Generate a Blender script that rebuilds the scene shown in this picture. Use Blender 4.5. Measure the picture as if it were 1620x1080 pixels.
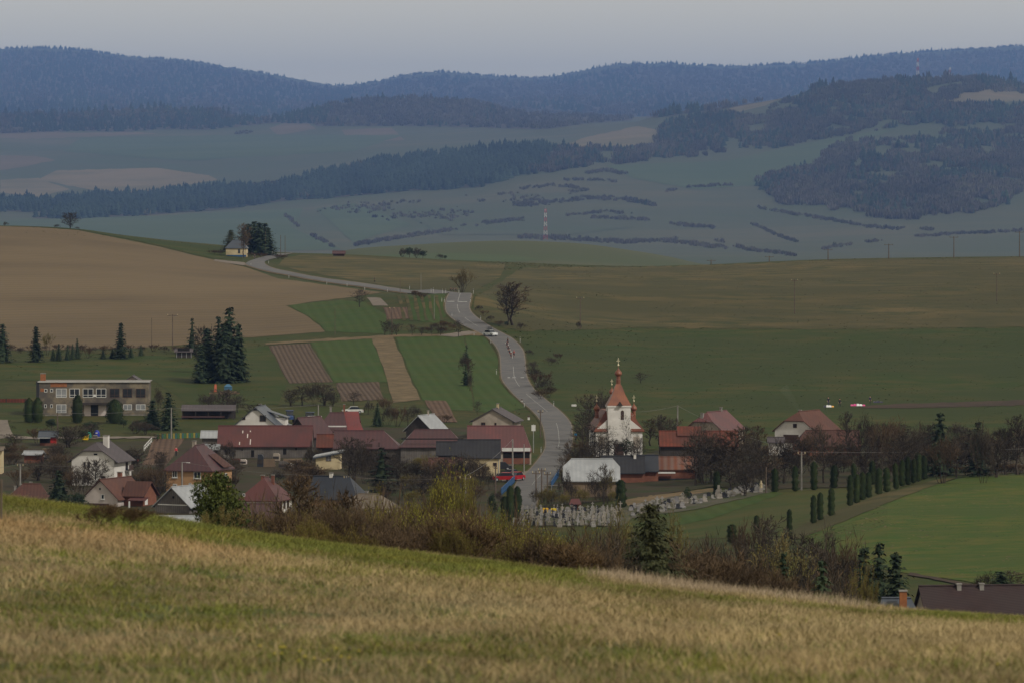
import bpy, math, random
import numpy as np
from mathutils import Vector, Matrix
random.seed(7); RNG = np.random.default_rng(7)
for o in list(bpy.data.objects): bpy.data.objects.remove(o)
SC = bpy.context.scene
COL = SC.collection
R = math.radians
# ------------------------------------------------------------------ camera, sky, sun, exposure
F = 9000.0                    # focal length in photo pixels (200 mm lens on a 36 mm sensor, 1620 px wide)
HOR = 300.0                   # photo row of the true horizon
cam = bpy.data.cameras.new('Camera'); camo = bpy.data.objects.new('Camera', cam); COL.objects.link(camo)
cam.lens = 200.0; cam.sensor_width = 36.0; cam.sensor_fit = 'HORIZONTAL'
cam.shift_y = -(540.0 - HOR) / 1620.0
cam.clip_start = 1.0; cam.clip_end = 150000.0
camo.location = (0, 0, 0); camo.rotation_euler = (R(90), 0, 0)
cam.dof.use_dof = True; cam.dof.focus_distance = 1150.0; cam.dof.aperture_fstop = 4.0
SC.camera = camo
SUN_EL, SUN_AZ = 42.0, 128.0   # azimuth measured clockwise from the view direction (+Y): right and a little behind the camera
world = bpy.data.worlds.new('World'); SC.world = world; world.use_nodes = True
wn = world.node_tree; wn.nodes.clear()
sky = wn.nodes.new('ShaderNodeTexSky'); sky.sky_type = 'NISHITA'; sky.sun_disc = False
sky.sun_elevation = R(SUN_EL); sky.sun_rotation = R(SUN_AZ)
sky.altitude = 500; sky.air_density = 1.0; sky.dust_density = 6.0; sky.ozone_density = 1.0
hsv = wn.nodes.new('ShaderNodeMix'); hsv.data_type = 'RGBA'; hsv.inputs[0].default_value = 0.85      # even veil of high cloud over the clear sky
tcn = wn.nodes.new('ShaderNodeTexCoord'); sxz = wn.nodes.new('ShaderNodeSeparateXYZ'); wn.links.new(tcn.outputs['Generated'], sxz.inputs[0])
elv = wn.nodes.new('ShaderNodeMapRange'); elv.interpolation_type = 'SMOOTHSTEP'; elv.inputs['From Min'].default_value = 0.0; elv.inputs['From Max'].default_value = 0.35; wn.links.new(sxz.outputs['Z'], elv.inputs['Value'])
vl_ = wn.nodes.new('ShaderNodeMix'); vl_.data_type = 'RGBA'; vl_.inputs[6].default_value = (9.7, 8.8, 6.4, 1); vl_.inputs[7].default_value = (5.2, 4.65, 3.6, 1)     # hazy overcast: palest all round the horizon
wn.links.new(elv.outputs[0], vl_.inputs[0]); wn.links.new(vl_.outputs[2], hsv.inputs[7])
bg = wn.nodes.new('ShaderNodeBackground'); bg.inputs["Strength"].default_value = 0.12
wo = wn.nodes.new('ShaderNodeOutputWorld')
wn.links.new(sky.outputs[0], hsv.inputs[6]); wn.links.new(hsv.outputs[2], bg.inputs['Color']); wn.links.new(bg.outputs[0], wo.inputs['Surface'])
sun = bpy.data.lights.new('sun', 'SUN'); sun.energy = 2.8; sun.angle = R(3.0); sun.color = (1.0, 0.95, 0.87)
suno = bpy.data.objects.new('sun', sun); COL.objects.link(suno)
_s = Vector((math.cos(R(SUN_EL)) * math.sin(R(SUN_AZ)), math.cos(R(SUN_EL)) * math.cos(R(SUN_AZ)), math.sin(R(SUN_EL))))
suno.rotation_euler = _s.to_track_quat('Z', 'Y').to_euler(); suno.location = (0, 0, 900)
vs = SC.view_settings; vs.view_transform = 'Standard'; vs.look = 'None'; vs.gamma = 1.0; vs.use_curve_mapping = False
vs.exposure = -0.15
HAZE_DENSITY = 2.65e-5
HAZE_COLOR = (0.23, 0.41, 0.90)
SC.cycles.volume_bounces = 0; SC.cycles.max_bounces = 5; SC.cycles.diffuse_bounces = 2; SC.cycles.transparent_max_bounces = 8

# ------------------------------------------------------------------ small helpers
def tag(o, label=None, cat=None, group=None, kind=None):
    if label: o['label'] = label
    if cat: o['category'] = cat
    if group: o['group'] = group
    if kind: o['kind'] = kind
    return o
def thing(name, label, cat, loc=(0, 0, 0), rz=0.0, group=None):
    o = bpy.data.objects.new(name, None); COL.objects.link(o); o.empty_display_size = 0.5
    o.location = loc; o.rotation_euler = (0, 0, rz)
    return tag(o, label, cat, group)
def link(name, me, parent=None, loc=None, rz=None, scale=None):
    o = bpy.data.objects.new(name, me); COL.objects.link(o)
    if parent is not None: o.parent = parent
    if loc is not None: o.location = loc
    if rz is not None: o.rotation_euler = (0, 0, rz)
    if scale is not None: o.scale = scale
    return o
def copy_tree(o, parent=None):
    c = o.copy(); COL.objects.link(c); c.parent = parent
    for ch in list(o.children): copy_tree(ch, c)
    return c
def np_mesh(name, V, Fa, mats=None, cols=None, fmat=None, smooth=False):
    """mesh from a vertex array and a triangle array"""
    V = np.asarray(V, dtype=np.float32).reshape(-1, 3); Fa = np.asarray(Fa, dtype=np.int32).reshape(-1, 3)
    me = bpy.data.meshes.new(name)
    me.vertices.add(len(V)); me.vertices.foreach_set('co', V.ravel())
    me.loops.add(len(Fa) * 3); me.loops.foreach_set('vertex_index', Fa.ravel())
    me.polygons.add(len(Fa)); me.polygons.foreach_set('loop_start', np.arange(0, len(Fa) * 3, 3, dtype=np.int32))
    if fmat is not None: me.polygons.foreach_set('material_index', np.asarray(fmat, dtype=np.int32))
    if smooth: me.polygons.foreach_set('use_smooth', np.ones(len(Fa), dtype=bool))
    for m in (mats or []): me.materials.append(m)
    if cols is not None:
        at = me.color_attributes.new('tint', 'FLOAT_COLOR', 'POINT')
        c = np.ones((len(V), 4), dtype=np.float32); c[:, :3] = cols
        at.data.foreach_set('color', c.ravel())
    me.update(calc_edges=True); me.validate()
    return me
class MB:
    """collects boxes, prisms, tubes and lathes into one mesh"""
    def __init__(s): s.v = []; s.f = []
    def poly(s, pts, flip=False):
        b = len(s.v); s.v += [tuple(p) for p in pts]; n = list(range(b, b + len(pts)))
        s.f.append(tuple(reversed(n)) if flip else tuple(n)); return s
    def box(s, x0, x1, y0, y1, z0, z1):
        b = len(s.v)
        s.v += [(x0, y0, z0), (x1, y0, z0), (x1, y1, z0), (x0, y1, z0), (x0, y0, z1), (x1, y0, z1), (x1, y1, z1), (x0, y1, z1)]
        for q in ((0, 3, 2, 1), (4, 5, 6, 7), (0, 1, 5, 4), (1, 2, 6, 5), (2, 3, 7, 6), (3, 0, 4, 7)): s.f.append(tuple(b + i for i in q))
        return s
    def slab(s, pts, t):
        """planar polygon (seen from above, counter-clockwise) thickened downwards by t"""
        n = len(pts); b = len(s.v)
        s.v += [tuple(p) for p in pts] + [(p[0], p[1], p[2] - t) for p in pts]
        s.f.append(tuple(range(b, b + n))); s.f.append(tuple(reversed(range(b + n, b + 2 * n))))
        for i in range(n):
            j = (i + 1) % n; s.f.append((b + i, b + n + i, b + n + j, b + j))
        return s
    def prism(s, prof, y0, y1):
        """profile in (x,z) extruded along y"""
        n = len(prof); b = len(s.v)
        s.v += [(p[0], y0, p[1]) for p in prof] + [(p[0], y1, p[1]) for p in prof]
        s.f.append(tuple(range(b, b + n))); s.f.append(tuple(reversed(range(b + n, b + 2 * n))))
        for i in range(n):
            j = (i + 1) % n; s.f.append((b + i, b + n + i, b + n + j, b + j))
        return s
    def tube(s, p, q, r0, r1=None, n=6, cap=True):
        p = Vector(p); q = Vector(q); r1 = r0 if r1 is None else r1
        d = (q - p).normalized(); a = d.orthogonal().normalized(); c = d.cross(a); b = len(s.v)
        for w, r in ((p, r0), (q, r1)):
            for i in range(n):
                t = 2 * math.pi * i / n; s.v.append(tuple(w + a * (math.cos(t) * r) + c * (math.sin(t) * r)))
        for i in range(n):
            j = (i + 1) % n; s.f.append((b + i, b + j, b + n + j, b + n + i))
        if cap: s.f.append(tuple(reversed(range(b, b + n)))); s.f.append(tuple(range(b + n, b + 2 * n)))
        return s
    def lathe(s, prof, c=(0, 0), n=12, ph=0.0):
        b = len(s.v); m = len(prof)
        for r, z in prof:
            for i in range(n):
                t = ph + 2 * math.pi * i / n; s.v.append((c[0] + r * math.cos(t), c[1] + r * math.sin(t), z))
        for k in range(m - 1):
            for i in range(n):
                j = (i + 1) % n; s.f.append((b + k * n + i, b + k * n + j, b + (k + 1) * n + j, b + (k + 1) * n + i))
        s.f.append(tuple(reversed(range(b, b + n)))); s.f.append(tuple(range(b + (m - 1) * n, b + m * n)))
        return s
    def wheel(s, c, r, w, n=14, tube=None):
        """disc wheel, axle along y"""
        return s.tube((c[0], c[1] - w / 2, c[2]), (c[0], c[1] + w / 2, c[2]), r, r, n)
    def mesh(s, name, m):
        me = bpy.data.meshes.new(name); me.from_pydata(s.v, [], s.f); me.update()
        if m is not None: me.materials.append(m)
        return me
    def build(s, name, m, parent=None): return link(name, s.mesh(name, m), parent)

# ------------------------------------------------------------------ noise for layout (numpy value noise)
def vnoise(x, y, seed=0):
    xi = np.floor(x).astype(np.int64); yi = np.floor(y).astype(np.int64); fx = x - xi; fy = y - yi
    fx = fx * fx * (3 - 2 * fx); fy = fy * fy * (3 - 2 * fy)
    def h(a, b):
        n = (a * 374761393 + b * 668265263 + seed * 1274126177) & 0x7fffffff
        n = ((n ^ (n >> 13)) * 1274126177) & 0x7fffffff
        return ((n ^ (n >> 16)) & 0xffff) / 65535.0
    return (h(xi, yi) * (1 - fx) + h(xi + 1, yi) * fx) * (1 - fy) + (h(xi, yi + 1) * (1 - fx) + h(xi + 1, yi + 1) * fx) * fy
def fbm(x, y, o=4, seed=0):
    t = 0; a = 0.5; s = 0
    for k in range(o):
        t = t + a * vnoise(x * 2 ** k, y * 2 ** k, seed + k); s += a; a *= 0.5
    return t / s

# ------------------------------------------------------------------ materials
MATS = {}
TUNE = dict(green_pasture=.58, dry_pasture=.64, winter_crop=.74, valley_grass=.54, village_ground=.5, right_meadow=.95, ploughed_soil=.9, twigs_brown=.55, twigs_grey=.5, twigs_reddish=.56, twigs_olive=.66, bark=.7, wood_weathered=.82, asphalt=.86, gravel=.72, cemetery_grass=.72, cemetery_path=.7, dry_bank=.72, garden_bed=.85, garden_bed_fine=.85, straw_strip=.82, bare_dirt=.36, far_wood=.85, far_pasture=.9, young_field=.9,
            sheet_roof_galvanised=.78, school_render=.66, exposed_brick=.75, wood_tan=.8, buds_yellow_green=1.0, concrete=.72, paint_white=.85, buds_pale_green=.75, meadow_soil=.7, wire_aluminium=.6)
def mat(name, col, col2=None, scale=1.0, detail=4.0, rough=0.9, spec=0.15, rnd=0.0, bump=0.0, bscale=None, metal=0.0, stretch=None, attr=False, wave=None, lo=0.38, hi=0.62, col3=None, scale3=0.1):
    """one principled material: two colours mixed by noise; optional stripes (wave = (scale, angle, strength, dark colour)), tint attribute, per-object random value"""
    if name in MATS: return MATS[name]
    m = bpy.data.materials.new(name); m.use_nodes = True; nt = m.node_tree; N = nt.nodes; L = nt.links
    b = N['Principled BSDF']; b.inputs['Roughness'].default_value = rough; b.inputs['Specular IOR Level'].default_value = spec; b.inputs['Metallic'].default_value = metal
    col2 = col2 or tuple(c * 0.75 for c in col)
    k_t = TUNE.get(name, .74 if '_roof_' in name or name.startswith('roof_') else 1.0)
    col = tuple(c * k_t for c in col); col2 = tuple(c * k_t for c in col2)
    if col3: col3 = tuple(c * k_t for c in col3)
    if name in ('green_pasture', 'dry_pasture', 'winter_crop', 'valley_grass', 'village_ground', 'right_meadow', 'cemetery_grass', 'ploughed_soil') or name.startswith('twigs'):   # warm spring grass, earth and twigs
        bl = .5 if name in ('green_pasture', 'winter_crop', 'right_meadow', 'cemetery_grass', 'valley_grass') else .68 if name == 'dry_pasture' else .82; wm = lambda c: (c[0] * 1.0, c[1] * .97, c[2] * bl); col, col2 = wm(col), wm(col2); col3 = wm(col3) if col3 else None
    if '_roof_' in name or name.startswith('roof_'):            # weathered roofs: stronger seams, broad stains
        if not col3: col3 = tuple(c * .66 + .012 for c in col); scale3 = .3
        if wave: wave = (wave[0], wave[1], min(.6, wave[2] * 1.6), tuple(c * k_t for c in wave[3]))
    elif wave: wave = (wave[0], wave[1], wave[2], tuple(c * k_t for c in wave[3]))
    geo = N.new('ShaderNodeNewGeometry'); mp = N.new('ShaderNodeMapping'); L.new(geo.outputs['Position'], mp.inputs['Vector'])
    if stretch: mp.inputs['Scale'].default_value = stretch
    nz = N.new('ShaderNodeTexNoise'); nz.inputs['Scale'].default_value = scale; nz.inputs['Detail'].default_value = detail; nz.inputs['Roughness'].default_value = 0.6
    L.new(mp.outputs[0], nz.inputs['Vector'])
    rp = N.new('ShaderNodeMapRange'); rp.inputs['From Min'].default_value = lo; rp.inputs['From Max'].default_value = hi; L.new(nz.outputs['Fac'], rp.inputs['Value'])
    def mix(fac, a, bb, mode='MIX'):
        x = N.new('ShaderNodeMix'); x.data_type = 'RGBA'; x.blend_type = mode
        for s, vv in ((0, fac), (6, a), (7, bb)):
            if isinstance(vv, (int, float)): x.inputs[s].default_value = vv
            elif isinstance(vv, tuple): x.inputs[s].default_value = (*vv, 1)
            else: L.new(vv, x.inputs[s])
        return x.outputs[2]
    c = mix(rp.outputs[0], tuple(col), tuple(col2))
    if col3:
        n3 = N.new('ShaderNodeTexNoise'); n3.inputs['Scale'].default_value = scale3; n3.inputs['Detail'].default_value = 5.0
        L.new(mp.outputs[0], n3.inputs['Vector'])
        r3 = N.new('ShaderNodeMapRange'); r3.inputs['From Min'].default_value = 0.42; r3.inputs['From Max'].default_value = 0.64; L.new(n3.outputs['Fac'], r3.inputs['Value'])
        c = mix(r3.outputs[0], c, tuple(col3))
    bh = nz.outputs['Fac']
    if wave:
        ws, wa, wst, wc = wave
        mw = N.new('ShaderNodeMapping'); mw.inputs['Rotation'].default_value = (0, 0, wa); L.new(geo.outputs['Position'], mw.inputs['Vector'])
        wv = N.new('ShaderNodeTexWave'); wv.wave_type = 'BANDS'; wv.bands_direction = 'X'; wv.inputs['Scale'].default_value = ws; wv.inputs['Distortion'].default_value = 0.6; wv.inputs['Detail'].default_value = 1.5; wv.inputs['Detail Scale'].default_value = 0.6
        L.new(mw.outputs[0], wv.inputs['Vector'])
        k = N.new('ShaderNodeMath'); k.operation = 'MULTIPLY'; k.inputs[1].default_value = wst; L.new(wv.outputs['Fac'], k.inputs[0])
        c = mix(k.outputs[0], c, tuple(wc)); bh = wv.outputs['Fac']
    if attr:
        a = N.new('ShaderNodeVertexColor'); a.layer_name = 'tint'
        c = mix(1.0, c, a.outputs['Color'], 'MULTIPLY')
    if rnd:
        oi = N.new('ShaderNodeObjectInfo'); rr = N.new('ShaderNodeMapRange'); rr.inputs['To Min'].default_value = 1 - rnd; rr.inputs['To Max'].default_value = 1 + rnd
        L.new(oi.outputs['Random'], rr.inputs['Value'])
        hs = N.new('ShaderNodeHueSaturation'); L.new(rr.outputs[0], hs.inputs['Value']); L.new(c, hs.inputs['Color']); c = hs.outputs[0]
    L.new(c, b.inputs['Base Color'])
    if bump:
        bp = N.new('ShaderNodeBump'); bp.inputs['Strength'].default_value = bump; bp.inputs['Distance'].default_value = 0.3
        L.new(bh, bp.inputs['Height']); L.new(bp.outputs[0], b.inputs['Normal'])
    MATS[name] = m
    return m

# ------------------------------------------------------------------ human figures (built once per pose, clothed per person)
def figure(joints, bones, name):
    """one continuous skinned body; joints: name -> (x, y, z, radius, material slot)"""
    ks = list(joints); me = bpy.data.meshes.new('skeleton'); me.from_pydata([joints[k][:3] for k in ks], [(ks.index(a), ks.index(b)) for a, b in bones], [])
    ob = bpy.data.objects.new('skeleton', me); COL.objects.link(ob); ob.modifiers.new('Skin', 'SKIN'); sv = me.skin_vertices[0].data
    for i, k in enumerate(ks): sv[i].radius = (joints[k][3], joints[k][3]); sv[i].use_root = (k == 'pelvis')
    ob.modifiers.new('Sub', 'SUBSURF').levels = 1
    dg = bpy.context.evaluated_depsgraph_get(); res = bpy.data.meshes.new_from_object(ob.evaluated_get(dg)); res.name = name
    bpy.data.objects.remove(ob); P = np.array([joints[k][:3] for k in ks]); S = [joints[k][4] for k in ks]
    for m in range(4): res.materials.append(None)
    for f in res.polygons: f.material_index = S[int(np.argmin(((P - np.array(f.center)) ** 2).sum(1)))]; f.use_smooth = True
    return res
def limbs(j): return [('pelvis', 'waist'), ('waist', 'chest'), ('chest', 'neck'), ('neck', 'head'), ('head', 'crown')] + [p for s in 'LR' for p in (('pelvis', 'hip' + s), ('hip' + s, 'knee' + s), ('knee' + s, 'ankle' + s), ('ankle' + s, 'toe' + s), ('chest', 'sh' + s), ('sh' + s, 'elb' + s), ('elb' + s, 'wri' + s), ('wri' + s, 'hand' + s), ('wri' + s, 'thumb' + s))]
def standing(step=.0, arm=0.0):
    j = dict(pelvis=(0, 0, .95, .13, 1), waist=(0, 0, 1.1, .12, 0), chest=(0, 0, 1.32, .15, 0), neck=(0, 0, 1.49, .055, 2), head=(0, -.01, 1.58, .085, 2), crown=(0, 0, 1.70, .08, 2))
    for s, x in (('L', -1), ('R', 1)):
        y = step * x; j.update({'hip' + s: (.1 * x, 0, .88, .09, 1), 'knee' + s: (.11 * x, -.03 + y * .5, .48, .065, 1), 'ankle' + s: (.11 * x, y, .09, .042, 1), 'toe' + s: (.12 * x, -.15 + y, .045, .04, 3), 'sh' + s: (.19 * x, 0, 1.41, .065, 0), 'elb' + s: (.26 * x, .03 - arm * .1, 1.13, .045, 0), 'wri' + s: (.27 * x, -.06 - arm, .9 + arm * .3, .033, 2), 'hand' + s: (.27 * x, -.09 - arm * 1.2, .80 + arm * .35, .036, 2), 'thumb' + s: (.22 * x, -.12 - arm, .85 + arm * .3, .016, 2)})
    return j
def riding():
    j = dict(pelvis=(0, .28, .98, .13, 1), waist=(0, .14, 1.12, .12, 0), chest=(0, -.12, 1.25, .14, 0), neck=(0, -.28, 1.35, .055, 2), head=(0, -.36, 1.42, .085, 2), crown=(0, -.40, 1.54, .08, 2))
    for s, x in (('L', -1), ('R', 1)): j.update({'hip' + s: (.1 * x, .24, .92, .095, 1), 'knee' + s: (.11 * x, -.14, .78 if x < 0 else .62, .06, 1), 'ankle' + s: (.1 * x, .06, .44 if x < 0 else .2, .042, 2), 'toe' + s: (.1 * x, -.1, .38 if x < 0 else .14, .038, 3), 'sh' + s: (.18 * x, -.16, 1.3, .06, 0), 'elb' + s: (.23 * x, -.32, 1.1, .043, 2), 'wri' + s: (.21 * x, -.5, 1.0, .033, 2), 'hand' + s: (.2 * x, -.58, .99, .036, 2), 'thumb' + s: (.16 * x, -.56, 1.02, .016, 2)})
    return j

FIG = {n: figure(j, limbs(j), 'body') for n, j in (('ride', riding()), ('walk', standing(.15)), ('reach', standing(.15, .17)))}
def clothed(pose, mats):
    me = FIG[pose].copy()
    for i, m in enumerate(mats): me.materials[i] = m
    return me

# ------------------------------------------------------------------ terrain: height from surveyed lines (distance, [(column, row), ...])
def pchip(x, y, xq):
    """monotone cubic along axis 0 of y"""
    x = np.asarray(x, float); y = np.asarray(y, float); one = y.ndim == 1
    if one: y = y[:, None]
    h = np.diff(x)[:, None]; dl = np.diff(y, axis=0) / h
    m = np.zeros_like(y); m[0] = dl[0]; m[-1] = dl[-1]
    a, b = dl[:-1], dl[1:]; w1 = 2 * h[1:] + h[:-1]; w2 = h[1:] + 2 * h[:-1]
    with np.errstate(divide='ignore', invalid='ignore'):
        hm = (w1 + w2) / (w1 / a + w2 / b)
    m[1:-1] = np.where(a * b > 0, hm, 0.0)
    i = np.clip(np.searchsorted(x, xq) - 1, 0, len(x) - 2); t = ((xq - x[i]) / (x[i + 1] - x[i]))[:, None]; hh = h[i]
    r = (2 * t**3 - 3 * t**2 + 1) * y[i] + (t**3 - 2 * t**2 + t) * hh * m[i] + (-2 * t**3 + 3 * t**2) * y[i + 1] + (t**3 - t**2) * hh * m[i + 1]
    return r[:, 0] if one else r
UG = np.arange(-900, 2521, 12.0)
DG = np.concatenate([np.arange(-60, 60, 12.0), np.arange(60, 232, 4.0), np.arange(234, 800, 14.0), np.arange(800, 2300, 10.0), 2300 * 1.0245 ** np.arange(0, 131)])
CREST = [(-900, 700), (0, 787), (120, 802), (240, 818), (320, 832), (400, 845), (600, 870), (800, 893), (1000, 920), (1200, 945), (1400, 967), (1620, 982), (2520, 1034)]
def lin(pl): return np.interp(UG, [p[0] for p in pl], [p[1] for p in pl])
def smo(pl):
    q = [(-2000, pl[0][1])] + list(pl) + [(4000, pl[-1][1])]
    return pchip([p[0] for p in q], [p[1] for p in q], UG)
def vz(d, pl): return (HOR - smo(pl)) / F * d
zc = vz(170, CREST)
k_ = lambda c: np.full(len(UG), float(c))
SKYLINE = [(-900, 130), (-300, 95), (0, 83), (60, 81), (130, 85), (200, 95), (290, 100), (350, 110), (420, 122), (480, 133), (540, 142), (600, 134), (640, 125), (700, 121), (760, 125), (850, 130), (900, 123), (1000, 106), (1060, 106), (1150, 111), (1260, 108), (1330, 100), (1420, 90), (1540, 83), (1620, 79), (2520, 110)]
ROWS = [
 (-60, k_(-0.4)), (0, k_(-1.75)), (30, k_(-3.35)), (60, k_(-5.35)), (170, zc), (210, zc - 3.3), (260, zc - 8.0), (350, zc * .45 - 23.5), (450, k_(-38)),
 (560, lin([(1000, -46), (1350, -43.4), (2520, -42)])), (620, lin([(1000, -48.5), (1250, -46), (1400, -43.4), (1620, -42.7)])),
 (700, lin([(1000, -50), (1200, -47.5), (1330, -44.7), (1400, -43.9), (1620, -43.3)])), (800, lin([(1000, -50.6), (1200, -48), (1330, -45.6), (1400, -44.4), (1620, -44)])),
 (900, vz(900, [(0, 785), (800, 787), (1050, 780), (1200, 772), (1350, 769), (1450, 758), (1620, 752)])),
 (950, vz(950, [(0, 755), (800, 755), (1050, 752), (1200, 744), (1400, 744), (1620, 749)])),
 (1030, vz(1030, [(0, 712), (1200, 710), (1620, 708)])), (1120, vz(1120, [(0, 666), (800, 663), (1620, 660)])),
 (1250, vz(1250, [(0, 599), (400, 602), (800, 600), (1050, 603), (1620, 601)])), (1350, vz(1350, [(0, 557), (400, 560), (700, 556), (800, 556), (1050, 562), (1620, 562)])),
 (1450, vz(1450, [(0, 520), (400, 520), (560, 512), (700, 503), (800, 505), (1050, 525), (1620, 522)])),
 (1520, vz(1520, [(0, 494), (400, 496), (560, 487), (640, 474), (700, 464), (740, 464), (800, 477), (900, 494), (1050, 500), (1620, 497)])),
 (1560, vz(1560, [(0, 480), (400, 482), (560, 474), (640, 466), (700, 467), (740, 466), (800, 468), (900, 482), (1050, 488), (1620, 484)])),
 (1650, vz(1650, [(0, 450), (400, 458), (560, 458), (640, 460), (700, 457), (800, 455), (1050, 462), (1620, 458)])),
 (1800, vz(1800, [(0, 410), (200, 420), (400, 434), (560, 436), (800, 438), (1050, 440), (1620, 430)])),
 (1950, vz(1950, [(0, 378), (200, 392), (345, 408), (400, 411), (450, 414), (560, 416), (700, 419), (800, 422), (1050, 428), (1300, 418), (1620, 413)])),
 (2080, vz(2080, [(-900, 340), (0, 358), (60, 359), (125, 363), (190, 372), (270, 381), (355, 389), (400, 396), (450, 400), (545, 403), (700, 411), (800, 415), (1000, 421), (1100, 419), (1300, 411), (1450, 408), (1620, 406), (2520, 400)])),
 (2200, vz(2200, [(-900, 350), (0, 368), (125, 373), (190, 383), (355, 401), (450, 413), (545, 417), (800, 428), (1000, 434), (1300, 424), (1620, 418), (2520, 412)])),
 (2400, vz(2400, [(0, 432), (400, 440), (560, 428), (1000, 430), (1300, 440)])),
 (2900, vz(2900, [(0, 449), (440, 446), (560, 412), (800, 409), (1000, 420), (1100, 428), (1300, 449)])),
 (3300, vz(3300, [(0, 450), (440, 440), (560, 396), (650, 389), (750, 383), (800, 381.5), (900, 385), (1000, 398), (1100, 417), (1200, 436), (1300, 450)])),
 (4400, k_(-68)), (7000, k_(-92)), (9350, vz(9350, [(0, 406), (1620, 406)])),
 (11000, vz(11000, [(0, 375), (400, 372), (700, 376), (900, 380), (1200, 381), (1400, 376), (1620, 374)])),
 (12300, vz(12300, [(0, 352), (400, 350), (700, 346), (900, 342), (1050, 345), (1200, 345), (1400, 337), (1620, 330)])),
 (13400, vz(13400, [(0, 336), (400, 331), (560, 322), (700, 313), (800, 305), (900, 300), (1050, 300), (1200, 302), (1400, 293), (1620, 285)])),
 (14500, vz(14500, [(0, 318), (200, 318), (400, 309), (560, 297), (700, 281), (800, 270), (900, 262), (1050, 262), (1200, 258), (1400, 245), (1620, 240)])),
 (15600, vz(15600, [(0, 297), (200, 296), (400, 286), (560, 268), (700, 251), (800, 238), (900, 232), (1050, 236), (1200, 226), (1400, 204), (1620, 203)])),
 (17200, vz(17200, [(0, 250), (200, 248), (400, 244), (560, 236), (700, 226), (800, 218), (900, 214), (1050, 196), (1150, 182), (1240, 163), (1330, 141), (1450, 134), (1540, 132), (1620, 142), (2520, 200)])),
 (18200, vz(18200, [(0, 236), (400, 228), (700, 218), (900, 205), (1000, 197), (1040, 186), (1150, 171), (1240, 156), (1330, 131), (1450, 125), (1540, 122), (1620, 133), (2520, 190)])),
 (19200, vz(19200, [(0, 222), (400, 216), (700, 210), (900, 200), (1040, 196), (1150, 183), (1240, 170), (1330, 150), (1450, 143), (1540, 140), (1620, 148), (2520, 200)])),
 (21000, vz(21000, [(0, 197), (200, 193), (400, 196), (560, 182), (700, 178), (800, 186), (900, 190), (1000, 192), (1620, 165)])),
 (22300, vz(22300, [(0, 187), (150, 180), (250, 171), (330, 175), (420, 187), (480, 175), (560, 157), (650, 152), (740, 154), (800, 168), (900, 179), (1000, 186), (1100, 186), (1620, 160)])),
 (23300, vz(23300, [(0, 196), (150, 189), (250, 182), (330, 185), (420, 194), (480, 184), (560, 168), (650, 163), (740, 165), (800, 176), (900, 187), (1000, 192), (1620, 165)])),
 (33000, vz(33000, [(0, 152), (540, 166), (800, 160), (1000, 155), (1300, 150), (1620, 140)])),
 (46000, vz(46000, SKYLINE)), (52000, vz(52000, [(u, v + 40) for u, v in SKYLINE])),
]
ZG = pchip([r[0] for r in ROWS], np.array([r[1] for r in ROWS]), DG)
def wid(d): return np.maximum(d, 110.0)          # the sheet stays at least this wide beside the camera
DD, UU = np.meshgrid(DG, UG, indexing='ij')
XX = (UU - 810) / F * wid(DD)
_amp = np.where(DD < 240, 0.10, np.where(DD < 2300, 0.22, np.where(DD < 30000, DD / 850.0, DD / 2200.0)))
_ns = np.where(DD < 240, 14.0, np.where(DD < 2300, 60.0, 1100.0))
ZG = ZG + (fbm(XX / _ns + 31, DD / _ns + 17, 4, 5) - 0.5) * 2 * _amp * np.clip((DD - 40) / 40, 0, 1)
def cell(u, d):
    u = np.clip(np.asarray(u, float), UG[0], UG[-1] - 1e-3); d = np.clip(np.asarray(d, float), DG[0], DG[-1] - 1e-3)
    i = np.clip(((u - UG[0]) / 12.0).astype(int), 0, len(UG) - 2); j = np.clip(np.searchsorted(DG, d, side='right') - 1, 0, len(DG) - 2)
    return i, j, (u - UG[i]) / 12.0, (d - DG[j]) / (DG[j + 1] - DG[j])
def H(u, d):
    """ground height (same triangles as the mesh)"""
    i, j, s, t = cell(u, d); a, b, c, e = ZG[j, i], ZG[j, i + 1], ZG[j + 1, i], ZG[j + 1, i + 1]
    return np.where(s + t <= 1, a + s * (b - a) + t * (c - a), e + (1 - s) * (c - e) + (1 - t) * (b - e))
def GD(u, v, dmin=300.0):
    """distance at which the ground seen in photo column u sits on row v (first surface behind dmin)"""
    u = np.atleast_1d(np.asarray(u, float)); v = np.atleast_1d(np.asarray(v, float))
    j0 = int(np.searchsorted(DG, dmin)); dd = DG[j0:]
    i, _, s, _ = cell(u, np.full(len(u), dmin))
    Z = ZG[j0:, i] * (1 - s) + ZG[j0:, i + 1] * s
    Vp = HOR - Z * F / dd[:, None]
    hit = Vp <= v[None, :]; lim = dd[:, None] < (2310 if dmin < 2300 else 1e9); hit = hit & lim
    k = np.where(hit.any(0), hit.argmax(0), np.where(lim, Vp, 1e9).argmin(0)); k0 = np.maximum(k - 1, 0); n = np.arange(len(u))
    v1, v0 = Vp[k, n], Vp[k0, n]; t = np.clip((v0 - v) / np.where(np.abs(v0 - v1) < 1e-6, 1e-6, v0 - v1), 0, 1)
    t = np.where(k == k0, 0, t)
    r = dd[k0] + t * (dd[k] - dd[k0])
    return r
def gd(u, v, dmin=300.0): return float(GD([u], [v], dmin)[0])
def G(u, d, dz=0.0): return Vector(((u - 810) / F * float(wid(d)), d, float(H(u, d)) + dz))
def GP(u, v, dz=0.0, dmin=300.0): return G(u, gd(u, v, dmin), dz)
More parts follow.
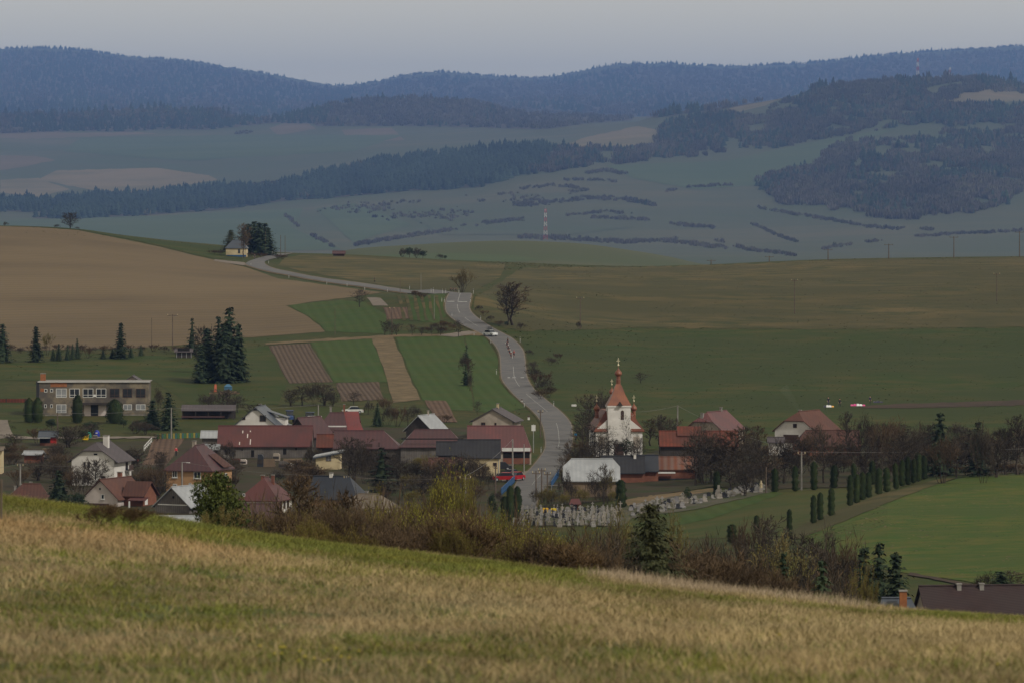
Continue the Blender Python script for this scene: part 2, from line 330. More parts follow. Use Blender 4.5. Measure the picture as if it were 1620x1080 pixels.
def sheet(name, j0, j1, m):
    nU = len(UG); V = np.stack([XX[j0:j1 + 1], DD[j0:j1 + 1], ZG[j0:j1 + 1]], -1).reshape(-1, 3)
    a = (np.arange(j1 - j0)[:, None] * nU + np.arange(nU - 1)[None, :]).ravel()
    Fa = np.concatenate([np.stack([a, a + 1, a + nU], 1), np.stack([a + 1, a + nU + 1, a + nU], 1)])
    return tag(link(name, np_mesh(name, V, Fa, [m], smooth=True)), kind='structure')
M_MEADOW = mat('meadow_soil', (0.20, 0.145, 0.065), (0.085, 0.10, 0.03), 0.35, bump=0.2, lo=0.42, hi=0.6)
M_VALLEY = mat('valley_grass', (0.048, 0.08, 0.015), (0.108, 0.094, 0.042), 0.06, detail=12, bump=0.4, lo=0.4, hi=0.62, col3=(0.052, 0.068, 0.021), scale3=0.5)
M_FAR = mat('far_pasture', (0.058, 0.076, 0.036), (0.09, 0.088, 0.048), 0.0007, detail=10, lo=0.42, hi=0.62, col3=(0.065, 0.076, 0.04), scale3=0.004)
jA = int(np.argmin(np.abs(DG - 230))); jB = int(np.argmin(np.abs(DG - 2300)))
sheet('meadow_ground', 0, jA, M_MEADOW); sheet('valley_ground', jA, jB, M_VALLEY); sheet('far_hills', jB, len(DG) - 1, M_FAR)

# ------------------------------------------------------------------ sheets laid on the ground: fields, road, tracks
def clip_poly(poly, a, b, c):
    out = poly
    for p, q in ((a, b), (b, c), (c, a)):
        ex, ey = q[0] - p[0], q[1] - p[1]; inp = out; out = []
        if not inp: return out
        s = inp[-1]; ds = ex * (s[1] - p[1]) - ey * (s[0] - p[0])
        for e in inp:
            de = ex * (e[1] - p[1]) - ey * (e[0] - p[0])
            if de >= 0:
                if ds < 0: t = ds / (ds - de); out.append((s[0] + t * (e[0] - s[0]), s[1] + t * (e[1] - s[1])))
                out.append(e)
            elif ds >= 0:
                t = ds / (ds - de); out.append((s[0] + t * (e[0] - s[0]), s[1] + t * (e[1] - s[1])))
            s = e; ds = de
    return out
def drape(polys_ud, dz):
    """polygons in (column, distance) cut along the ground's triangles; returns vertices and faces"""
    V = []; Fc = []
    for P in polys_ud:
        P = [(p[0], p[1]) for p in P]
        us = [p[0] for p in P]; ds = [p[1] for p in P]
        i0 = max(0, int((min(us) - UG[0]) // 12)); i1 = min(len(UG) - 2, int((max(us) - UG[0]) // 12))
        j0 = max(0, int(np.searchsorted(DG, min(ds), side='right')) - 1); j1 = min(len(DG) - 2, int(np.searchsorted(DG, max(ds), side='right')) - 1)
        mark = set()
        for k in range(len(P)):
            (ua, da), (ub, db) = P[k], P[(k + 1) % len(P)]
            ja, jb = np.interp([da, db], DG, np.arange(len(DG))); n = int(max(abs(ub - ua) / 3.0, abs(jb - ja) * 4)) + 2
            ii = ((np.linspace(ua, ub, n) - UG[0]) / 12.0).astype(int); jj = np.linspace(ja, jb, n) if abs(jb - ja) < 1 else np.interp(np.linspace(da, db, n), DG, np.arange(len(DG)))
            jj = jj.astype(int)
            for di in (-1, 0, 1):
                for dj in (-1, 0, 1): mark.update(zip((jj + dj).tolist(), (ii + di).tolist()))
        CU, CD = np.meshgrid((UG[i0:i1 + 1] + 6.0), (DG[j0:j1 + 1] + DG[j0 + 1:j1 + 2]) / 2)
        INS = np.zeros(CU.size, bool); cu, cd = CU.ravel(), CD.ravel()
        for k in range(len(P)):
            (x0, y0), (x1, y1) = P[k], P[(k + 1) % len(P)]
            INS ^= ((y0 > cd) != (y1 > cd)) & (cu < (x1 - x0) * (cd - y0) / (y1 - y0 + 1e-12) + x0)
        INS = INS.reshape(CU.shape)
        for j in range(j0, j1 + 1):
            for i in range(i0, i1 + 1):
                a, b, c, e = (UG[i], DG[j]), (UG[i + 1], DG[j]), (UG[i], DG[j + 1]), (UG[i + 1], DG[j + 1])
                if (j, i) in mark: q = clip_poly(P, a, b, c), clip_poly(P, b, e, c)
                elif INS[j - j0, i - i0]: q = (a, b, c), (b, e, c)
                else: continue
                for r in q:
                    if len(r) < 3: continue
                    ar = sum(r[k][0] * r[(k + 1) % len(r)][1] - r[(k + 1) % len(r)][0] * r[k][1] for k in range(len(r)))
                    if abs(ar) < 1e-4: continue
                    n = len(V)
                    for (uu, dd) in r: V.append(((uu - 810) / F * dd, dd, float(dz)))
                    Fc.append((tuple(range(n, n + len(r))) if ar > 0 else tuple(reversed(range(n, n + len(r)))), None))
    if V:
        Va = np.array(V); uu = Va[:, 0] / Va[:, 1] * F + 810; Va[:, 2] += H(uu, Va[:, 1]); V = [tuple(x) for x in Va]
    return V, [f[0] for f in Fc]
def ragged(P, amp, step=9.0, seed=1):
    """break the long straight edges of a field outline"""
    rng = random.Random(seed); out = []
    for k in range(len(P)):
        a, b = P[k], P[(k + 1) % len(P)]; n = max(1, int(math.hypot(b[0] - a[0], b[1] - a[1]) / step))
        for t in range(n):
            f = t / n; j = amp if t else 0
            out.append((a[0] + (b[0] - a[0]) * f + rng.uniform(-j, j) * 1.6, a[1] + (b[1] - a[1]) * f + rng.uniform(-j, j) * .5))
    return out
def px_poly(P, dmin=300.0, rag=0.0, seed=1):
    P = ragged(P, rag, seed=seed) if rag else P
    d = GD([p[0] for p in P], [p[1] for p in P], dmin)
    # ordered the same way round in (column, distance)
    Q = [(p[0], float(x)) for p, x in zip(P, d)]
    ar = sum(Q[k][0] * Q[(k + 1) % len(Q)][1] - Q[(k + 1) % len(Q)][0] * Q[k][1] for k in range(len(Q)))
    return Q if ar > 0 else Q[::-1]
def field(name, P, m, dz=0.06, dmin=300.0, rag=1.2, seed=1, ud=False, kind='structure'):
    Q = P if ud else px_poly(P, dmin, rag, seed)
    V, Fc = drape([Q], dz)
    me = bpy.data.meshes.new(name); me.from_pydata(V, [], Fc); me.materials.append(m); me.update()
    return tag(link(name, me), kind=kind)
SOIL = mat('ploughed_soil', (0.138, 0.102, 0.063), (0.108, 0.081, 0.052), 0.03, detail=8, lo=0.35, hi=0.65, bump=0.3, wave=(0.03, R(73), 0.4, (0.105, 0.077, 0.048)), col3=(0.158, 0.119, 0.075), scale3=0.008)
BED = mat('garden_bed', (0.125, 0.085, 0.056), (0.09, 0.062, 0.042), 0.4, detail=9, wave=(0.30, R(-4.1), 0.6, (0.06, 0.042, 0.028)), bump=0.6)
BED2 = mat('garden_bed_fine', (0.14, 0.085, 0.055), (0.1, 0.064, 0.042), 0.4, detail=9, wave=(0.30, R(-2.7), 0.4, (0.08, 0.05, 0.034)), bump=0.5)
CROP = mat('winter_crop', (0.036, 0.078, 0.014), (0.056, 0.08, 0.022), 0.08, detail=8, bump=0.3, wave=(0.12, R(-4), 0.25, (0.06, 0.095, 0.03)))
STRAW = mat('straw_strip', (0.19, 0.138, 0.076), (0.1, 0.076, 0.038), 0.3, detail=10, bump=0.6, lo=.35, hi=.65)
GREEN = mat('green_pasture', (0.038, 0.072, 0.011), (0.092, 0.088, 0.032), 0.09, detail=12, bump=0.4, lo=.4, hi=.64, col3=(0.044, 0.066, 0.018), scale3=0.016)
OLIVE = mat('dry_pasture', (0.15, 0.116, 0.06), (0.056, 0.066, 0.023), 0.075, detail=12, bump=0.4, lo=0.43, hi=0.6, col3=(0.072, 0.070, 0.03), scale3=0.013)
RIGHTM = mat('right_meadow', (0.032, 0.072, 0.009), (0.088, 0.086, 0.026), 0.24, detail=12, bump=0.5, lo=.38, hi=.66, col3=(0.042, 0.07, 0.016), scale3=0.04)
GRAVE_GRASS = mat('cemetery_grass', (0.075, 0.076, 0.032), (0.045, 0.07, 0.018), 0.12, detail=8, bump=0.3)
BANK = mat('dry_bank', (0.22, 0.155, 0.085), (0.13, 0.10, 0.05), 0.2, detail=8, bump=0.5)
DIRT = mat('bare_dirt', (0.15, 0.10, 0.065), (0.1, 0.07, 0.045), 0.2, detail=8, bump=0.4)
ASPH = mat('asphalt', (0.115, 0.112, 0.11), (0.092, 0.09, 0.09), 0.08, detail=8, rough=0.8, spec=0.25, bump=0.08, col3=(0.135, 0.13, 0.125), scale3=0.35)
PAINT = mat('road_paint', (0.36, 0.36, 0.35), (0.2, 0.2, 0.195), 0.9, rough=0.7)
GRAVEL = mat('gravel', (0.26, 0.22, 0.18), (0.19, 0.16, 0.13), 0.4, bump=0.3)
LIGHTFIELD = mat('young_field', (0.056, 0.082, 0.037), (0.066, 0.09, 0.04), 0.003, lo=.4, hi=.6)
PINKSOIL = mat('far_soil', (0.115, 0.092, 0.062), (0.095, 0.08, 0.052), 0.004)
DRYSLOPE = mat('far_dry_slope', (0.15, 0.12, 0.07), (0.105, 0.096, 0.052), 0.004)
field('ploughed_field', [(-420, 352), (0, 358), (60, 360), (125, 365), (190, 378), (260, 393), (345, 413), (395, 425), (440, 441), (500, 449), (560, 457), (605, 463), (560, 470), (500, 477), (452, 484), (480, 497), (505, 515), (514, 525), (450, 530), (380, 535), (300, 545), (200, 551), (100, 553), (0, 555), (-420, 556)], SOIL, seed=2, rag=.8)
field('grass_field', [(-420, 349), (0, 357), (60, 359), (125, 363), (190, 373), (270, 383), (350, 391), (360, 407), (345, 411), (260, 391), (190, 376), (125, 364.5), (60, 359.6), (-420, 350)], GREEN, seed=3, dz=0.10, rag=0)
field('crop_field', [(456, 483), (540, 475), (578, 479), (590, 486), (612, 500), (606, 528), (515, 525), (505, 512), (480, 497)], CROP, seed=4)
field('crop_field', [(645, 468), (704, 466), (706, 500), (690, 512), (650, 506)], CROP, seed=5)
field('garden_bed', [(606, 487), (644, 486), (650, 504), (612, 506)], BED2, seed=6)
field('gravel_track', [(580, 471), (602, 472), (614, 484), (590, 484)], GRAVEL, seed=7)
for k in range(6):
    u0 = 628 + k * 12
    field('straw_strip', [(u0, 468), (u0 + 5, 468), (u0 + 14, 508), (u0 + 9, 508)], OLIVE, seed=40 + k, dz=0.12)
field('garden_bed', [(425, 547), (490, 543), (527, 604), (458, 606)], BED, seed=8)
field('crop_field', [(492, 541), (588, 534), (615, 604), (529, 605)], CROP, seed=9)
field('straw_strip', [(588, 534), (622, 534), (645, 590), (665, 632), (622, 637), (612, 600)], STRAW, seed=10, dz=0.09)
field('crop_field', [(625, 533), (735, 530), (748, 650), (700, 648), (668, 632), (648, 588)], CROP, seed=11)
field('garden_bed', [(532, 606), (600, 604), (608, 632), (540, 635)], BED, seed=12, dz=0.09)
field('garden_bed', [(672, 633), (705, 634), (724, 668), (690, 668)], BED2, seed=13, dz=0.10)
field('crop_field', [(737, 530), (768, 533), (786, 562), (790, 600), (806, 622), (830, 645), (790, 655), (752, 650)], CROP, seed=14)
field('garden_bed', [(245, 694), (292, 693), (262, 737), (224, 735)], BED2, seed=15)
field('dry_pasture', [(762, 505), (748, 492), (760, 466), (800, 440), (830, 424), (1000, 423), (1100, 421), (1300, 413), (1450, 410), (1620, 408), (2150, 403), (2150, 519), (1620, 518), (1300, 521), (1000, 519), (830, 524), (800, 520)], OLIVE, seed=16, rag=3.0)
field('green_pasture', [(822, 526), (1000, 520), (1300, 522), (1620, 519), (2150, 520), (2150, 690), (1620, 690), (1400, 700), (1220, 700), (1080, 690), (1010, 720), (930, 690), (912, 680), (880, 642), (845, 608), (837, 570), (828, 545)], GREEN, seed=17, rag=3.0)
field('dry_pasture', [(475, 404), (545, 405), (700, 413), (800, 418), (790, 440), (748, 462), (655, 458), (580, 447), (480, 430), (440, 420), (450, 408)], OLIVE, seed=18, rag=.8)
field('school_lawn', [(-300, 560), (0, 574), (150, 566), (300, 560), (425, 548), (455, 606), (440, 640), (300, 640), (240, 600), (60, 602), (-300, 600)], GREEN, seed=19, rag=.8)
field('right_meadow', [(1262, 852), (1330, 826), (1400, 796), (1480, 766), (1530, 754), (1620, 752), (2150, 748), (2150, 950), (1620, 935), (1500, 915), (1440, 908), (1400, 900), (1330, 880)], RIGHTM, seed=20)
field('dry_bank', [(1235, 848), (1300, 817), (1400, 780), (1490, 757), (1514, 756), (1480, 767), (1400, 797), (1330, 827), (1262, 853)], OLIVE, seed=21, dz=0.12)
field('cemetery_slope', [(960, 835), (985, 812), (1100, 790), (1210, 776), (1345, 772), (1470, 755), (1400, 780), (1300, 817), (1235, 848), (1080, 852)], GRAVE_GRASS, seed=22)
field('green_strip', [(1080, 815), (1220, 777), (1240, 781), (1120, 822), (1060, 832)], CROP, seed=23, dz=0.10)
field('cemetery_ground', [(805, 806), (900, 806), (985, 802), (1060, 786), (1210, 768), (1222, 778), (1100, 806), (1000, 820), (985, 832), (812, 832)], mat('cemetery_path', (0.12, 0.105, 0.08), (0.07, 0.08, 0.035), 0.3, detail=10, bump=.3), seed=24, dz=0.13)
field('dry_grass_plot', [(985, 792), (1010, 786), (1130, 772), (1140, 778), (1050, 790), (995, 802)], BANK, seed=25, dz=0.09)
field('dug_soil_strip', [(1355, 643), (1420, 639), (1620, 633), (1900, 630), (1900, 637), (1620, 641), (1440, 646), (1370, 646)], DIRT, seed=26, dz=0.12)
field('dug_soil_strip', [(1440, 906), (1500, 918), (1560, 928), (1540, 930), (1480, 918), (1436, 910)], DIRT, seed=27, dz=0.12)
field('yard', [(-200, 660), (12, 664), (22, 690), (0, 694), (-200, 694)], GRAVEL, seed=28, dz=0.09)
field('footpath', [(22, 690), (60, 691), (140, 691), (250, 690), (250, 693), (140, 694), (60, 695), (22, 694)], GRAVEL, seed=29, dz=0.13)
field('track', [(720, 528), (752, 524), (768, 531), (735, 532), (690, 532), (620, 534), (500, 541), (420, 546), (420, 543), (500, 537), (620, 530), (700, 529)], BANK, seed=30, dz=0.12)
field('verge', [(810, 716), (860, 672), (870, 700), (840, 745), (818, 762)], GREEN, seed=31, dz=0.07)
VILL = mat('village_ground', (0.072, 0.058, 0.038), (0.05, 0.07, 0.02), 0.09, detail=9, bump=0.3, lo=.4, hi=.6, col3=(0.085, 0.066, 0.044), scale3=.25)
field('village_ground', [(-300, 702), (60, 700), (220, 698), (330, 690), (500, 676), (760, 676), (800, 700), (812, 716), (800, 755), (790, 800), (760, 850), (-300, 850)], VILL, seed=33, dz=0.05)
field('village_ground', [(900, 735), (930, 700), (1010, 724), (1080, 695), (1220, 705), (1400, 705), (1620, 695), (2100, 690), (2100, 742), (1620, 748), (1480, 754), (1345, 770), (1210, 774), (1130, 770), (990, 790), (870, 800), (860, 778)], VILL, seed=34, dz=0.09)
# the road: left and right edge traced up the valley, then over the brow and away to the left
ROAD_L = [(822, 806), (818, 790), (815, 777), (818, 764), (832, 750), (850, 730), (863, 710), (863, 692), (858, 670), (845, 652), (825, 635), (808, 618), (795, 600), (793, 578), (791, 560), (782, 544), (765, 530), (748, 522), (731, 514), (716, 504), (707, 494), (705.5, 484), (707, 474), (711, 465.2)]
ROAD_R = [(846, 806), (850, 790), (860, 776), (871, 764), (882, 750), (897, 726), (904, 704), (905, 688), (902, 670), (887, 652), (866, 635), (846, 618), (834, 600), (831, 583), (829, 565), (825, 552), (811, 537), (797, 529), (780, 520), (764, 510), (748, 498), (742, 488), (743, 477), (745.5, 465.4)]
def smooth_line(P, n=3):
    out = []
    for k in range(len(P) - 1):
        p0 = P[max(k - 1, 0)]; p1 = P[k]; p2 = P[k + 1]; p3 = P[min(k + 2, len(P) - 1)]
        for i in range(n):
            t = i / n
            out.append(tuple(0.5 * (2 * p1[c] + (p2[c] - p0[c]) * t + (2 * p0[c] - 5 * p1[c] + 4 * p2[c] - p3[c]) * t * t + (-p0[c] + 3 * p1[c] - 3 * p2[c] + p3[c]) * t**3) for c in (0, 1)))
    return out + [P[-1]]
RL, RR_ = smooth_line(ROAD_L), smooth_line(ROAD_R)
def ribbon(name, A, B, m, dz, dmin=300., ud=False):
    polys = []
    dA = [p[1] for p in A] if ud else list(GD([p[0] for p in A], [p[1] for p in A], dmin)); dB = [p[1] for p in B] if ud else list(GD([p[0] for p in B], [p[1] for p in B], dmin))
    for k in range(len(A) - 1):
        q = [(A[k][0], dA[k]), (B[k][0], dB[k]), (B[k + 1][0], dB[k + 1]), (A[k + 1][0], dA[k + 1])]
        ar = sum(q[i][0] * q[(i + 1) % 4][1] - q[(i + 1) % 4][0] * q[i][1] for i in range(4)); polys.append(q if ar > 0 else q[::-1])
    V, Fc = drape(polys, dz); me = bpy.data.meshes.new(name); me.from_pydata(V, [], Fc); me.materials.append(m); me.update()
    return tag(link(name, me), kind='structure')
ribbon('road_shoulder', [(p[0] - 1.8, p[1]) for p in RL], [(p[0] + 1.8, p[1]) for p in RR_], GRAVEL, 0.14)
ribbon('road_verge', [(p[0] - 4.5, p[1]) for p in RL], [(p[0] + 4.5, p[1]) for p in RR_], OLIVE, 0.10)
ribbon('road', RL, RR_, ASPH, 0.17)
RC = [((a[0] + b[0]) / 2, (a[1] + b[1]) / 2) for a, b in zip(RL, RR_)]
for a, b in ((8, 12), (18, 24), (27, 32), (34, 39), (41, 46), (54, 58), (60, 64), (65, 69)):
    s = RC[a:b + 1]
    if len(s) > 1: ribbon('road_marking', [(p[0] - .4, p[1]) for p in s], [(p[0] + .4, p[1]) for p in s], PAINT, 0.19)
for u0, u1, v0, v1 in ((707.5, 719, 477.6, 478.8), (724, 739, 478.0, 479.2), (803, 807, 597.3, 598.6), (810.5, 816, 597.0, 598.6), (823.5, 829, 597.3, 598.6)):
    field('road_marking', [(u0, v0), (u1, v0), (u1, v1), (u0, v1)], PAINT, dz=0.19, rag=0)
UP_T = [(646, 460), (577, 449.5), (508, 440.5), (458.5, 431), (435, 426), (421, 420), (420, 414), (439, 408.5), (451, 404.5), (464, 401.5)]
UP_B = [(646, 465), (577, 455), (508, 445.5), (456.5, 436), (429, 431), (405, 425), (389, 418.5), (398, 412.5), (419, 406.5), (440, 402)]
ribbon('road_shoulder', [(p[0] + .5, p[1] - 1) for p in smooth_line(UP_T)], [(p[0] - 1.5, p[1] + 1) for p in smooth_line(UP_B)], BANK, 0.12)
ribbon('road', smooth_line(UP_T), smooth_line(UP_B), ASPH, 0.20)
d0 = gd(711, 465.2), gd(745.5, 465.4), gd(646, 465), gd(646, 460)
ribbon('road', [(711, d0[0]), (708, d0[0] + 18), (694, d0[0] + 45), (670, d0[0] + 70), (646, d0[2])], [(745.5, d0[1]), (742, d0[1] + 30), (722, d0[1] + 68), (685, d0[3] - 12), (646, d0[3])], ASPH, 0.17, ud=True)
field('track_junction', [(340, 411), (386, 415.5), (392, 420), (384, 420.5), (338, 413)], GRAVEL, dz=0.12, rag=0)
field('side_track', [(690, 531.5), (742, 524), (756, 527), (742, 530), (720, 534)], GRAVEL, dz=0.14, rag=0)
field('driveway', [(790, 752), (822, 748), (838, 744), (820, 762), (795, 762)], GRAVEL, dz=0.12, rag=0)
# far fields
field('far_field', [(560, 405), (700, 401), (810, 404), (865, 412), (780, 416), (600, 409)], LIGHTFIELD, dz=0.10, dmin=2600, rag=.5)
FARF = [([(-400, 300), (0, 246), (60, 248), (88, 254), (40, 264), (0, 270), (-400, 330)], PINKSOIL), ([(0, 208), (60, 207), (130, 211), (200, 209), (250, 212), (60, 220), (0, 219)], PINKSOIL),
        ([(90, 270), (250, 266), (330, 278), (345, 285), (260, 300), (200, 311), (60, 285)], DRYSLOPE), ([(0, 285), (60, 282), (110, 300), (60, 312), (0, 305)], DRYSLOPE),
        ([(425, 203), (480, 186), (500, 205), (440, 214)], PINKSOIL), ([(540, 206), (620, 203), (640, 222), (560, 226)], PINKSOIL), ([(860, 165), (905, 155), (915, 160), (890, 172)], PINKSOIL),
        ([(880, 232), (940, 215), (1010, 200), (1045, 208), (1035, 228), (960, 234)], DRYSLOPE), ([(1148, 174), (1190, 160), (1250, 150), (1235, 158), (1200, 170), (1160, 180)], DRYSLOPE), ([(1480, 158), (1560, 137), (1640, 150), (1640, 160), (1500, 165)], DRYSLOPE),
        ([(60, 345), (240, 342), (480, 330), (460, 360), (540, 395), (400, 398), (200, 375), (-100, 360)], LIGHTFIELD), ([(500, 330), (560, 322), (650, 355), (560, 385)], LIGHTFIELD), ([(960, 262), (1150, 255), (1300, 222), (1420, 203), (1300, 250), (1250, 290), (1100, 300), (1000, 282)], LIGHTFIELD),
        ([(640, 338), (820, 322), (930, 330), (1000, 360), (900, 372), (700, 372)], M_FAR), ([(130, 218), (400, 214), (640, 214), (560, 240), (300, 255), (100, 240)], LIGHTFIELD)]
for k, (P, m) in enumerate(FARF): field('far_field', P, m, dz=0.15 + 0.04 * k, dmin=5000, rag=1.5, seed=60 + k)

# ------------------------------------------------------------------ far woods: masses of small trees
def scatter(P, F3, pos, sx, sz, rz, tint):
    """join scaled and turned copies of a small mesh (P, F3) at pos"""
    n = len(pos); c, s = np.cos(rz), np.sin(rz)
    X = (P[None, :, 0] * c[:, None] - P[None, :, 1] * s[:, None]) * sx[:, None] + pos[:, None, 0]
    Y = (P[None, :, 0] * s[:, None] + P[None, :, 1] * c[:, None]) * sx[:, None] + pos[:, None, 1]
    Z = P[None, :, 2] * sz[:, None] + pos[:, None, 2]
    V = np.stack([X, Y, Z], -1).reshape(-1, 3)
    Fa = (F3[None] + (np.arange(n) * len(P))[:, None, None]).reshape(-1, 3)
    C = np.repeat(tint, len(P), axis=0)
    return V, Fa, C
def small_conifer(seed):
    rg = random.Random(seed); V = []; Fa = []
    for z0, z1, r in ((0.05, 0.55, 0.24), (0.35, 0.8, 0.18), (0.62, 1.0, 0.11)):
        b = len(V); n = 6
        for i in range(n):
            t = 6.283 * i / n + rg.uniform(-.2, .2); k = r * rg.uniform(.7, 1.25); V.append((k * math.cos(t), k * math.sin(t), z0 + rg.uniform(-.05, .05)))
        V.append((rg.uniform(-.02, .02), rg.uniform(-.02, .02), z1))
        Fa += [(b + i, b + (i + 1) % n, b + n) for i in range(n)]
    return np.array(V), np.array(Fa)
def small_broadleaf(seed):
    """leafless crown: a sheaf of upright slivers round a low core"""
    rg = random.Random(seed); V = []; Fa = []
    for i in range(15):
        t = rg.uniform(0, 6.283); r = .36 * rg.random() ** .6; x, y = r * math.cos(t), r * math.sin(t); a = rg.uniform(0, 6.283); w = rg.uniform(.05, .11); h = (1 - .9 * r * r / .13 * .3) * rg.uniform(.72, 1.0); z0 = rg.uniform(.0, .25); b = len(V)
        V += [(x - w * math.cos(a), y - w * math.sin(a), z0), (x + w * math.cos(a), y + w * math.sin(a), z0 + .05), (x * 1.3 + rg.gauss(0, .03) + w * .5 * math.cos(a), y * 1.3 + w * .5 * math.sin(a), h * .8), (x * 1.25, y * 1.25, h)]
        Fa += [(b, b + 1, b + 2), (b, b + 2, b + 3)]
    return np.array(V), np.array(Fa)
def inside(P, u, v):
    r = np.zeros(len(u), bool); n = len(P)
    for k in range(n):
        (x0, y0), (x1, y1) = P[k], P[(k + 1) % n]
        c = ((y0 > v) != (y1 > v)) & (u < (x1 - x0) * (v - y0) / (y1 - y0 + 1e-9) + x0); r ^= c
    return r
FLOOR = mat('forest_floor', (0.06, 0.05, 0.038), (0.045, 0.042, 0.03), 0.003)
M_WOOD = mat('far_wood', (1, 1, 1), (0.75, 0.75, 0.75), 0.02, attr=True)
def wood(name, label, P, dens, conif, hm=(11, 18), seed=0, dmin=5000.0, gap=0.0, floor=True, edge=0.0, at=None):
    if floor: field('forest_floor', P, FLOOR, dz=.9, dmin=dmin, rag=1.5, seed=seed)
    rg = np.random.default_rng(seed); us = [p[0] for p in P]; vs_ = [p[1] for p in P]
    A = (max(us) - min(us)) * (max(vs_) - min(vs_)); n = int(A * dens)
    u = rg.uniform(min(us), max(us), n); v = rg.uniform(min(vs_), max(vs_), n)
    k = inside(P, u + (fbm(u / 14, v / 9, 3, seed + 3) - .5) * edge, v + (fbm(u / 14 + 50, v / 9, 3, seed) - .5) * edge * .5)
    if gap: k &= fbm(u / 40 + seed, v / 9, 3, seed + 9) > gap
    u, v = u[k], v[k]; d = GD(u, v, dmin)
    if at: u = rg.uniform(at[0], at[1], at[2]); d = rg.normal(at[3], at[4], at[2]); v = HOR - H(u, d) * F / d
    z = H(u, d)
    pos = np.stack([(u - 810) / F * d, d, z], 1); n = len(u)
    cf = (fbm(u / 60 + seed, v / 25, 3, seed + 21) * .7 + rg.uniform(0, .3, n)) < conif
    h = rg.uniform(*hm, n) * 1.7; h = np.where(cf, h * 1.12, h * .9); h *= np.where(rg.uniform(0, 1, n) < .05, 1.3, 1.0)
    g = rg.uniform(.75, 1.25, (n, 1))
    tint = np.where(cf[:, None], np.array([0.03, 0.046, 0.03]), np.where(rg.uniform(0, 1, (n, 1)) < .25, np.array([0.1, 0.098, 0.058]), np.array([0.104, 0.092, 0.072]))) * g
    tint = tint * (.55 + .9 * fbm(u / 70 + 3, v / 22, 4, seed + 40))[:, None]
    VV = []; FF = []; CC = []; o = 0
    for kind in range(6):
        s = (cf if kind < 3 else ~cf) & (np.arange(n) % 3 == kind % 3)
        if not s.any(): continue
        pr = small_conifer(kind) if kind < 3 else small_broadleaf(kind)
        V, Fa, C = scatter(pr[0], pr[1], pos[s], h[s] * (1.45 if kind < 3 else 1.35), h[s], rg.uniform(0, 6.28, s.sum()), tint[s])
        VV.append(V); FF.append(Fa + o); CC.append(C); o += len(V)
    if not VV: return
    ob = link(name, np_mesh(name, np.concatenate(VV), np.concatenate(FF), [M_WOOD], np.concatenate(CC)))
    tag(ob, label, 'forest', kind='stuff')
wood('forest', 'dark wooded mountain ridge on the left skyline', [(-200, 86), (0, 83), (60, 81), (130, 85), (200, 95), (290, 100), (350, 110), (420, 122), (480, 133), (560, 146), (560, 158), (470, 178), (410, 186), (330, 178), (250, 172), (150, 181), (0, 190), (-200, 200)], 0.10, .52, (10, 19), 1)
wood('forest', 'wooded central mountain ridge behind the foothills', [(500, 139), (540, 142), (600, 134), (640, 125), (700, 121), (760, 125), (850, 130), (900, 123), (1000, 106), (1060, 106), (1150, 111), (1260, 108), (1330, 100), (1420, 90), (1540, 83), (1620, 79), (1800, 80), (1800, 150), (1620, 135), (1540, 122), (1330, 131), (1240, 156), (1150, 172), (1040, 187), (900, 178), (800, 168), (740, 156), (600, 160), (500, 172)], 0.10, .42, (10, 19), 2)
wood('forest', 'line of trees along the mountain skyline', [(0, 90), (10, 90), (10, 95)], .01, .55, (9, 19), 31, floor=False, at=(-250, 1870, 3800, 45700, 900))
wood('forest', 'low wooded foothill ridge below the left mountains', [(-200, 190), (0, 187), (150, 180), (250, 171), (330, 175), (420, 187), (480, 175), (520, 165), (520, 196), (420, 196), (330, 206), (250, 205), (200, 209), (120, 208), (0, 212), (-200, 215)], 0.12, .5, (8, 13), 3)
wood('forest', 'brown leafless wood on the round central foothill', [(480, 177), (560, 157), (650, 152), (740, 154), (800, 168), (900, 179), (1000, 186), (1000, 191), (930, 196), (860, 205), (740, 202), (640, 200), (500, 200)], 0.12, .2, (8, 13), 4)
wood('forest', 'belt of spruce wood running diagonally across the valley', [(-60, 318), (0, 317), (80, 318), (140, 311), (230, 308), (320, 296), (420, 298), (480, 280), (540, 270), (600, 255), (700, 243), (800, 233), (872, 230), (870, 262), (830, 275), (760, 296), (650, 302), (540, 312), (450, 318), (350, 332), (240, 340), (120, 347), (50, 346), (100, 338), (0, 334), (-60, 336)], 0.15, .8, (8, 13), 5, edge=12)
wood('forest', 'mixed wood covering the face of the right hill', [(872, 236), (930, 230), (960, 240), (1040, 232), (1045, 200), (1100, 183), (1150, 178), (1170, 184), (1250, 160), (1330, 133), (1450, 126), (1540, 123), (1640, 134), (1640, 150), (1560, 145), (1480, 165), (1640, 168), (1640, 200), (1420, 200), (1280, 226), (1200, 240), (1100, 248), (1000, 258), (940, 262), (880, 272), (830, 278), (860, 258)], 0.15, .40, (7.5, 12.5), 6, edge=16, gap=.34, floor=False)
wood('forest', 'dense wood and scrub on the right lower slope', [(1195, 285), (1240, 278), (1290, 255), (1330, 228), (1430, 222), (1500, 208), (1640, 205), (1640, 300), (1560, 335), (1500, 340), (1450, 350), (1400, 345), (1320, 330), (1250, 325), (1210, 305)], 0.13, .38, (7, 12), 7, edge=34, gap=.36, floor=False)
wood('scrub', 'scrubby thickets on the terraced valley slope', [(500, 335), (560, 322), (640, 318), (740, 310), (840, 305), (900, 300), (920, 318), (860, 325), (800, 335), (740, 345), (680, 356), (620, 352), (560, 338)], 0.06, .15, (2, 6), 8, edge=14, gap=.48, floor=False)
def hedge(P, w, seed, dens=.34, hm=(2.2, 5.5)):
    w *= .62; Q = [(p[0], p[1] - w) for p in P] + [(p[0], p[1] + w) for p in reversed(P)]
    wood('hedgerow', 'dark hedgerow line along a terrace of the far valley slope', Q, dens, .15, hm, seed, edge=6, gap=.34, floor=False)
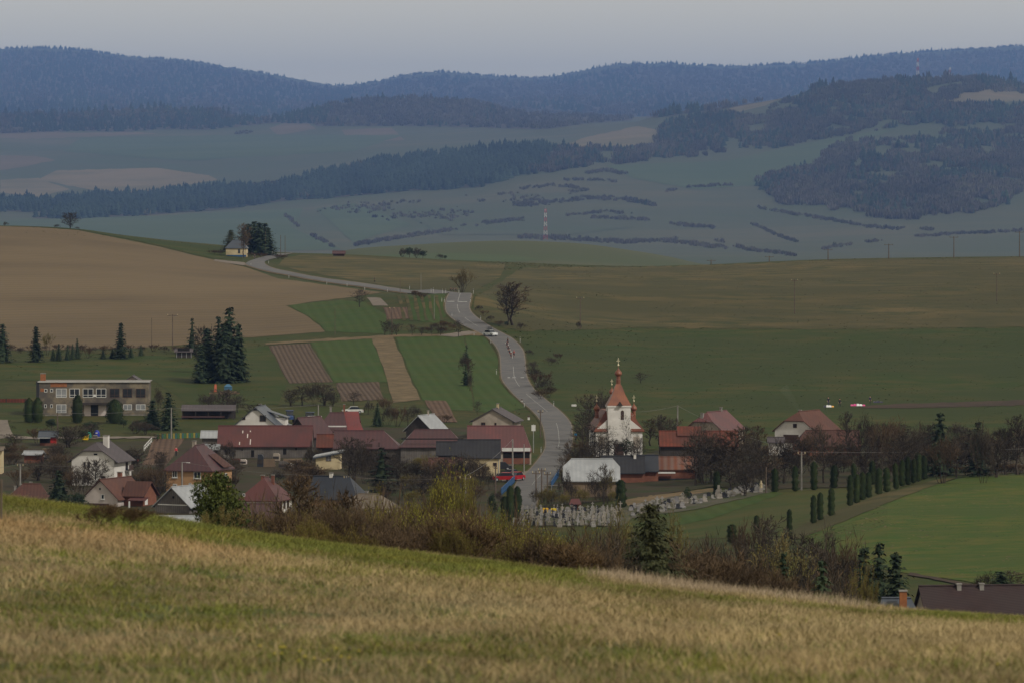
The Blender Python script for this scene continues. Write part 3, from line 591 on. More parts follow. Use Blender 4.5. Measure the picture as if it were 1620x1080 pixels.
for k, (P, w) in enumerate([([(820, 300), (870, 294), (935, 300), (900, 306)], 3), ([(890, 285), (960, 286), (975, 290)], 2), ([(925, 275), (960, 270), (998, 278)], 4), ([(810, 325), (870, 322), (930, 314), (985, 316), (1038, 325)], 5),
        ([(893, 342), (960, 336), (1008, 340)], 2.2), ([(935, 345), (1000, 347), (1060, 354), (1130, 362)], 3), ([(1045, 305), (1090, 297), (1158, 293)], 2.6), ([(1188, 354), (1225, 372), (1262, 384)], 2.5),
        ([(820, 376), (900, 378), (980, 384), (1060, 382), (1150, 394)], 4.5), ([(450, 340), (475, 362), (500, 376), (530, 392)], 4), ([(560, 388), (640, 376), (700, 366), (780, 352), (830, 348)], 4), ([(1200, 330), (1290, 345), (1390, 362), (1480, 364)], 2.5),
        ([(400, 292), (470, 284), (520, 278), (560, 272)], 2.2), ([(370, 212), (400, 208)], 4), ([(560, 262), (590, 258)], 2), ([(1130, 380), (1180, 396), (1260, 405)], 2.5), ([(1300, 395), (1400, 380), (1500, 372), (1620, 366)], 2)]):
    hedge(P, w, 100 + k)

# ------------------------------------------------------------------ tree prototypes (unit height)
def rot_to(d):
    d = d / np.linalg.norm(d); a = np.array([1.0, 0, 0]) if abs(d[0]) < .8 else np.array([0, 1.0, 0])
    s = np.cross(d, a); s /= np.linalg.norm(s); return s, np.cross(d, s)
class TB:
    """triangles for a tree: limbs as three-sided tubes, twigs as slivers, leaves as small triangles"""
    def __init__(s): s.v = []; s.f = []
    def limb(s, p, q, r0, r1):
        a, b = rot_to(q - p); n = len(s.v)
        for w, r in ((p, r0), (q, r1)):
            for t in (0, 2.094, 4.189): s.v.append(w + a * (math.cos(t) * r) + b * (math.sin(t) * r))
        for i in range(3):
            j = (i + 1) % 3; s.f += [(n + i, n + j, n + 3 + j), (n + i, n + 3 + j, n + 3 + i)]
    def sliver(s, p, q, w, rg):
        a, b = rot_to(q - p); t = rg.uniform(0, 6.28); o = (a * math.cos(t) + b * math.sin(t)) * w; n = len(s.v)
        s.v += [p - o, p + o, q]; s.f.append((n, n + 1, n + 2))
    def leaf(s, p, w, rg, up=0.0):
        n = len(s.v); d = np.array([rg.gauss(0, 1), rg.gauss(0, 1), rg.gauss(0, 1) + up]); a, b = rot_to(d); a = a * w; b = b * w * rg.uniform(.6, 1.3)
        s.v += [p - a, p + a * .8, p + b * 1.4]; s.f.append((n, n + 1, n + 2))
    def mesh(s, name, m): return np_mesh(name, s.v, s.f, [m])
def vec(*a): return np.array(a, float)
def bare_tree(seed, bark, twigm, stems=1, spread=.75, trunk=.22, levels=4, tw=.0036, fork=3, up=.35, width=.5, leaves=0, leafm=None, lean=.0, r0=.022, ntw=3):
    """returns (wood mesh, twig mesh, leaf mesh or None)"""
    rg = random.Random(seed); W = TB(); T = TB(); Lf = TB()
    def grow(p, d, ln, r, lev):
        n = 2; q = p
        for i in range(n):
            d = d + vec(rg.gauss(0, .12), rg.gauss(0, .12), rg.gauss(0, .06) + .05); d /= np.linalg.norm(d)
            q2 = q + d * ln / n; rr = r * (1 - .25 * (i + 1))
            (W.limb(q, q2, r * (1 - .25 * i), rr) if lev > 1 else T.limb(q, q2, max(r * (1 - .25 * i), tw), max(rr, tw * .7))); q = q2
            if lev <= 2:
                for _ in range(ntw):
                    a, b = rot_to(d); t = rg.uniform(0, 6.28); s = rg.uniform(.5, 1.1)
                    e = d * rg.uniform(.5, 1) + (a * math.cos(t) + b * math.sin(t)) * s + vec(0, 0, up * .5); e /= np.linalg.norm(e)
                    q3 = q + e * ln * rg.uniform(.45, 1.0); T.sliver(q, q3, tw, rg)
                    for _ in range(leaves): Lf.leaf(q + (q3 - q) * rg.uniform(.3, 1.05) + vec(rg.gauss(0, .01), rg.gauss(0, .01), rg.gauss(0, .01)), .008, rg)
        if lev > 0:
            for k in range(fork + (rg.random() < .4)):
                a, b = rot_to(d); t = 6.283 * (k / fork) + rg.uniform(-.6, .6); s = spread * rg.uniform(.6, 1.3)
                e = d + (a * math.cos(t) + b * math.sin(t)) * s + vec(0, 0, up * rg.uniform(.4, 1)); e /= np.linalg.norm(e)
                grow(q, e, ln * rg.uniform(.62, .86), r * .55, lev - 1)
    for k in range(stems):
        t = 6.283 * k / max(stems, 1) + rg.uniform(-.5, .5); s = 0 if stems == 1 else rg.uniform(.1, width)
        d = vec(math.cos(t) * s + lean, math.sin(t) * s, 1.0); d /= np.linalg.norm(d)
        p = vec(math.cos(t) * s * .12, math.sin(t) * s * .12, -.03)
        grow(p, d, trunk * rg.uniform(.8, 1.15) + .03, r0 * rg.uniform(.7, 1.1), levels)
    allv = np.array(W.v + T.v); top = allv[:, 2].max(); rad = np.percentile(np.abs(allv[:, :2]), 96); top = np.percentile(allv[:, 2], 99.3)
    for B in (W, T, Lf):
        for i in range(len(B.v)): B.v[i] = B.v[i] / top
    return W.mesh('branches', bark), T.mesh('twigs', twigm), (Lf.mesh('leaves', leafm) if leaves else None), rad / top
def oval_tree(seed, bark, twigm, cw=.3, base=.16, nl=24, tw=.0036, up=.5, leaves=0, leafm=None, trunks=1, r0=.02, nsub=6, ntw=6, lw=.009):
    """leafless tree with a leader and side limbs filling an oval crown"""
    rg = random.Random(seed); W = TB(); T = TB(); Lf = TB()
    for k in range(trunks):
        lx = 0 if trunks == 1 else (-1) ** k * .12; pts = [vec(lx * .2, 0, -.03)]
        for i in range(6): pts.append(vec(lx * (i + 1) / 6 + rg.gauss(0, .012), rg.gauss(0, .012), .93 * (i + 1) / 6))
        for i in range(6): W.limb(pts[i], pts[i + 1], r0 * (1 - i / 6.3), r0 * (1 - (i + 1) / 6.3))
        n = int(nl / trunks ** .6)
        for i in range(n):
            f = (i + rg.random()) / n; z = base + (.93 - base) * f; s = min(5, int(z / .93 * 6)); q = pts[s] + (pts[s + 1] - pts[s]) * (z / .93 * 6 - s)
            env = cw * max(.12, math.sin(math.pi * min(.97, .2 + .8 * f))) ** .65 * rg.uniform(.6, 1.1); t = i * 2.4 + rg.uniform(-.5, .5); el = rg.uniform(.25, .7) * (1 + up * f); d = vec(math.cos(t), math.sin(t), el); d /= np.linalg.norm(d); r = lw * (1 - .6 * f)
            for j in range(3):
                d = d + vec(rg.gauss(0, .14), rg.gauss(0, .14), .12); d /= np.linalg.norm(d); q2 = q + d * env / 3; W.limb(q, q2, r * (1 - j * .28), r * (1 - (j + 1) * .28))
                for m_ in range(nsub // 3 + (j == 2)):
                    a, b = rot_to(d); tt = rg.uniform(0, 6.28); e = d * rg.uniform(.4, .9) + (a * math.cos(tt) + b * math.sin(tt)) * rg.uniform(.4, 1) + vec(0, 0, .35); e /= np.linalg.norm(e); p0 = q + (q2 - q) * rg.random(); ln = env * rg.uniform(.28, .5) + .02; p1 = p0 + e * ln; T.limb(p0, p1, tw * 1.1, tw * .6)
                    for x in range(ntw):
                        a2, b2 = rot_to(e); t2 = rg.uniform(0, 6.28); g = e * rg.uniform(.4, 1) + (a2 * math.cos(t2) + b2 * math.sin(t2)) * rg.uniform(.4, 1.0) + vec(0, 0, .3); g /= np.linalg.norm(g); s0 = p0 + (p1 - p0) * rg.uniform(.25, 1); s1 = s0 + g * ln * rg.uniform(.4, .9); T.sliver(s0, s1, tw, rg)
                        for _ in range(leaves): Lf.leaf(s0 + (s1 - s0) * rg.uniform(.4, 1.05), .009, rg)
                q = q2
    allv = np.array(W.v + T.v); top = np.percentile(allv[:, 2], 99.6); rad = np.percentile(np.abs(allv[:, :2]), 96)
    for B in (W, T, Lf):
        for i in range(len(B.v)): B.v[i] = B.v[i] / top
    return W.mesh('branches', bark), T.mesh('twigs', twigm), (Lf.mesh('leaves', leafm) if leaves else None), rad / top
def spruce(seed, m, bark, w=.2, tiers=16, droop=.35, dens=1.0, gap=0.0, tip=.02, fine=1):
    rg = random.Random(seed); T = TB(); W = TB(); W.limb(vec(0, 0, -.03), vec(0, 0, .5), .014, .009); W.limb(vec(0, 0, .5), vec(0, 0, .99), .009, .002)
    for k in range(tiers):
        f = k / (tiers - 1); z = .06 + .9 * f ** .93; rad = w * (1 - f) ** .72 + tip; nb = max(5, int((11 - 5 * f) * dens))
        for b in range(nb):
            if rg.random() < gap: continue
            t = 6.283 * b / nb + rg.uniform(-.4, .4); rr = rad * rg.uniform(.62, 1.15); zz = z + rg.uniform(-.02, .02)
            n = max(4, int(9 * (1 - f) + 3)); e = vec(math.cos(t), math.sin(t), 0)
            for i in range(n):
                g = (i + .6) / n; p = e * rr * g + vec(0, 0, zz - droop * rr * g * g + (.15 * rr * g ** 4))
                for _ in range(2 if fine == 1 else 6):
                    q = p + vec(rg.gauss(0, .013), rg.gauss(0, .013), rg.gauss(0, .008)) * (1 if fine == 1 else 1.5); a = e * (.024 / fine ** .7 * rg.uniform(.7, 1.3)) + vec(0, 0, -.016 * rg.uniform(.2, 1.6)); s = vec(-e[1], e[0], 0) * .017 / fine * rg.uniform(.6, 1.4)
                    nn = len(T.v); T.v += [q - s - a * .3, q + s - a * .3, q + a + vec(0, 0, -.004)]; T.f.append((nn, nn + 1, nn + 2))
    for i in range(26): T.leaf(vec(rg.gauss(0, .008), rg.gauss(0, .008), rg.uniform(.9, 1.0)), .012, rg, 1)
    # dark inner mass of needles around the stem
    n = len(T.v); m8 = 8
    for z, r in ((.07, .55), (.35, .5), (.65, .42), (.93, .2)):
        for i in range(m8):
            t = 6.283 * i / m8; k = (w * (1 - z) ** .85) * r * rg.uniform(.7, 1.3); T.v.append(vec(math.cos(t) * k, math.sin(t) * k, z + rg.uniform(-.03, .03)))
    for k in range(3):
        for i in range(m8):
            a, b = n + k * m8 + i, n + k * m8 + (i + 1) % m8; T.f += [(a, b, a + m8), (b, b + m8, a + m8)]
    return W.mesh('trunk', bark), T.mesh('crown', m), None, w * .8
def thuja(seed, m, bark, w=.11, flat=.75, n=1500):
    rg = random.Random(seed); T = TB(); W = TB(); W.limb(vec(0, 0, -.03), vec(0, 0, .2), .018, .012)
    def rad(z): return w * min(1.0, (z / .1 + .35)) * (1 - max(0, (z - flat) / (1 - flat)) ** 2.2) ** .5 if z < 1 else 0
    for i in range(n):
        z = rg.uniform(.02, 1.0) ; r = rad(z) * rg.uniform(.72, 1.08) * (1 + .14 * math.sin(z * 23 + seed)); t = rg.uniform(0, 6.28); p = vec(math.cos(t) * r, math.sin(t) * r, z)
        s = vec(-math.sin(t), math.cos(t), 0) * .016 * rg.uniform(.5, 1.3); u = vec(math.cos(t) * .012, math.sin(t) * .012, .045 * rg.uniform(.5, 1.3)); k = len(T.v)
        T.v += [p - s, p + s, p + u]; T.f.append((k, k + 1, k + 2))
    k = len(T.v); m8 = 9; zs = (.03, .2, .45, .7, .85, .96)
    for z in zs:
        for i in range(m8):
            t = 6.283 * i / m8; r = rad(z) * .82 * rg.uniform(.85, 1.1); T.v.append(vec(math.cos(t) * r, math.sin(t) * r, z))
    for a_ in range(len(zs) - 1):
        for i in range(m8):
            a, b = k + a_ * m8 + i, k + a_ * m8 + (i + 1) % m8; T.f += [(a, b, a + m8), (b, b + m8, a + m8)]
    return W.mesh('trunk', bark), T.mesh('crown', m), None, w
def bushy(seed, m, bark, n=2600, rx=.42, lobes=9, z0=.12, size=.02):
    """leafy or needled round crown made of clumps"""
    rg = random.Random(seed); T = TB(); W = TB(); W.limb(vec(0, 0, -.03), vec(.02, .01, .5), .022, .012); C = []
    for i in range(lobes):
        t = rg.uniform(0, 6.28); z = rg.uniform(z0 + .1, .84); r = rx * rg.uniform(.15, .75) * (1 - max(0, z - .6)); C.append((vec(math.cos(t) * r, math.sin(t) * r, z), rg.uniform(.12, .22)))
        W.limb(vec(0, 0, z * .5), C[-1][0], .009, .004)
    C.append((vec(0, 0, .86), .13))
    for i in range(n):
        c, r = rg.choice(C); d = vec(rg.gauss(0, 1), rg.gauss(0, 1), rg.gauss(0, 1)); d /= np.linalg.norm(d); p = c + d * r * rg.uniform(.35, 1.05) ** .6
        if p[2] > .02: T.leaf(p, size * rg.uniform(.6, 1.3), rg, .6)
    top = max(p[2] for p in T.v)
    for B in (T, W):
        for i in range(len(B.v)): B.v[i] = B.v[i] / top
    return W.mesh('trunk', bark), T.mesh('crown', m), None, rx / top
BARK = mat('bark', (0.085, 0.065, 0.05), (0.05, 0.04, 0.032), 3.0, rnd=.2)
TW_BROWN = mat('twigs_brown', (0.17, 0.118, 0.08), (0.12, 0.085, 0.06), 0.4, rnd=.3)
TW_GREY = mat('twigs_grey', (0.125, 0.102, 0.086), (0.088, 0.073, 0.063), 0.4, rnd=.3)
TW_RED = mat('twigs_reddish', (0.19, 0.128, 0.075), (0.135, 0.092, 0.056), 0.4, rnd=.25)
TW_OLIVE = mat('twigs_olive', (0.2, 0.155, 0.062), (0.145, 0.115, 0.05), 0.4, rnd=.25)
BUD = mat('buds_yellow_green', (0.19, 0.175, 0.024), (0.13, 0.13, 0.02), 0.5, rnd=.25)
BUD_GR = mat('buds_pale_green', (0.17, 0.17, 0.05), (0.2, 0.17, 0.07), 0.5, rnd=.2)
BLOSSOM = mat('blossom', (0.6, 0.58, 0.5), (0.45, 0.44, 0.34), 0.8, rnd=.1)
SPR = mat('spruce_needles', (0.020, 0.034, 0.018), (0.034, 0.046, 0.022), 0.8, rnd=.3)
SPR_B = mat('spruce_brownish', (0.052, 0.052, 0.022), (0.03, 0.036, 0.016), 0.9, rnd=.2)
THU = mat('thuja_green', (0.024, 0.040, 0.014), (0.040, 0.052, 0.018), 1.2, rnd=.3)
PINE = mat('pine_needles', (0.035, 0.052, 0.014), (0.07, 0.082, 0.02), 1.1, rnd=.15)
PROTO = {
 'tree_a': oval_tree(1, BARK, TW_GREY, .3, .2),
 'tree_b': oval_tree(2, BARK, TW_BROWN, .25, .25, up=.8),
 'tree_c': oval_tree(3, BARK, TW_GREY, .42, .22, nl=20),
 'round_tree': oval_tree(12, BARK, TW_GREY, .42, .1, nl=30, trunks=2, nsub=7),
 'broom': bare_tree(4, BARK, TW_OLIVE, stems=7, width=.35, levels=3, fork=2, spread=.45, trunk=.3, up=.6, ntw=5, r0=.016),
 'shrub_brown': bare_tree(5, BARK, TW_BROWN, stems=9, width=.8, levels=3, fork=2, spread=.6, trunk=.25, up=.45, ntw=5, r0=.009, tw=.0042),
 'shrub_grey': bare_tree(6, BARK, TW_GREY, stems=10, width=.9, levels=3, fork=2, spread=.7, trunk=.24, up=.35, ntw=5, r0=.008, tw=.0042),
 'shrub_red': bare_tree(7, BARK, TW_RED, stems=10, width=.75, levels=3, fork=2, spread=.5, trunk=.25, up=.55, ntw=5, r0=.008, tw=.0040),
 'shrub_olive': bare_tree(8, BARK, TW_OLIVE, stems=10, width=.8, levels=3, fork=2, spread=.6, trunk=.25, up=.5, ntw=4, r0=.008, tw=.0040, leaves=1, leafm=BUD),
 'willow': bare_tree(9, BARK, TW_OLIVE, stems=6, width=.5, levels=3, fork=3, spread=.6, trunk=.24, up=.5, ntw=4, r0=.012, leaves=2, leafm=BUD),
 'pale_willow': bare_tree(13, BARK, TW_OLIVE, stems=3, width=.4, levels=4, fork=2, spread=.75, trunk=.2, up=.3, ntw=4, r0=.014, leaves=2, leafm=BUD_GR),
 'blossom': oval_tree(10, BARK, TW_GREY, .36, .15, nl=16, ntw=4, tw=.0022, leaves=1, leafm=BLOSSOM),
 'fruit': oval_tree(11, BARK, TW_GREY, .5, .2, nl=18, r0=.03, lw=.014, tw=.005),
 'spruce': spruce(21, SPR, BARK, .2), 'spruce2': spruce(22, SPR, BARK, .17, tiers=18), 'spruce_open': spruce(23, SPR_B, BARK, .27, tiers=17, droop=.32, gap=.06, dens=1.3, fine=2.4), 'spruce_thin': spruce(24, SPR, BARK, .17, tiers=10, gap=.3, droop=.3), 'spruce_wide': spruce(25, SPR, BARK, .3, tiers=14, dens=1.2),
 'thuja': thuja(31, THU, BARK, .11), 'thuja2': thuja(32, THU, BARK, .13, flat=.8), 'thuja_fat': thuja(33, THU, BARK, .27, flat=.45, n=1800),
 'pine_bush': bushy(41, PINE, BARK, 9000, .42, 22, .04, .018), 'ball': bushy(42, THU, BARK, 1500, .36, 7, .42, .022), 'dark_bush': bushy(43, SPR, BARK, 2400, .5, 10, .02, .022),
}
def plant(kind, name, label, u, vb=None, vt=None, d=None, w=None, group=None, cat='tree', h=None, one=False, wiggle=True):
    """a tree or shrub in photo column u; foot on row vb (or at distance d), top on row vt, crown about w columns wide"""
    if d is None: d = gd(u, vb)
    p = G(u, d); hh = h if h is not None else (HOR - vt) / F * d - p.z
    wm, cm, lm, rad = PROTO[kind]
    sx = hh if w is None else (w / F * d / 2) / rad
    t = thing(name, label, cat, p, random.uniform(0, 6.28) if wiggle else 0, group)
    t.scale = (sx * random.uniform(.9, 1.12), sx * random.uniform(.9, 1.12), hh)
    if 'thuja' in kind: t.rotation_euler = (random.gauss(0, .018), random.gauss(0, .018), t.rotation_euler[2]); t.scale.z *= random.uniform(.86, 1.06); t.scale.x *= random.uniform(.82, 1.12); t.scale.y = t.scale.x
    bare = cm.name.startswith('twigs')
    link('trunk', wm, t); link('crown', cm, t)
    if lm is not None: link('leaves' if 'blossom' not in kind else 'blossoms', lm, t)
    return t

# ------------------------------------------------------------------ buildings
PLASTER_W = mat('plaster_white', (0.62, 0.60, 0.57), (0.52, 0.50, 0.47), 0.5, detail=6, bump=.05)
PLASTER_P = mat('plaster_pinkish', (0.50, 0.44, 0.41), (0.42, 0.37, 0.34), 0.6)
PLASTER_G = mat('plaster_grey_beige', (0.36, 0.31, 0.26), (0.28, 0.24, 0.2), 0.7)
PLASTER_C = mat('plaster_cream', (0.52, 0.43, 0.27), (0.44, 0.36, 0.22), 0.6)
PLASTER_O = mat('plaster_ochre', (0.38, 0.23, 0.12), (0.31, 0.18, 0.095), 0.6)
SCHOOLW = mat('school_render', (0.31, 0.255, 0.175), (0.18, 0.155, 0.125), 0.45, detail=9, col3=(0.13, 0.115, 0.10), scale3=0.45)
BRICK_O = mat('exposed_brick', (0.38, 0.15, 0.06), (0.28, 0.11, 0.05), 1.2)
BRICK_R = mat('brick_red', (0.20, 0.085, 0.055), (0.15, 0.065, 0.045), 1.0)
WOOD_G = mat('wood_weathered', (0.19, 0.172, 0.155), (0.125, 0.11, 0.1), 0.6, detail=8, wave=(1.05, 0, .5, (0.085, 0.076, 0.07)))
WOOD_T = mat('wood_tan', (0.26, 0.19, 0.125), (0.19, 0.14, 0.10), 0.5, wave=(1.2, 0, .35, (0.12, 0.09, 0.07)))
WOOD_D = mat('wood_dark', (0.06, 0.05, 0.045), (0.04, 0.034, 0.03), 0.6, wave=(1.05, 0, .4, (0.03, 0.026, 0.024)))
ROOF_RED = mat('sheet_roof_red', (0.12, 0.036, 0.034), (0.075, 0.032, 0.03), 0.35, rough=.55, spec=.4, wave=(.42, 0, .3, (0.10, 0.03, 0.027)), col3=(0.12, 0.04, 0.034), scale3=.12)
ROOF_MAR = mat('sheet_roof_maroon', (0.105, 0.04, 0.04), (0.082, 0.036, 0.038), 0.4, rough=.55, spec=.4, wave=(.42, 0, .35, (0.06, 0.03, 0.032)))
ROOF_BRI = mat('sheet_roof_bright_red', (0.21, 0.045, 0.042), (0.16, 0.04, 0.038), 0.3, rough=.5, spec=.4, wave=(.5, 0, .25, (0.2, 0.04, 0.038)))
ROOF_PINK = mat('sheet_roof_rose', (0.165, 0.06, 0.058), (0.13, 0.052, 0.05), 0.3, rough=.5, spec=.4, wave=(.5, 0, .3, (0.105, 0.042, 0.042)))
ROOF_ORG = mat('tile_roof_orange', (0.215, 0.058, 0.035), (0.14, 0.046, 0.03), 0.6, rough=.7, wave=(.5, 0, .35, (0.1, 0.038, 0.026)), col3=(0.11, 0.05, 0.04), scale3=.2)
ROOF_RUST = mat('sheet_roof_rust', (0.21, 0.075, 0.04), (0.15, 0.09, 0.07), 0.5, rough=.7, wave=(.28, 0, .5, (0.2, 0.15, 0.13)))
ROOF_BRN = mat('tile_roof_brown', (0.13, 0.058, 0.042), (0.095, 0.046, 0.036), 0.5, rough=.7, wave=(.6, 0, .3, (0.07, 0.035, 0.03)))
ROOF_TER = mat('tile_roof_terracotta', (0.15, 0.07, 0.05), (0.115, 0.055, 0.042), 0.5, rough=.7, wave=(.6, 0, .25, (0.11, 0.05, 0.04)))
ROOF_BLU = mat('sheet_roof_blue_grey', (0.08, 0.095, 0.12), (0.064, 0.078, 0.1), 0.4, rough=.4, spec=.5, wave=(.5, 0, .25, (0.055, 0.066, 0.085)))
ROOF_NAV = mat('sheet_roof_navy', (0.03, 0.036, 0.05), (0.022, 0.027, 0.038), 0.4, rough=.5, spec=.4)
ROOF_CHA = mat('roof_charcoal', (0.045, 0.045, 0.05), (0.033, 0.033, 0.037), 0.5, rough=.7, wave=(.5, 0, .3, (0.03, 0.03, 0.033)))
ROOF_GRY = mat('roof_grey_purple', (0.125, 0.105, 0.11), (0.1, 0.085, 0.09), 0.5, rough=.6, wave=(.5, 0, .3, (0.085, 0.072, 0.076)))
ROOF_TAN = mat('roof_asbestos_tan', (0.21, 0.17, 0.13), (0.16, 0.13, 0.10), 0.6, rough=.8)
ROOF_WHT = mat('sheet_roof_galvanised', (0.50, 0.52, 0.54), (0.40, 0.42, 0.44), 0.4, rough=.45, spec=.5, metal=.25, wave=(.45, 0, .3, (0.34, 0.36, 0.38)))
CHURCH_W = mat('church_limewash', (0.62, 0.60, 0.57), (0.52, 0.50, 0.47), 0.5)
COPPER = mat('church_roof', (0.225, 0.078, 0.034), (0.15, 0.054, 0.028), 0.5, rough=.5, spec=.4, wave=(.9, 0, .25, (0.16, 0.048, 0.026)))
GOLD = mat('gilded_metal', (0.75, 0.68, 0.5), (0.65, 0.58, 0.4), 1.0, rough=.35, metal=.5)
STONE = mat('stone_plinth', (0.2, 0.185, 0.165), (0.14, 0.13, 0.115), 0.9)
CONC = mat('concrete', (0.33, 0.31, 0.285), (0.26, 0.245, 0.225), 1.2)
FRAME_W = mat('paint_white', (0.70, 0.70, 0.68), (0.62, 0.62, 0.6), 1.0, rough=.5)
FRAME_D = mat('paint_dark_brown', (0.07, 0.042, 0.034), (0.055, 0.034, 0.028), 1.0, rough=.5)
GLASS = mat('window_glass', (0.020, 0.023, 0.027), (0.028, 0.032, 0.037), 0.3, rough=.08, spec=.6)
CURTAIN = mat('window_with_curtain', (0.24, 0.25, 0.26), (0.18, 0.19, 0.2), 0.6, rough=.1, spec=.6)
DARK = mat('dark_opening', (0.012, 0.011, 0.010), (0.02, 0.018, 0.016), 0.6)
RUBBER = mat('rubber', (0.02, 0.02, 0.02), (0.03, 0.03, 0.03), 2)
STEEL = mat('galvanised_steel', (0.38, 0.39, 0.40), (0.3, 0.31, 0.32), 1.5, rough=.4, metal=.4)
POLEWOOD = mat('pole_wood', (0.13, 0.10, 0.08), (0.09, 0.07, 0.055), 1.5)
REDP = mat('paint_red', (0.40, 0.03, 0.025), (0.33, 0.025, 0.02), 1.0, rough=.45)
BLUEP = mat('paint_blue', (0.03, 0.09, 0.20), (0.025, 0.07, 0.16), 0.8, rough=.5)
def plain(name, c, rough=.5): return mat(name, c, tuple(x * .85 for x in c), 1.2, rough=rough, spec=.4)
class House:
    def __init__(s, name, label, u, v, yaw, L, W, h, r, wall, roof, e0=(0, 1), e1=(0, 1), o=.45, og=.35, face='front', d=None, px=False, cat='house', group=None, t=.14, plinth=None, roof_name='roof'):
        d = gd(u, v) if d is None else d; s.d = d; s.k = d / F; s.u = u; s.v = HOR - float(H(u, d)) * F / d
        if px: L, h, r = L * s.k, h * s.k, r * s.k
        s.L, s.W, s.h, s.r, s.yaw = L, W, h, r, R(yaw)
        g = G(u, d); off = {'front': Vector((0, W / 2, 0)), 'x0': Vector((L / 2, 0, 0)), 'c': Vector((0, 0, 0))}[face]; off.rotate(Matrix.Rotation(s.yaw, 3, 'Z'))
        s.t = thing(name, label, cat, g + off, s.yaw, group); s.face = face
        if r > 0:
            X = L / 2; Y = W / 2; m = MB()
            for sg in (-1, 1): m.poly([(-X, sg * Y, -1.2), (X, sg * Y, -1.2), (X, sg * Y, h), (-X, sg * Y, h)], flip=sg > 0)
            for xs, (a, f) in ((-X, e0), (X, e1)):
                pts = [(xs, -Y, -1.2), (xs, Y, -1.2), (xs, Y, h)]
                if f > 0: pts += [(xs, Y * (1 - f), h + r * f), (xs, -Y * (1 - f), h + r * f)] if f < 1 else [(xs, 0, h + r)]
                pts.append((xs, -Y, h)); m.poly(pts, flip=xs < 0)
            m.build('wall', wall, s.t)
            ye = Y + o; ze = h - o * r / Y; zr = h + r + .02; x0 = -X - og; x1 = X + og; m = MB()
            f0, f1 = e0[1], e1[1]; zf = lambda f: ze + f * (zr - ze); xa, xb = x0 + e0[0], x1 - e1[0]
            for sg in (-1, 1):
                p = [(x0, sg * ye, ze), (x1, sg * ye, ze)]
                if f1 > 0: p.append((x1, sg * ye * (1 - f1), zf(f1)))
                if not (f1 == 1 and e1[0] == 0): p.append((xb, 0, zr))
                if not (f0 == 1 and e0[0] == 0): p.append((xa, 0, zr))
                if f0 > 0: p.append((x0, sg * ye * (1 - f0), zf(f0)))
                q = []
                for w in p:
                    if not q or (Vector(w) - Vector(q[-1])).length > 1e-4: q.append(w)
                m.slab([(a, b, c + t) for a, b, c in (q if sg < 0 else q[::-1])], t)
            for xs, (a, f), sg in ((x0, e0, -1), (x1, e1, 1)):
                if a > 0:
                    p = [(xs, -sg * ye * (1 - f), zf(f)), (xs, sg * ye * (1 - f), zf(f)), (xs - sg * a, 0, zr)]
                    if sg < 0: p = [p[0], p[1], p[2]]
                    n = (Vector(p[1]) - Vector(p[0])).cross(Vector(p[2]) - Vector(p[0]))
                    if n.z < 0: p = p[::-1]
                    m.slab([(q[0], q[1], q[2] + t) for q in p], t)
            s.roof = m.build(roof_name, roof, s.t)
            # ridge cap, a sub-part
            if xb - xa > .6: MB().tube((xa, 0, zr + t + .01), (xb, 0, zr + t + .01), .11, .11, 6).build('ridge_cap', roof, s.roof)
        if plinth: MB().box(-L / 2 - .05, L / 2 + .05, -W / 2 - .05, W / 2 + .05, -1.2, .45).build('plinth', plinth, s.t)
    def fb(s, face, a0, a1, z0, z1, n0, n1, m=None):
        m = m or MB()
        if face == 'front': return m.box(a0, a1, -s.W / 2 - n1, -s.W / 2 - n0, z0, z1)
        if face == 'x0': return m.box(-s.L / 2 - n1, -s.L / 2 - n0, -a1, -a0, z0, z1)
        return m.box(s.L / 2 + n0, s.L / 2 + n1, a0, a1, z0, z1)
    def px(s, box):
        u0, u1, v0, v1 = box; return (u0 - s.u) * s.k, (u1 - s.u) * s.k, (s.v - v1) * s.k, (s.v - v0) * s.k
    def win(s, box, face=None, frame=None, pane=None, mull=1, sill=False, m=False, tr=False, name='window'):
        face = face or ('front' if s.face != 'x0' else 'x0')
        a0, a1, z0, z1 = box if m else s.px(box); b = MB(); t = min(.10, .13 * (a1 - a0) + .02)
        for q in ((a0, a1, z0, z0 + t), (a0, a1, z1 - t, z1), (a0, a0 + t, z0 + t, z1 - t), (a1 - t, a1, z0 + t, z1 - t)): s.fb(face, *q, .012, .06, b)
        for k in range(mull):
            c = a0 + (a1 - a0) * (k + 1) / (mull + 1); s.fb(face, c - t * .4, c + t * .4, z0 + t, z1 - t, .012, .055, b)
        if tr: s.fb(face, a0 + t, a1 - t, z0 + (z1 - z0) * .26, z0 + (z1 - z0) * .26 + t * .8, .012, .05, b)
        w = b.build(name, frame or FRAME_W, s.t); s.fb(face, a0 + t * .5, a1 - t * .5, z0 + t * .5, z1 - t * .5, .004, .03).build('pane', pane or GLASS, w)
        if sill: s.fb(face, a0 - .08, a1 + .08, z0 - .09, z0 - .005, .01, .14).build('sill', FRAME_W, w)
        return w
    def slab(s, name, box, mm, face=None, n0=.006, n1=.05, m=False, parent=None):
        face = face or ('front' if s.face != 'x0' else 'x0'); a0, a1, z0, z1 = box if m else s.px(box)
        return s.fb(face, a0, a1, z0, z1, n0, n1).build(name, mm, parent or s.t)
    def chim(s, x, y, z0, z1, w, mm=None, cap=None):
        c = MB().box(x - w / 2, x + w / 2, y - w / 2, y + w / 2, z0, z1).build('chimney', mm or CONC, s.t)
        MB().box(x - w / 2 - .06, x + w / 2 + .06, y - w / 2 - .06, y + w / 2 + .06, z1 + .004, z1 + .12).build('chimney_cap', cap or CONC, c)
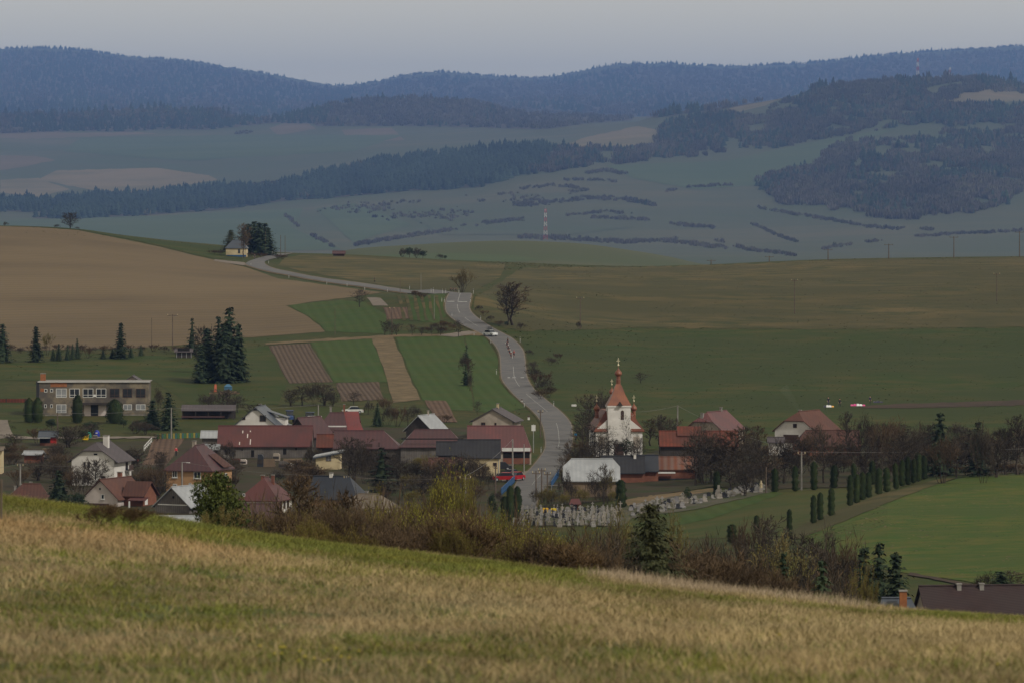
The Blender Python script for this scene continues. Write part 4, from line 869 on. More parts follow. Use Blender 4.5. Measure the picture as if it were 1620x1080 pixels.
    def chim_px(s, u, vt, wpx, depth=0.0, mm=None, drop=2.2):
        """chimney seen in column u with its top on row vt; depth metres behind the facing wall's plane"""
        a = (u - s.u) * s.k; z1 = (s.v - vt) * s.k - depth * (vt - HOR) / F
        if s.face == 'x0': x, y = -s.L / 2 + depth, -a
        else: x, y = a, -s.W / 2 + depth
        s.chim(x, y, z1 - drop, z1, wpx * s.k, mm)

# --- school
S = House('school_building', 'long two-storey flat-roofed school with stained ochre walls', 148.5, 657, 1.0, 173 * 1140 / F, 10.0, 6.9, 0, SCHOOLW, None, cat='school')
L, W, h = S.L, S.W, (S.v - 604) * S.k
MB().box(-L / 2, L / 2, -W / 2, W / 2, -1.2, h).build('wall', SCHOOLW, S.t)
rf = MB().box(-L / 2 - .25, L / 2 + .25, -W / 2 - .25, W / 2 + .25, h + .003, h + .16).build('roof', CONC, S.t)
MB().box(-L / 2 - .28, L / 2 + .28, -W / 2 - .30, -W / 2 - .252, h + .01, h + .15).build('gutter', FRAME_W, rf)
MB().box(-L / 2 - .03, L / 2 + .03, -W / 2 - .04, W / 2 + .03, -1.2, .25).build('plinth', STONE, S.t)
for k, (a, b) in enumerate(((88.6, 105.5), (110, 126), (131, 147.6), (152, 168), (173.6, 189), (194, 209), (215, 230))):
    S.win((a, b, 614, 628.2), frame=FRAME_W if k < 4 else FRAME_D, pane=CURTAIN if k == 0 else GLASS, mull=1, tr=True)
for b in ((70, 75, 614.5, 619.8), (79.5, 84, 614.5, 619.8), (70, 74, 639, 644.5), (79.8, 83.6, 639, 644.5)): S.win(b, mull=0)
S.win((89, 105, 639, 652.6), pane=CURTAIN, tr=True); S.win((195, 208.6, 639, 648), pane=CURTAIN); S.win((215, 230, 639, 648), pane=CURTAIN)
S.slab('brick_patch', (80, 106, 605, 611.5), BRICK_O, n1=.02); S.slab('brick_patch', (64, 70, 614, 619), BRICK_O, n1=.02)
S.slab('entrance_panel', (133, 143.6, 640, 657.5), PLASTER_P, n1=.06); S.slab('entrance_panel', (155.6, 168, 640, 657.5), PLASTER_P, n1=.06)
S.slab('door', (144, 155, 640, 657.5), GLASS, n1=.05); S.slab('canopy', (131, 173, 636, 639.4), WOOD_D, n0=.01, n1=1.6)
a0, a1, z0, z1 = S.px((139, 161, 657.5, 658)); m = MB()
for k in range(8): m.box(a0, a1, -W / 2 - 1.0 - .42 * (k + 1), -W / 2 - 1.0 - .42 * k, -1.6, -.02 - .17 * k)
m.box(a0 - .3, a1 + .3, -W / 2 - 1.0, -W / 2 - .045, -1.2, 0.0)
m.build('entrance_steps', FRAME_D, S.t)
S.chim(-L / 2 + .5, 0, h - 1, h + 1.5, 1.0, BRICK_O); S.slab('side_stack', (57.5, 62, 603, 657), ROOF_CHA, n0=-2, n1=.1); S.slab('light_board', (147.8, 151.8, 623.5, 627), FRAME_W, n1=.05)
B = House('cottage', 'small house with low red gable peeping over the school roof', 209, 606, 90, 7, 28 * 1225 / F, 1.4, 1.1, PLASTER_G, ROOF_GRY, face='x0', d=1222); B.slab('gable_boarding', (203, 215, 599.5, 602.5), ROOF_RED)
# --- big white house, left
B = House('white_house', 'white two-storey house with clipped gable and grey roof, left', 147, 768, 76, 9.0, 7.3, 4.25, 2.55, PLASTER_W, ROOF_GRY, e0=(1.7, .62), e1=(0, 1), face='x0', o=.7)
B.win((131.5, 135, 730, 739), frame=FRAME_D, mull=0); B.win((138, 142, 730, 739), frame=FRAME_D, mull=0); B.win((161, 168, 752, 760), frame=FRAME_D, mull=1); B.slab('vent', (148.5, 154.5, 716.5, 719), DARK)
B.win((-2.2, -.9, .6, 1.9), face='front', m=True, frame=FRAME_D); B.slab('balcony_rail', (1.0, 3.2, 2.3, 3.2), FRAME_D, face='front', n0=.75, n1=.8, m=True); B.slab('balcony_floor', (1.0, 3.2, 2.15, 2.29), CONC, face='front', n0=.01, n1=.8, m=True); B.win((1.4, 2.6, 2.35, 4.0), face='front', m=True, frame=FRAME_D)
B.chim(-.3, -.9, 5.0, 8.0, .85, PLASTER_W); B.chim(2.6, 0, 6.0, 7.5, .6, PLASTER_W)
# --- pinkish house at the meadow's edge
B = House('pink_house', 'pinkish gabled house with tiled cross wing just behind the meadow edge', 159, 804, 68, 10.5, 5.9, 1.25, 2.75, PLASTER_P, ROOF_TER, face='x0', d=880, o=.35)
B.win((160, 166, 781, 789), mull=0, sill=True); B.slab('cladding_band', (131, 174, 795.5, 803), FRAME_D, n1=.05); B.slab('vent', (157, 159.5, 771, 774), DARK); B.chim(2.2, .3, 2.5, 4.9, .6, BRICK_R)
m = MB(); m.slab([(-.6, -2.3, 3.75), (-.6, -6.6, 3.75), (2.2, -6.6, 1.55), (2.2, -2.6, 1.55)], .14); m.slab([(-.6, -6.6, 3.75), (-.6, -2.3, 3.75), (-3.4, -2.6, 1.55), (-3.4, -6.6, 1.55)], .14)
w = MB(); w.box(-3.0, 1.8, -6.2, -2.955, -1.2, 1.7); w.prism([(-3.0, 1.70), (1.8, 1.70), (-.6, 3.62)], -6.2, -2.955); w.build('wing_wall', BRICK_R, B.t); m.build('wing_roof', ROOF_BRN, B.t)
MB().slab([(-4.4, -7.2, 1.0), (-3.05, -7.2, 1.45), (-3.05, -4.2, 1.45), (-4.4, -4.2, 1.0)][::1], .1).build('porch_roof', ROOF_RED, B.t)
B.slab('porch_post', (5.4, 5.6, -1, .95), FRAME_W, n0=1.1, n1=1.3, m=True)
MB().box(-2.4, -1.4, -6.25, -6.205, .2, 1.3).build('window', FRAME_W, B.t)
# --- brown hip roof far left
B = House('bungalow', 'low brown hip-roofed bungalow at the left edge of the meadow', 43, 800, 4, 6.6, 6.0, 1.1, 2.05, PLASTER_G, ROOF_BRN, e0=(2.9, 0), e1=(1.6, 0), d=880)
B.chim(-1.9, 0, 1.8, 2.9, .35, CONC); B.chim(-1.0, .2, 2.2, 3.15, .4, CONC); B.chim(.5, .3, 2.6, 3.5, .45, CONC); B.win((-1, .2, 0, .9), m=True)
# --- ochre house
B = House('ochre_house', 'ochre house with large maroon hipped roof and white windows', 298, 778, 73, 10.0, 7.6, 3.75, 3.5, PLASTER_O, ROOF_MAR, e0=(3.4, 0), e1=(3.0, 0), face='x0', o=.45)
for b in ((271, 279.5, 744, 755), (307, 319, 745, 756), (272, 279, 765, 773)): B.win(b, sill=True)
B.win((299, 303, 763, 766), mull=0); B.win((-2.6, -1.2, 1.4, 2.8), face='front', m=True); B.win((1.2, 2.6, 1.4, 2.8), face='front', m=True); B.chim(-1.2, .4, 5.8, 8.0, .55, PLASTER_G)
MB().slab([(-.5, -4.4, 3.9), (3.2, -4.4, 3.9), (3.2, -1.8, 5.9), (-.5, -1.8, 5.9)], .12).build('dormer_roof', ROOF_BRN, B.t)
# --- grey gabled barn with white sheet roof, and the pale low roof before it
B = House('small_barn', 'dark-gabled barn with pale metal roof beside the round pine', 272.5, 812, 62, 9.0, 6.1, 1.2, 2.65, WOOD_G, ROOF_WHT, face='x0', d=868, cat='barn'); B.slab('vent', (273, 276.5, 784, 787.5), DARK); B.slab('eave_board', (246, 300, 797, 798.5), FRAME_W)
B = House('lean_to_shed', 'long low pale-roofed shed below the dark gable', 262, 820, 3, 10.2, 3.4, .3, 1.0, CONC, ROOF_WHT, d=845, cat='shed', o=.5)
# --- dark red hip house and its annex
B = House('red_roof_house', 'white-walled house with dark red pyramid roof behind the thicket', 408, 800, 76, 8.2, 6.0, 2.35, 2.95, PLASTER_W, ROOF_RED, e0=(3.5, 0), e1=(2.9, 0), face='x0', d=866, o=.4)
B.chim(.2, .5, 4.0, 5.7, .45, BRICK_R); B.chim(.6, -1.0, 4.2, 5.75, .4, BRICK_R); B.win((383, 387, 780, 785), mull=0)
for x in (-2.5, -.6, 1.3): B.win((x, x + 1.1, .7, 2.0), face='front', m=True, frame=FRAME_D)
B = House('annex', 'brown sheet-roofed annex in front of the pyramid-roofed house', 410, 818, 0, 6.0, 3.2, .7, 1.9, PLASTER_G, ROOF_MAR, d=852, cat='annex')
# --- charcoal roof and tan roof among the trees
B = House('charcoal_house', 'house with charcoal roof and white-capped chimney among bare trees', 527, 790, -14, 7.6, 6.4, 1.6, 2.9, PLASTER_O, ROOF_NAV, e0=(0, 1), e1=(2.4, 0), d=880, o=.5); B.chim(-1.2, 0, 4.0, 5.1, .5, PLASTER_W)
B = House('tan_roof_cottage', 'cottage with pale tan hipped roof half hidden by thicket', 570, 806, -22, 7.6, 5.6, 1.0, 1.75, PLASTER_G, ROOF_TAN, e0=(2.6, 0), e1=(2.2, 0), d=868); B.chim(-.4, .6, 2.2, 3.2, .4)
# --- barns of the middle row
B = House('long_red_barn', 'long grey plank barn with streaked dark red metal roof', 418.5, 724, -.6, 149, 7.5, 20, 28.5, WOOD_G, ROOF_RED, px=True, e1=(0, 1), e0=(0, 1), cat='barn', o=.35, og=.1)
B.slab('door', (397.5, 402, 711.5, 722), DARK); B.slab('door', (448, 453, 709, 718), DARK); B.slab('hatch', (467, 470, 708, 711), DARK); B.slab('hatch', (382, 384, 710, 712), DARK)
for u0, v0, v1 in ((378, 700, 704.5), (395, 696, 704), (390, 688, 694), (382, 683, 687), (394, 683, 685)):
    a0, a1, z0, z1 = B.px((u0, u0 + 1.6, v0, v1)); yy = lambda z: -(B.W / 2) * (1 - (z - B.h) / B.r) ; m = MB(); m.slab([(a0, yy(z0) - .03, z0 + .19), (a1, yy(z0) - .03, z0 + .19), (a1, yy(z1) - .03, z1 + .19), (a0, yy(z1) - .03, z1 + .19)], .02); m.build('bare_sheet_patch', PLASTER_P, B.roof)
House('brown_barn', 'dark brown roofed barn wing behind the long red barn', 489, 716, 62, 8, 5.0, 2.6, 3.0, WOOD_D, ROOF_MAR, face='c', d=1036, cat='barn')
B = House('gabled_house', 'white gabled house with blue-grey roof and side dormer', 404, 694, 82, 10.0, 8.0, 3.15, 3.35, PLASTER_W, ROOF_BLU, face='x0', d=1052, o=.75)
B.win((401, 407, 644.3, 648.6), frame=FRAME_D, mull=0); B.win((382.6, 388, 659, 663.5), frame=FRAME_D, mull=0); B.win((411, 421, 656, 666), frame=FRAME_D, mull=1)
w = MB().box(1.2, 4.2, -4.5, -1.2, 2.9, 4.5).build('dormer_wall', PLASTER_W, B.t); MB().slab([(.9, -4.9, 4.55), (4.5, -4.9, 4.55), (4.5, -.7, 5.9), (.9, -.7, 5.9)], .12).build('dormer_roof', ROOF_BLU, B.t); B.chim(2.0, .4, 5, 6.9, .5, ROOF_CHA)
MB().slab([(3.2, -7.2, 2.2), (6.2, -7.2, 2.2), (6.2, -4.1, 3.3), (3.2, -4.1, 3.3)], .1).build('carport_roof', ROOF_BLU, B.t); MB().box(3.4, 3.6, -7.1, -6.9, -1.2, 2.1).build('carport_post', WOOD_D, B.t)
B = House('shed', 'weathered shed with pale metal roof left of the long red barn', 341, 704, 0, 4.9, 4, 2.6, .9, WOOD_G, ROOF_WHT, d=1028, cat='shed')
B = House('shed', 'small dark shed with pale green-grey roof below the weathered shed', 334, 721, 0, 2.4, 2.8, 2.2, .6, WOOD_D, ROOF_WHT, d=996, cat='shed')
B = House('red_hip_house', 'house with dark red hip roof and bright red rear wing', 524, 702, 0, 46 * 1040 / F, 8.0, 3.1, 2.9, PLASTER_W, ROOF_MAR, e0=(2.6, 0), e1=(.8, .0), d=1040, o=.5)
B.slab('eave_board', (502, 548, 672.5, 674.5), FRAME_W, n0=.55, n1=.62); B.chim_px(522, 643.5, 3.2, 4.5); B.chim_px(543, 639.5, 2.8, 6.0, BRICK_R, drop=2.4)
m = MB(); m.slab([(1.2, -1.0, 4.5), (5.2, -1.0, 4.5), (4.8, 2.4, 6.3), (1.6, 2.4, 6.3)], .12); m.slab([(1.6, 2.4, 6.3), (4.8, 2.4, 6.3), (5.2, 5.5, 4.2), (1.2, 5.5, 4.2)], .12); m.slab([(1.6, -3.6, 3.0), (5.9, -3.2, 3.0), (5.2, -1.0, 4.5), (1.2, -1.0, 4.5)], .12)
m.build('rear_wing_roof', ROOF_BRI, B.t); MB().box(1.6, 5.0, -2.2, 5.2, -1.2, 3.55).build('rear_wing_wall', PLASTER_W, B.t)
B = House('small_shed', 'small wooden shed with orange-red roof between two barns', 514, 716, 0, 27 * 1005 / F, 4, 2.3, 1.75, WOOD_D, ROOF_ORG, d=1005, cat='shed', og=.05)
B = House('maroon_barn', 'long barn with maroon metal roof hipped at its right end', 581, 724, -1, 106 * 992 / F, 7.0, 2.75, 2.6, WOOD_G, ROOF_MAR, e0=(0, 1), e1=(3.2, 0), d=992, cat='barn', og=.1); B.slab('post', (599, 600.4, 699, 724), WOOD_D, n1=.14); B.slab('door', (576, 589, 701, 723), FRAME_D)
B = House('plank_barn', 'tall grey plank barn with maroon roof hipped at both ends', 684, 724, 1, 100 * 990 / F, 7.4, 3.05, 2.55, WOOD_G, ROOF_MAR, e0=(2.6, 0), e1=(2.6, 0), d=990, cat='barn', og=.2); B.slab('door', (679, 696, 703, 720), WOOD_T if False else WOOD_G, n1=.06); B.slab('eave_beam', (635, 733, 692.6, 694.4), DARK, n0=.3, n1=.4)
B = House('blue_gable_shed', 'wooden gabled house with pale blue-grey roof behind the plank barn', 662, 688, 70, 8, 4.9, 2.0, 2.35, WOOD_D, ROOF_WHT, face='x0', d=1060, o=.55, cat='house'); B.chim(1, 0, 3.9, 5.2, .3, PLASTER_G)
B = House('plaster_hut', 'small cream plastered hut with one window and tilted pale roof', 518.5, 736, -4, 38 * 972 / F, 3.6, 2.6, 0, PLASTER_C, None, cat='hut', d=972)
L, W = B.L, B.W; b = MB(); b.prism([(-L / 2, -1), (L / 2, -1), (L / 2, 3.05), (-L / 2, 2.25)], -W / 2, W / 2); b.build('wall', PLASTER_C, B.t)
rf = MB().slab([(-L / 2 - .45, -W / 2 - .4, 2.23), (L / 2 + .7, -W / 2 - .4, 3.25), (L / 2 + .7, W / 2 + .4, 3.42), (-L / 2 - .45, W / 2 + .4, 2.4)], .16).build('roof', ROOF_WHT, B.t); MB().slab([(-L / 2 - .45, -W / 2 - .46, 2.06), (L / 2 + .7, -W / 2 - .46, 3.08), (L / 2 + .7, -W / 2 - .405, 3.08), (-L / 2 - .45, -W / 2 - .405, 2.06)], .22).build('fascia', ROOF_BLU, rf)
B.win((515.6, 524, 720, 728.7), frame=FRAME_D, mull=2, pane=CURTAIN)
B = House('beige_house', 'beige gabled house with brown roof beside the road field', 779, 696, 80, 9.0, 64 * 1062 / F, 3.35, 2.05, PLASTER_G, ROOF_GRY, face='x0', d=1062, o=.6); B.win((761, 767.6, 667.5, 674), frame=FRAME_D); B.win((782.5, 785.5, 668, 672), frame=FRAME_D, mull=0); B.chim(1.2, 0, 4.8, 6.3, .4, PLASTER_C)
B = House('rose_roof_barn', 'building with wide rose-red metal roof and white eave near the road', 790, 733, 0, 101 * 985 / F, 8.5, 2.55, 3.9, PLASTER_G, ROOF_PINK, e0=(0, 1), e1=(1.5, 0), d=985, cat='barn', og=.1, o=.3)
B.slab('white_eave_panel', (794, 839, 707.6, 713), FRAME_W, n0=.30, n1=.36); B.slab('doorway', (796, 838, 714, 731), DARK); B.slab('brick_base', (796, 838, 724, 733), BRICK_R, n0=.06, n1=.1)
B = House('dark_roof_house', 'beige house with dark slate roof beside the brown shed', 758, 752, 0, 66 * 955 / F, 6.5, 3.2, 2.65, PLASTER_C, ROOF_CHA, d=955, o=.3, og=.15, e0=(0, 1)); B.win((780, 786, 731, 738), frame=FRAME_D); B.slab('drainpipe', (788.4, 789.4, 723, 750), STEEL)
B = House('brown_shed', 'reddish-brown plank shed among bare bushes', 706, 762, 2, 5.2, 4.0, 2.4, 1.0, BRICK_R, ROOF_BRN, d=945, cat='shed')
B = House('dark_barn', 'dark weathered barn partly hidden behind bare bushes', 716, 740, 0, 5.0, 4.5, 3.0, 1.8, WOOD_D, ROOF_CHA, d=968, cat='barn')
# --- right of the road
B = House('pale_roof_barn', 'tan timber barn with pale galvanised clipped roof', 936, 788, 0, 88 * 898 / F, 7.0, 2.75, 3.0, WOOD_T, ROOF_WHT, e0=(1.3, .62), e1=(1.1, .62), d=898, cat='barn', og=.15, o=.35); B.slab('hatch', (944, 948, 764, 769), DARK)
B = House('dark_outbuilding', 'charcoal-roofed brick outbuilding behind the pale barn', 986, 766, 0, 7.0, 6.0, 1.9, 2.3, BRICK_R, ROOF_CHA, d=932, cat='outbuilding', og=.1); B.chim_px(1005, 718, 4, 2.6, PLASTER_W, 1.6)
B = House('navy_roof_outbuilding', 'brick outbuilding with dark navy metal roof', 1024, 766, 0, 3.6, 6.0, 1.95, 2.15, BRICK_R, ROOF_NAV, d=934, cat='outbuilding', og=.1); B.slab('plinth_board', (1000, 1030, 763.5, 768), CONC, n1=.08)
B = House('rusty_shed', 'low open shed with rusty striped roof and dark lower wall', 1070, 768, 0, 66 * 936 / F, 4.5, 1.9, 1.7, BRICK_R, ROOF_RUST, d=936, cat='shed', og=.1, o=.3); B.slab('dark_band', (1034, 1102, 756, 763), ROOF_NAV, n1=.08); B.slab('sheet_awning', (1036, 1068, 745.5, 747.5), FRAME_W, n0=.5, n1=1.6); B.slab('sill_board', (1032, 1094, 764.5, 766), CONC, n1=.16)
B = House('orange_roof_barn', 'dark timber barn with worn orange-red tile roof', 1106, 730, 0, 124 * 985 / F, 7.5, 3.0, 2.15, WOOD_D, ROOF_ORG, d=985, cat='barn', og=.1); a0, a1, z0, z1 = B.px((1072, 1112, 674, 684))
MB().slab([(a0, -1.8, 4.6), (a1, -1.8, 4.6), (a1, 1.2, 6.1), (a0, 1.2, 6.1)], .14).build('upper_roof', ROOF_ORG, B.t); MB().box(a0 + .2, a1 - .2, -1.2, 1.1, 3.0, 4.7).build('upper_wall', WOOD_D, B.t); B.slab('door', (1092, 1100, 706, 729), DARK)
B = House('rose_roof_house', 'grey clipped-gable house with rose metal roof and tall chimney', 1113, 702, 66, 11, 6.8, 3.1, 2.9, PLASTER_G, ROOF_PINK, e0=(1.9, .5), face='x0', d=1040); B.chim_px(1109, 653.5, 4.5, .5, CONC, 2.6); B.chim(3.0, 0, 5.2, 6.7, .4, CONC); B.win((2.0, 3.4, 1.2, 2.4), face='front', m=True, frame=FRAME_D)
B = House('right_white_house', 'white clipped-gable house with rose-brown roof on the right', 1257, 722, 64, 11, 7.6, 4.2, 3.1, PLASTER_W, ROOF_TER, e0=(2.2, .55), face='x0', d=1010, o=.4); B.win((1254.5, 1261, 669.5, 676), frame=FRAME_D); B.slab('wood_cladding', (1238, 1264, 687, 700), FRAME_D); B.chim(-2.3, .3, 6.2, 7.6, .45, BRICK_R)
B = House('white_porch', 'small white porch annex with flat roof at the white house', 1228, 722, 0, 2.5, 2.6, 2.5, .6, PLASTER_W, ROOF_GRY, d=1003, cat='annex')
B = House('red_brown_barn', 'barn with dark red-brown tile roof beside the right white house', 1309, 722, 0, 104 * 1002 / F, 7.5, 1.9, 2.35, BRICK_R, ROOF_RED if False else ROOF_BRN, e0=(2.2, 0), d=1002, cat='barn', og=.1)
# --- roofs showing over the meadow's lower right rim
B = House('brown_roof_house', 'house with long dark brown ridge roof and two chimneys at the lower right', 1556, 990, 9.0, 9.6, 8.5, 1.6, 3.9, PLASTER_G, ROOF_BRN if False else mat('tile_roof_dark_brown', (0.060, 0.036, 0.034), (0.045, 0.028, 0.027), 0.8, rough=.7, wave=(1.3, R(90), .3, (0.03, 0.02, 0.02))), d=520, og=.3, o=.5)
for u in (1532.5, 1569.5): B.chim_px(u, 923.5, 7, 4.0, CONC, 1.2)
B = House('blue_roof_cottage', 'blue-grey roofed cottage with orange chimney behind the meadow rim', 1427, 1000, 0, 3.0, 4.2, 3.75, 1.7, PLASTER_G, ROOF_BLU, e0=(.4, 0), e1=(1.0, 0), d=440); B.chim_px(1430, 935, 11.5, .9, BRICK_O, 1.6)
B = House('red_roof_shed', 'dark red roof between the blue roof and the long brown roof', 1453, 1000, 0, 2.2, 3.2, 1.7, 1.75, PLASTER_G, ROOF_RED, d=534, cat='shed')
B = House('hidden_cottage', 'small terracotta gable roof sunk among bare trees below the thujas', 1206, 965, 62, 6, 3.8, 1.9, 2.6, PLASTER_G, ROOF_TER, face='x0', d=560)
# --- chapel, hut, shelters
B = House('wayside_chapel', 'small cream chapel with grey hip roof and blue plinth by the hilltop bend', 373.5, 406.5, -3, 32 * 2000 / F, 5.5, 3.0, 2.5, PLASTER_C, ROOF_BLU, e0=(2.4, 0), e1=(2.4, 0), d=1975, cat='chapel', o=.3)
B.slab('plinth_board', (357.5, 389.5, 403.6, 406.5), BLUEP, n1=.06); B.win((376.5, 380, 394.5, 401), frame=FRAME_D, mull=0)
House('field_hut', 'tiny dark red hut on the grassy brow', 536, 404.5, 0, 18 * 2040 / F, 3, 1.0, .7, FRAME_D, ROOF_MAR, d=2040, cat='hut')
B = House('field_shelter', 'small open-fronted grey shelter at the ploughed field edge', 290.5, 560, 0, 25 * 1335 / F, 2.6, 1.5, .5, WOOD_D, ROOF_GRY, d=1335, cat='shelter'); B.slab('opening', (281, 300, 550.5, 558), DARK)
for a in (-1.7, -.5, .6, 1.7): B.slab('post', (a, a + .12, 0, 1.5), STEEL, n0=.05, n1=.15, m=True)
# long open shelter by the playing field
u, v = 330, 662; d = gd(u, v); k = d / F; t = thing('long_shelter', 'long low open shelter with purple-brown roof and maroon rail', 'shelter', G(u, d))
MB().slab([(-5.4, -1.6, 1.7), (5.4, -1.6, 1.7), (5.4, 1.6, 2.75), (-5.4, 1.6, 2.75)], .12).build('roof', ROOF_GRY, t)
for a in (-5, -2.5, 0, 2.5, 5): MB().box(a - .07, a + .07, -1.5, -1.36, -.6, 1.6).build('post', WOOD_D, t); MB().box(a - .07, a + .07, 1.36, 1.5, -.6, 2.6).build('post', WOOD_D, t)
MB().box(-5.3, 3.2, -1.7, -1.52, .35, .62).build('rail', ROOF_MAR, t); MB().box(-5.3, 5.3, 1.2, 1.34, -.6, 2.5).build('back_wall', WOOD_D, t)
# shack and brick shed on the far left
B = House('shack', 'patched red shack with blue-grey metal roof below the school', 76, 700, 0, 26 * 1040 / F, 3, 1.75, .7, BRICK_R, ROOF_BLU, d=1045, cat='shack'); B.slab('red_panel', (80, 89, 691, 700), REDP); B.slab('opening', (63, 79, 693, 700), DARK); B.slab('tin_awning', (60, 80, 691, 692.5), STEEL, n0=.1, n1=1.2)
B = House('brick_shed', 'low red brick shed with pale sloping roof on the far left', 51, 728, -6, 26 * 1000 / F, 3, 1.5, .4, BRICK_R, ROOF_WHT, d=992, cat='shed')
B = House('plastered_wall', 'pale plastered building corner at the left picture edge', -3, 745, 0, 1.2, 4, 4.0, .4, PLASTER_C, ROOF_TAN, d=960, cat='building')
# --- church
u, d = 979.5, gd(980, 722); k = d / F; p = G(u, d); C = thing('village_church', 'white church with copper-brown spire and three onion domes', 'church', p, R(4)); zz = lambda v: (HOR - v) / F * d - p.z
nw = 37 * k; T = 18 * k; zt = zz(641); ze = zz(679); zg = zz(662)
m = MB(); prof = [(-nw, -1.2), (nw, -1.2), (nw, ze), (T * .9, zg), (-T * .9, zg), (-nw, ze)]; m.prism(prof, 0, 14.5); m.build('nave_wall', CHURCH_W, C)
m = MB(); ov = .35; zr = zz(650)
m.slab([(nw + ov, -.3, ze - .25), (nw + ov, 15, ze - .25), (2.2, 12.5, zr), (2.2, 2.2, zr)], .12); m.slab([(-nw - ov, 15, ze - .25), (-nw - ov, -.3, ze - .25), (-2.2, 2.2, zr), (-2.2, 12.5, zr)], .12); m.slab([(2.2, 2.2, zr), (2.2, 12.5, zr), (-2.2, 12.5, zr), (-2.2, 2.2, zr)], .12)
m.slab([(-nw - ov, -.3, ze - .25), (nw + ov, -.3, ze - .25), (2.2, 2.2, zr), (-2.2, 2.2, zr)], .12); m.slab([(nw + ov, 15, ze - .25), (-nw - ov, 15, ze - .25), (-2.2, 12.5, zr), (2.2, 12.5, zr)], .12); m.build('nave_roof', mat('church_nave_roof', (0.14, 0.05, 0.03), (0.1, 0.04, 0.027), 0.5, rough=.55), C)
tw = MB().box(-T, T, -.35, 2 * T - .35, -1.2, zt).build('tower', CHURCH_W, C)
MB().box(-T - .12, T + .12, -.47, 2 * T - .23, zt - .28, zt - .003).build('cornice', CHURCH_W, tw)
cy = T - .35
b = MB(); b.box(-.28 + .55, .28 + .55, -.40, -.352, zz(663), zz(650.5)); b.prism([(.27 + .55 * 0, zz(650.5)), (.83, zz(650.5)), (.74, zz(649)), (.55, zz(648.2)), (.36, zz(649))], -.40, -.352); b.build('belfry_window', FRAME_D, tw)
sp = MB(); sp.lathe([(T * 1.5, zt + .02), (T * 1.22, zt + .75), (T * .78, zt + 2.0), (T * .42, zt + 3.4), (.5, zz(607))], (0, cy), 4, math.pi / 4); so = sp.build('spire', COPPER, C)
MB().prism([(-.45 + .1, zt + .05), (.55, zt + .05), (.1, zt + .75)], -1.0, 0.4).build('dormer', WOOD_D, so)
def onion(par, x, y, z0, r, hh, drum):
    o = MB().lathe([(r * .62, z0 - drum), (r * .62, z0 - drum * .55), (r * .70, z0 - drum * .5), (r * .55, z0 - drum * .4), (r * .55, z0)], (x, y), 10).build('drum', COPPER, par)
    q = MB().lathe([(r * .6, z0 + .003), (r * .95, z0 + hh * .2), (r, z0 + hh * .36), (r * .82, z0 + hh * .56), (r * .4, z0 + hh * .76), (r * .16, z0 + hh * .92), (.05, z0 + hh * 1.15)], (x, y), 12).build('onion_dome', COPPER, par)
    return q
def cross(par, x, y, z, s):
    c = MB(); c.lathe([(.03, z), (.13 * s, z + .07), (.17 * s, z + .17), (.13 * s, z + .27), (.03, z + .34)], (x, y), 8); w = .035 * s
    c.box(x - w, x + w, y - w, y + w, z + .3, z + 1.25 * s + .2); c.box(x - .32 * s, x + .32 * s, y - w * .8, y + w * .8, z + .85 * s, z + .85 * s + .07); c.box(x - .17 * s, x + .17 * s, y - w * .8, y + w * .8, z + 1.08 * s, z + 1.08 * s + .06); c.build('cross', GOLD, par)
onion(C, 0, cy, zz(595), .66, zz(582) - zz(595), 1.35); cross(C, 0, cy, zz(579), 1.0)
for uu, y in ((948, 5.2), (1007, 5.2)):
    x = (uu - u) * k * (d + y) / d; m = MB(); m.slab([(x - .95, y - 1, zz(660)), (x + .95, y - 1, zz(660)), (x + .5, y, zz(653)), (x - .5, y, zz(653))], .1); onion(C, x, y, zz(651), .56, 1.25, 1.3); cross(C, x, y, zz(637), .85)
onion(C, -.2, 12.6, zz(627), .5, 1.2, 2.6); cross(C, -.2, 12.6, zz(613), .8)
for x0 in (-nw + .5, nw - 1.6): MB().box(x0, x0 + 1.1, -.05, -.004, 1.5, 3.6).build('niche', PLASTER_G, C)
MB().box(-.8, .8, -.42, -.354, 0, 2.4).build('door', FRAME_D, C)
for y in (3.5, 7, 10.5):
    w = MB().box(nw + .004, nw + .06, y - .5, y + .5, 1.6, 3.6).build('window', FRAME_D, C); MB().box(nw + .062, nw + .07, y - .4, y + .4, 1.7, 3.5).build('pane', GLASS, w)
    w = MB().box(-nw - .06, -nw - .004, y - .5, y + .5, 1.6, 3.6).build('window', FRAME_D, C); MB().box(-nw - .07, -nw - .062, y - .4, y + .4, 1.7, 3.5).build('pane', GLASS, w)
# small shrine by the cemetery
p = GP(910, 806); t = thing('wayside_shrine', 'small brick shrine with dark red roof above the graves', 'shrine', p); MB().box(-.5, .5, -.5, .5, -.5, .95).build('base', BRICK_R, t); m = MB(); m.slab([(-.95, -.9, .95), (.95, -.9, .95), (.6, 0, 1.75), (-.6, 0, 1.75)], .1); m.slab([(-.6, 0, 1.75), (.6, 0, 1.75), (.95, .9, .95), (-.95, .9, .95)], .1); m.build('roof', ROOF_RED, t); MB().box(-.3, .3, -.53, -.503, .2, .85).build('niche', DARK, t)

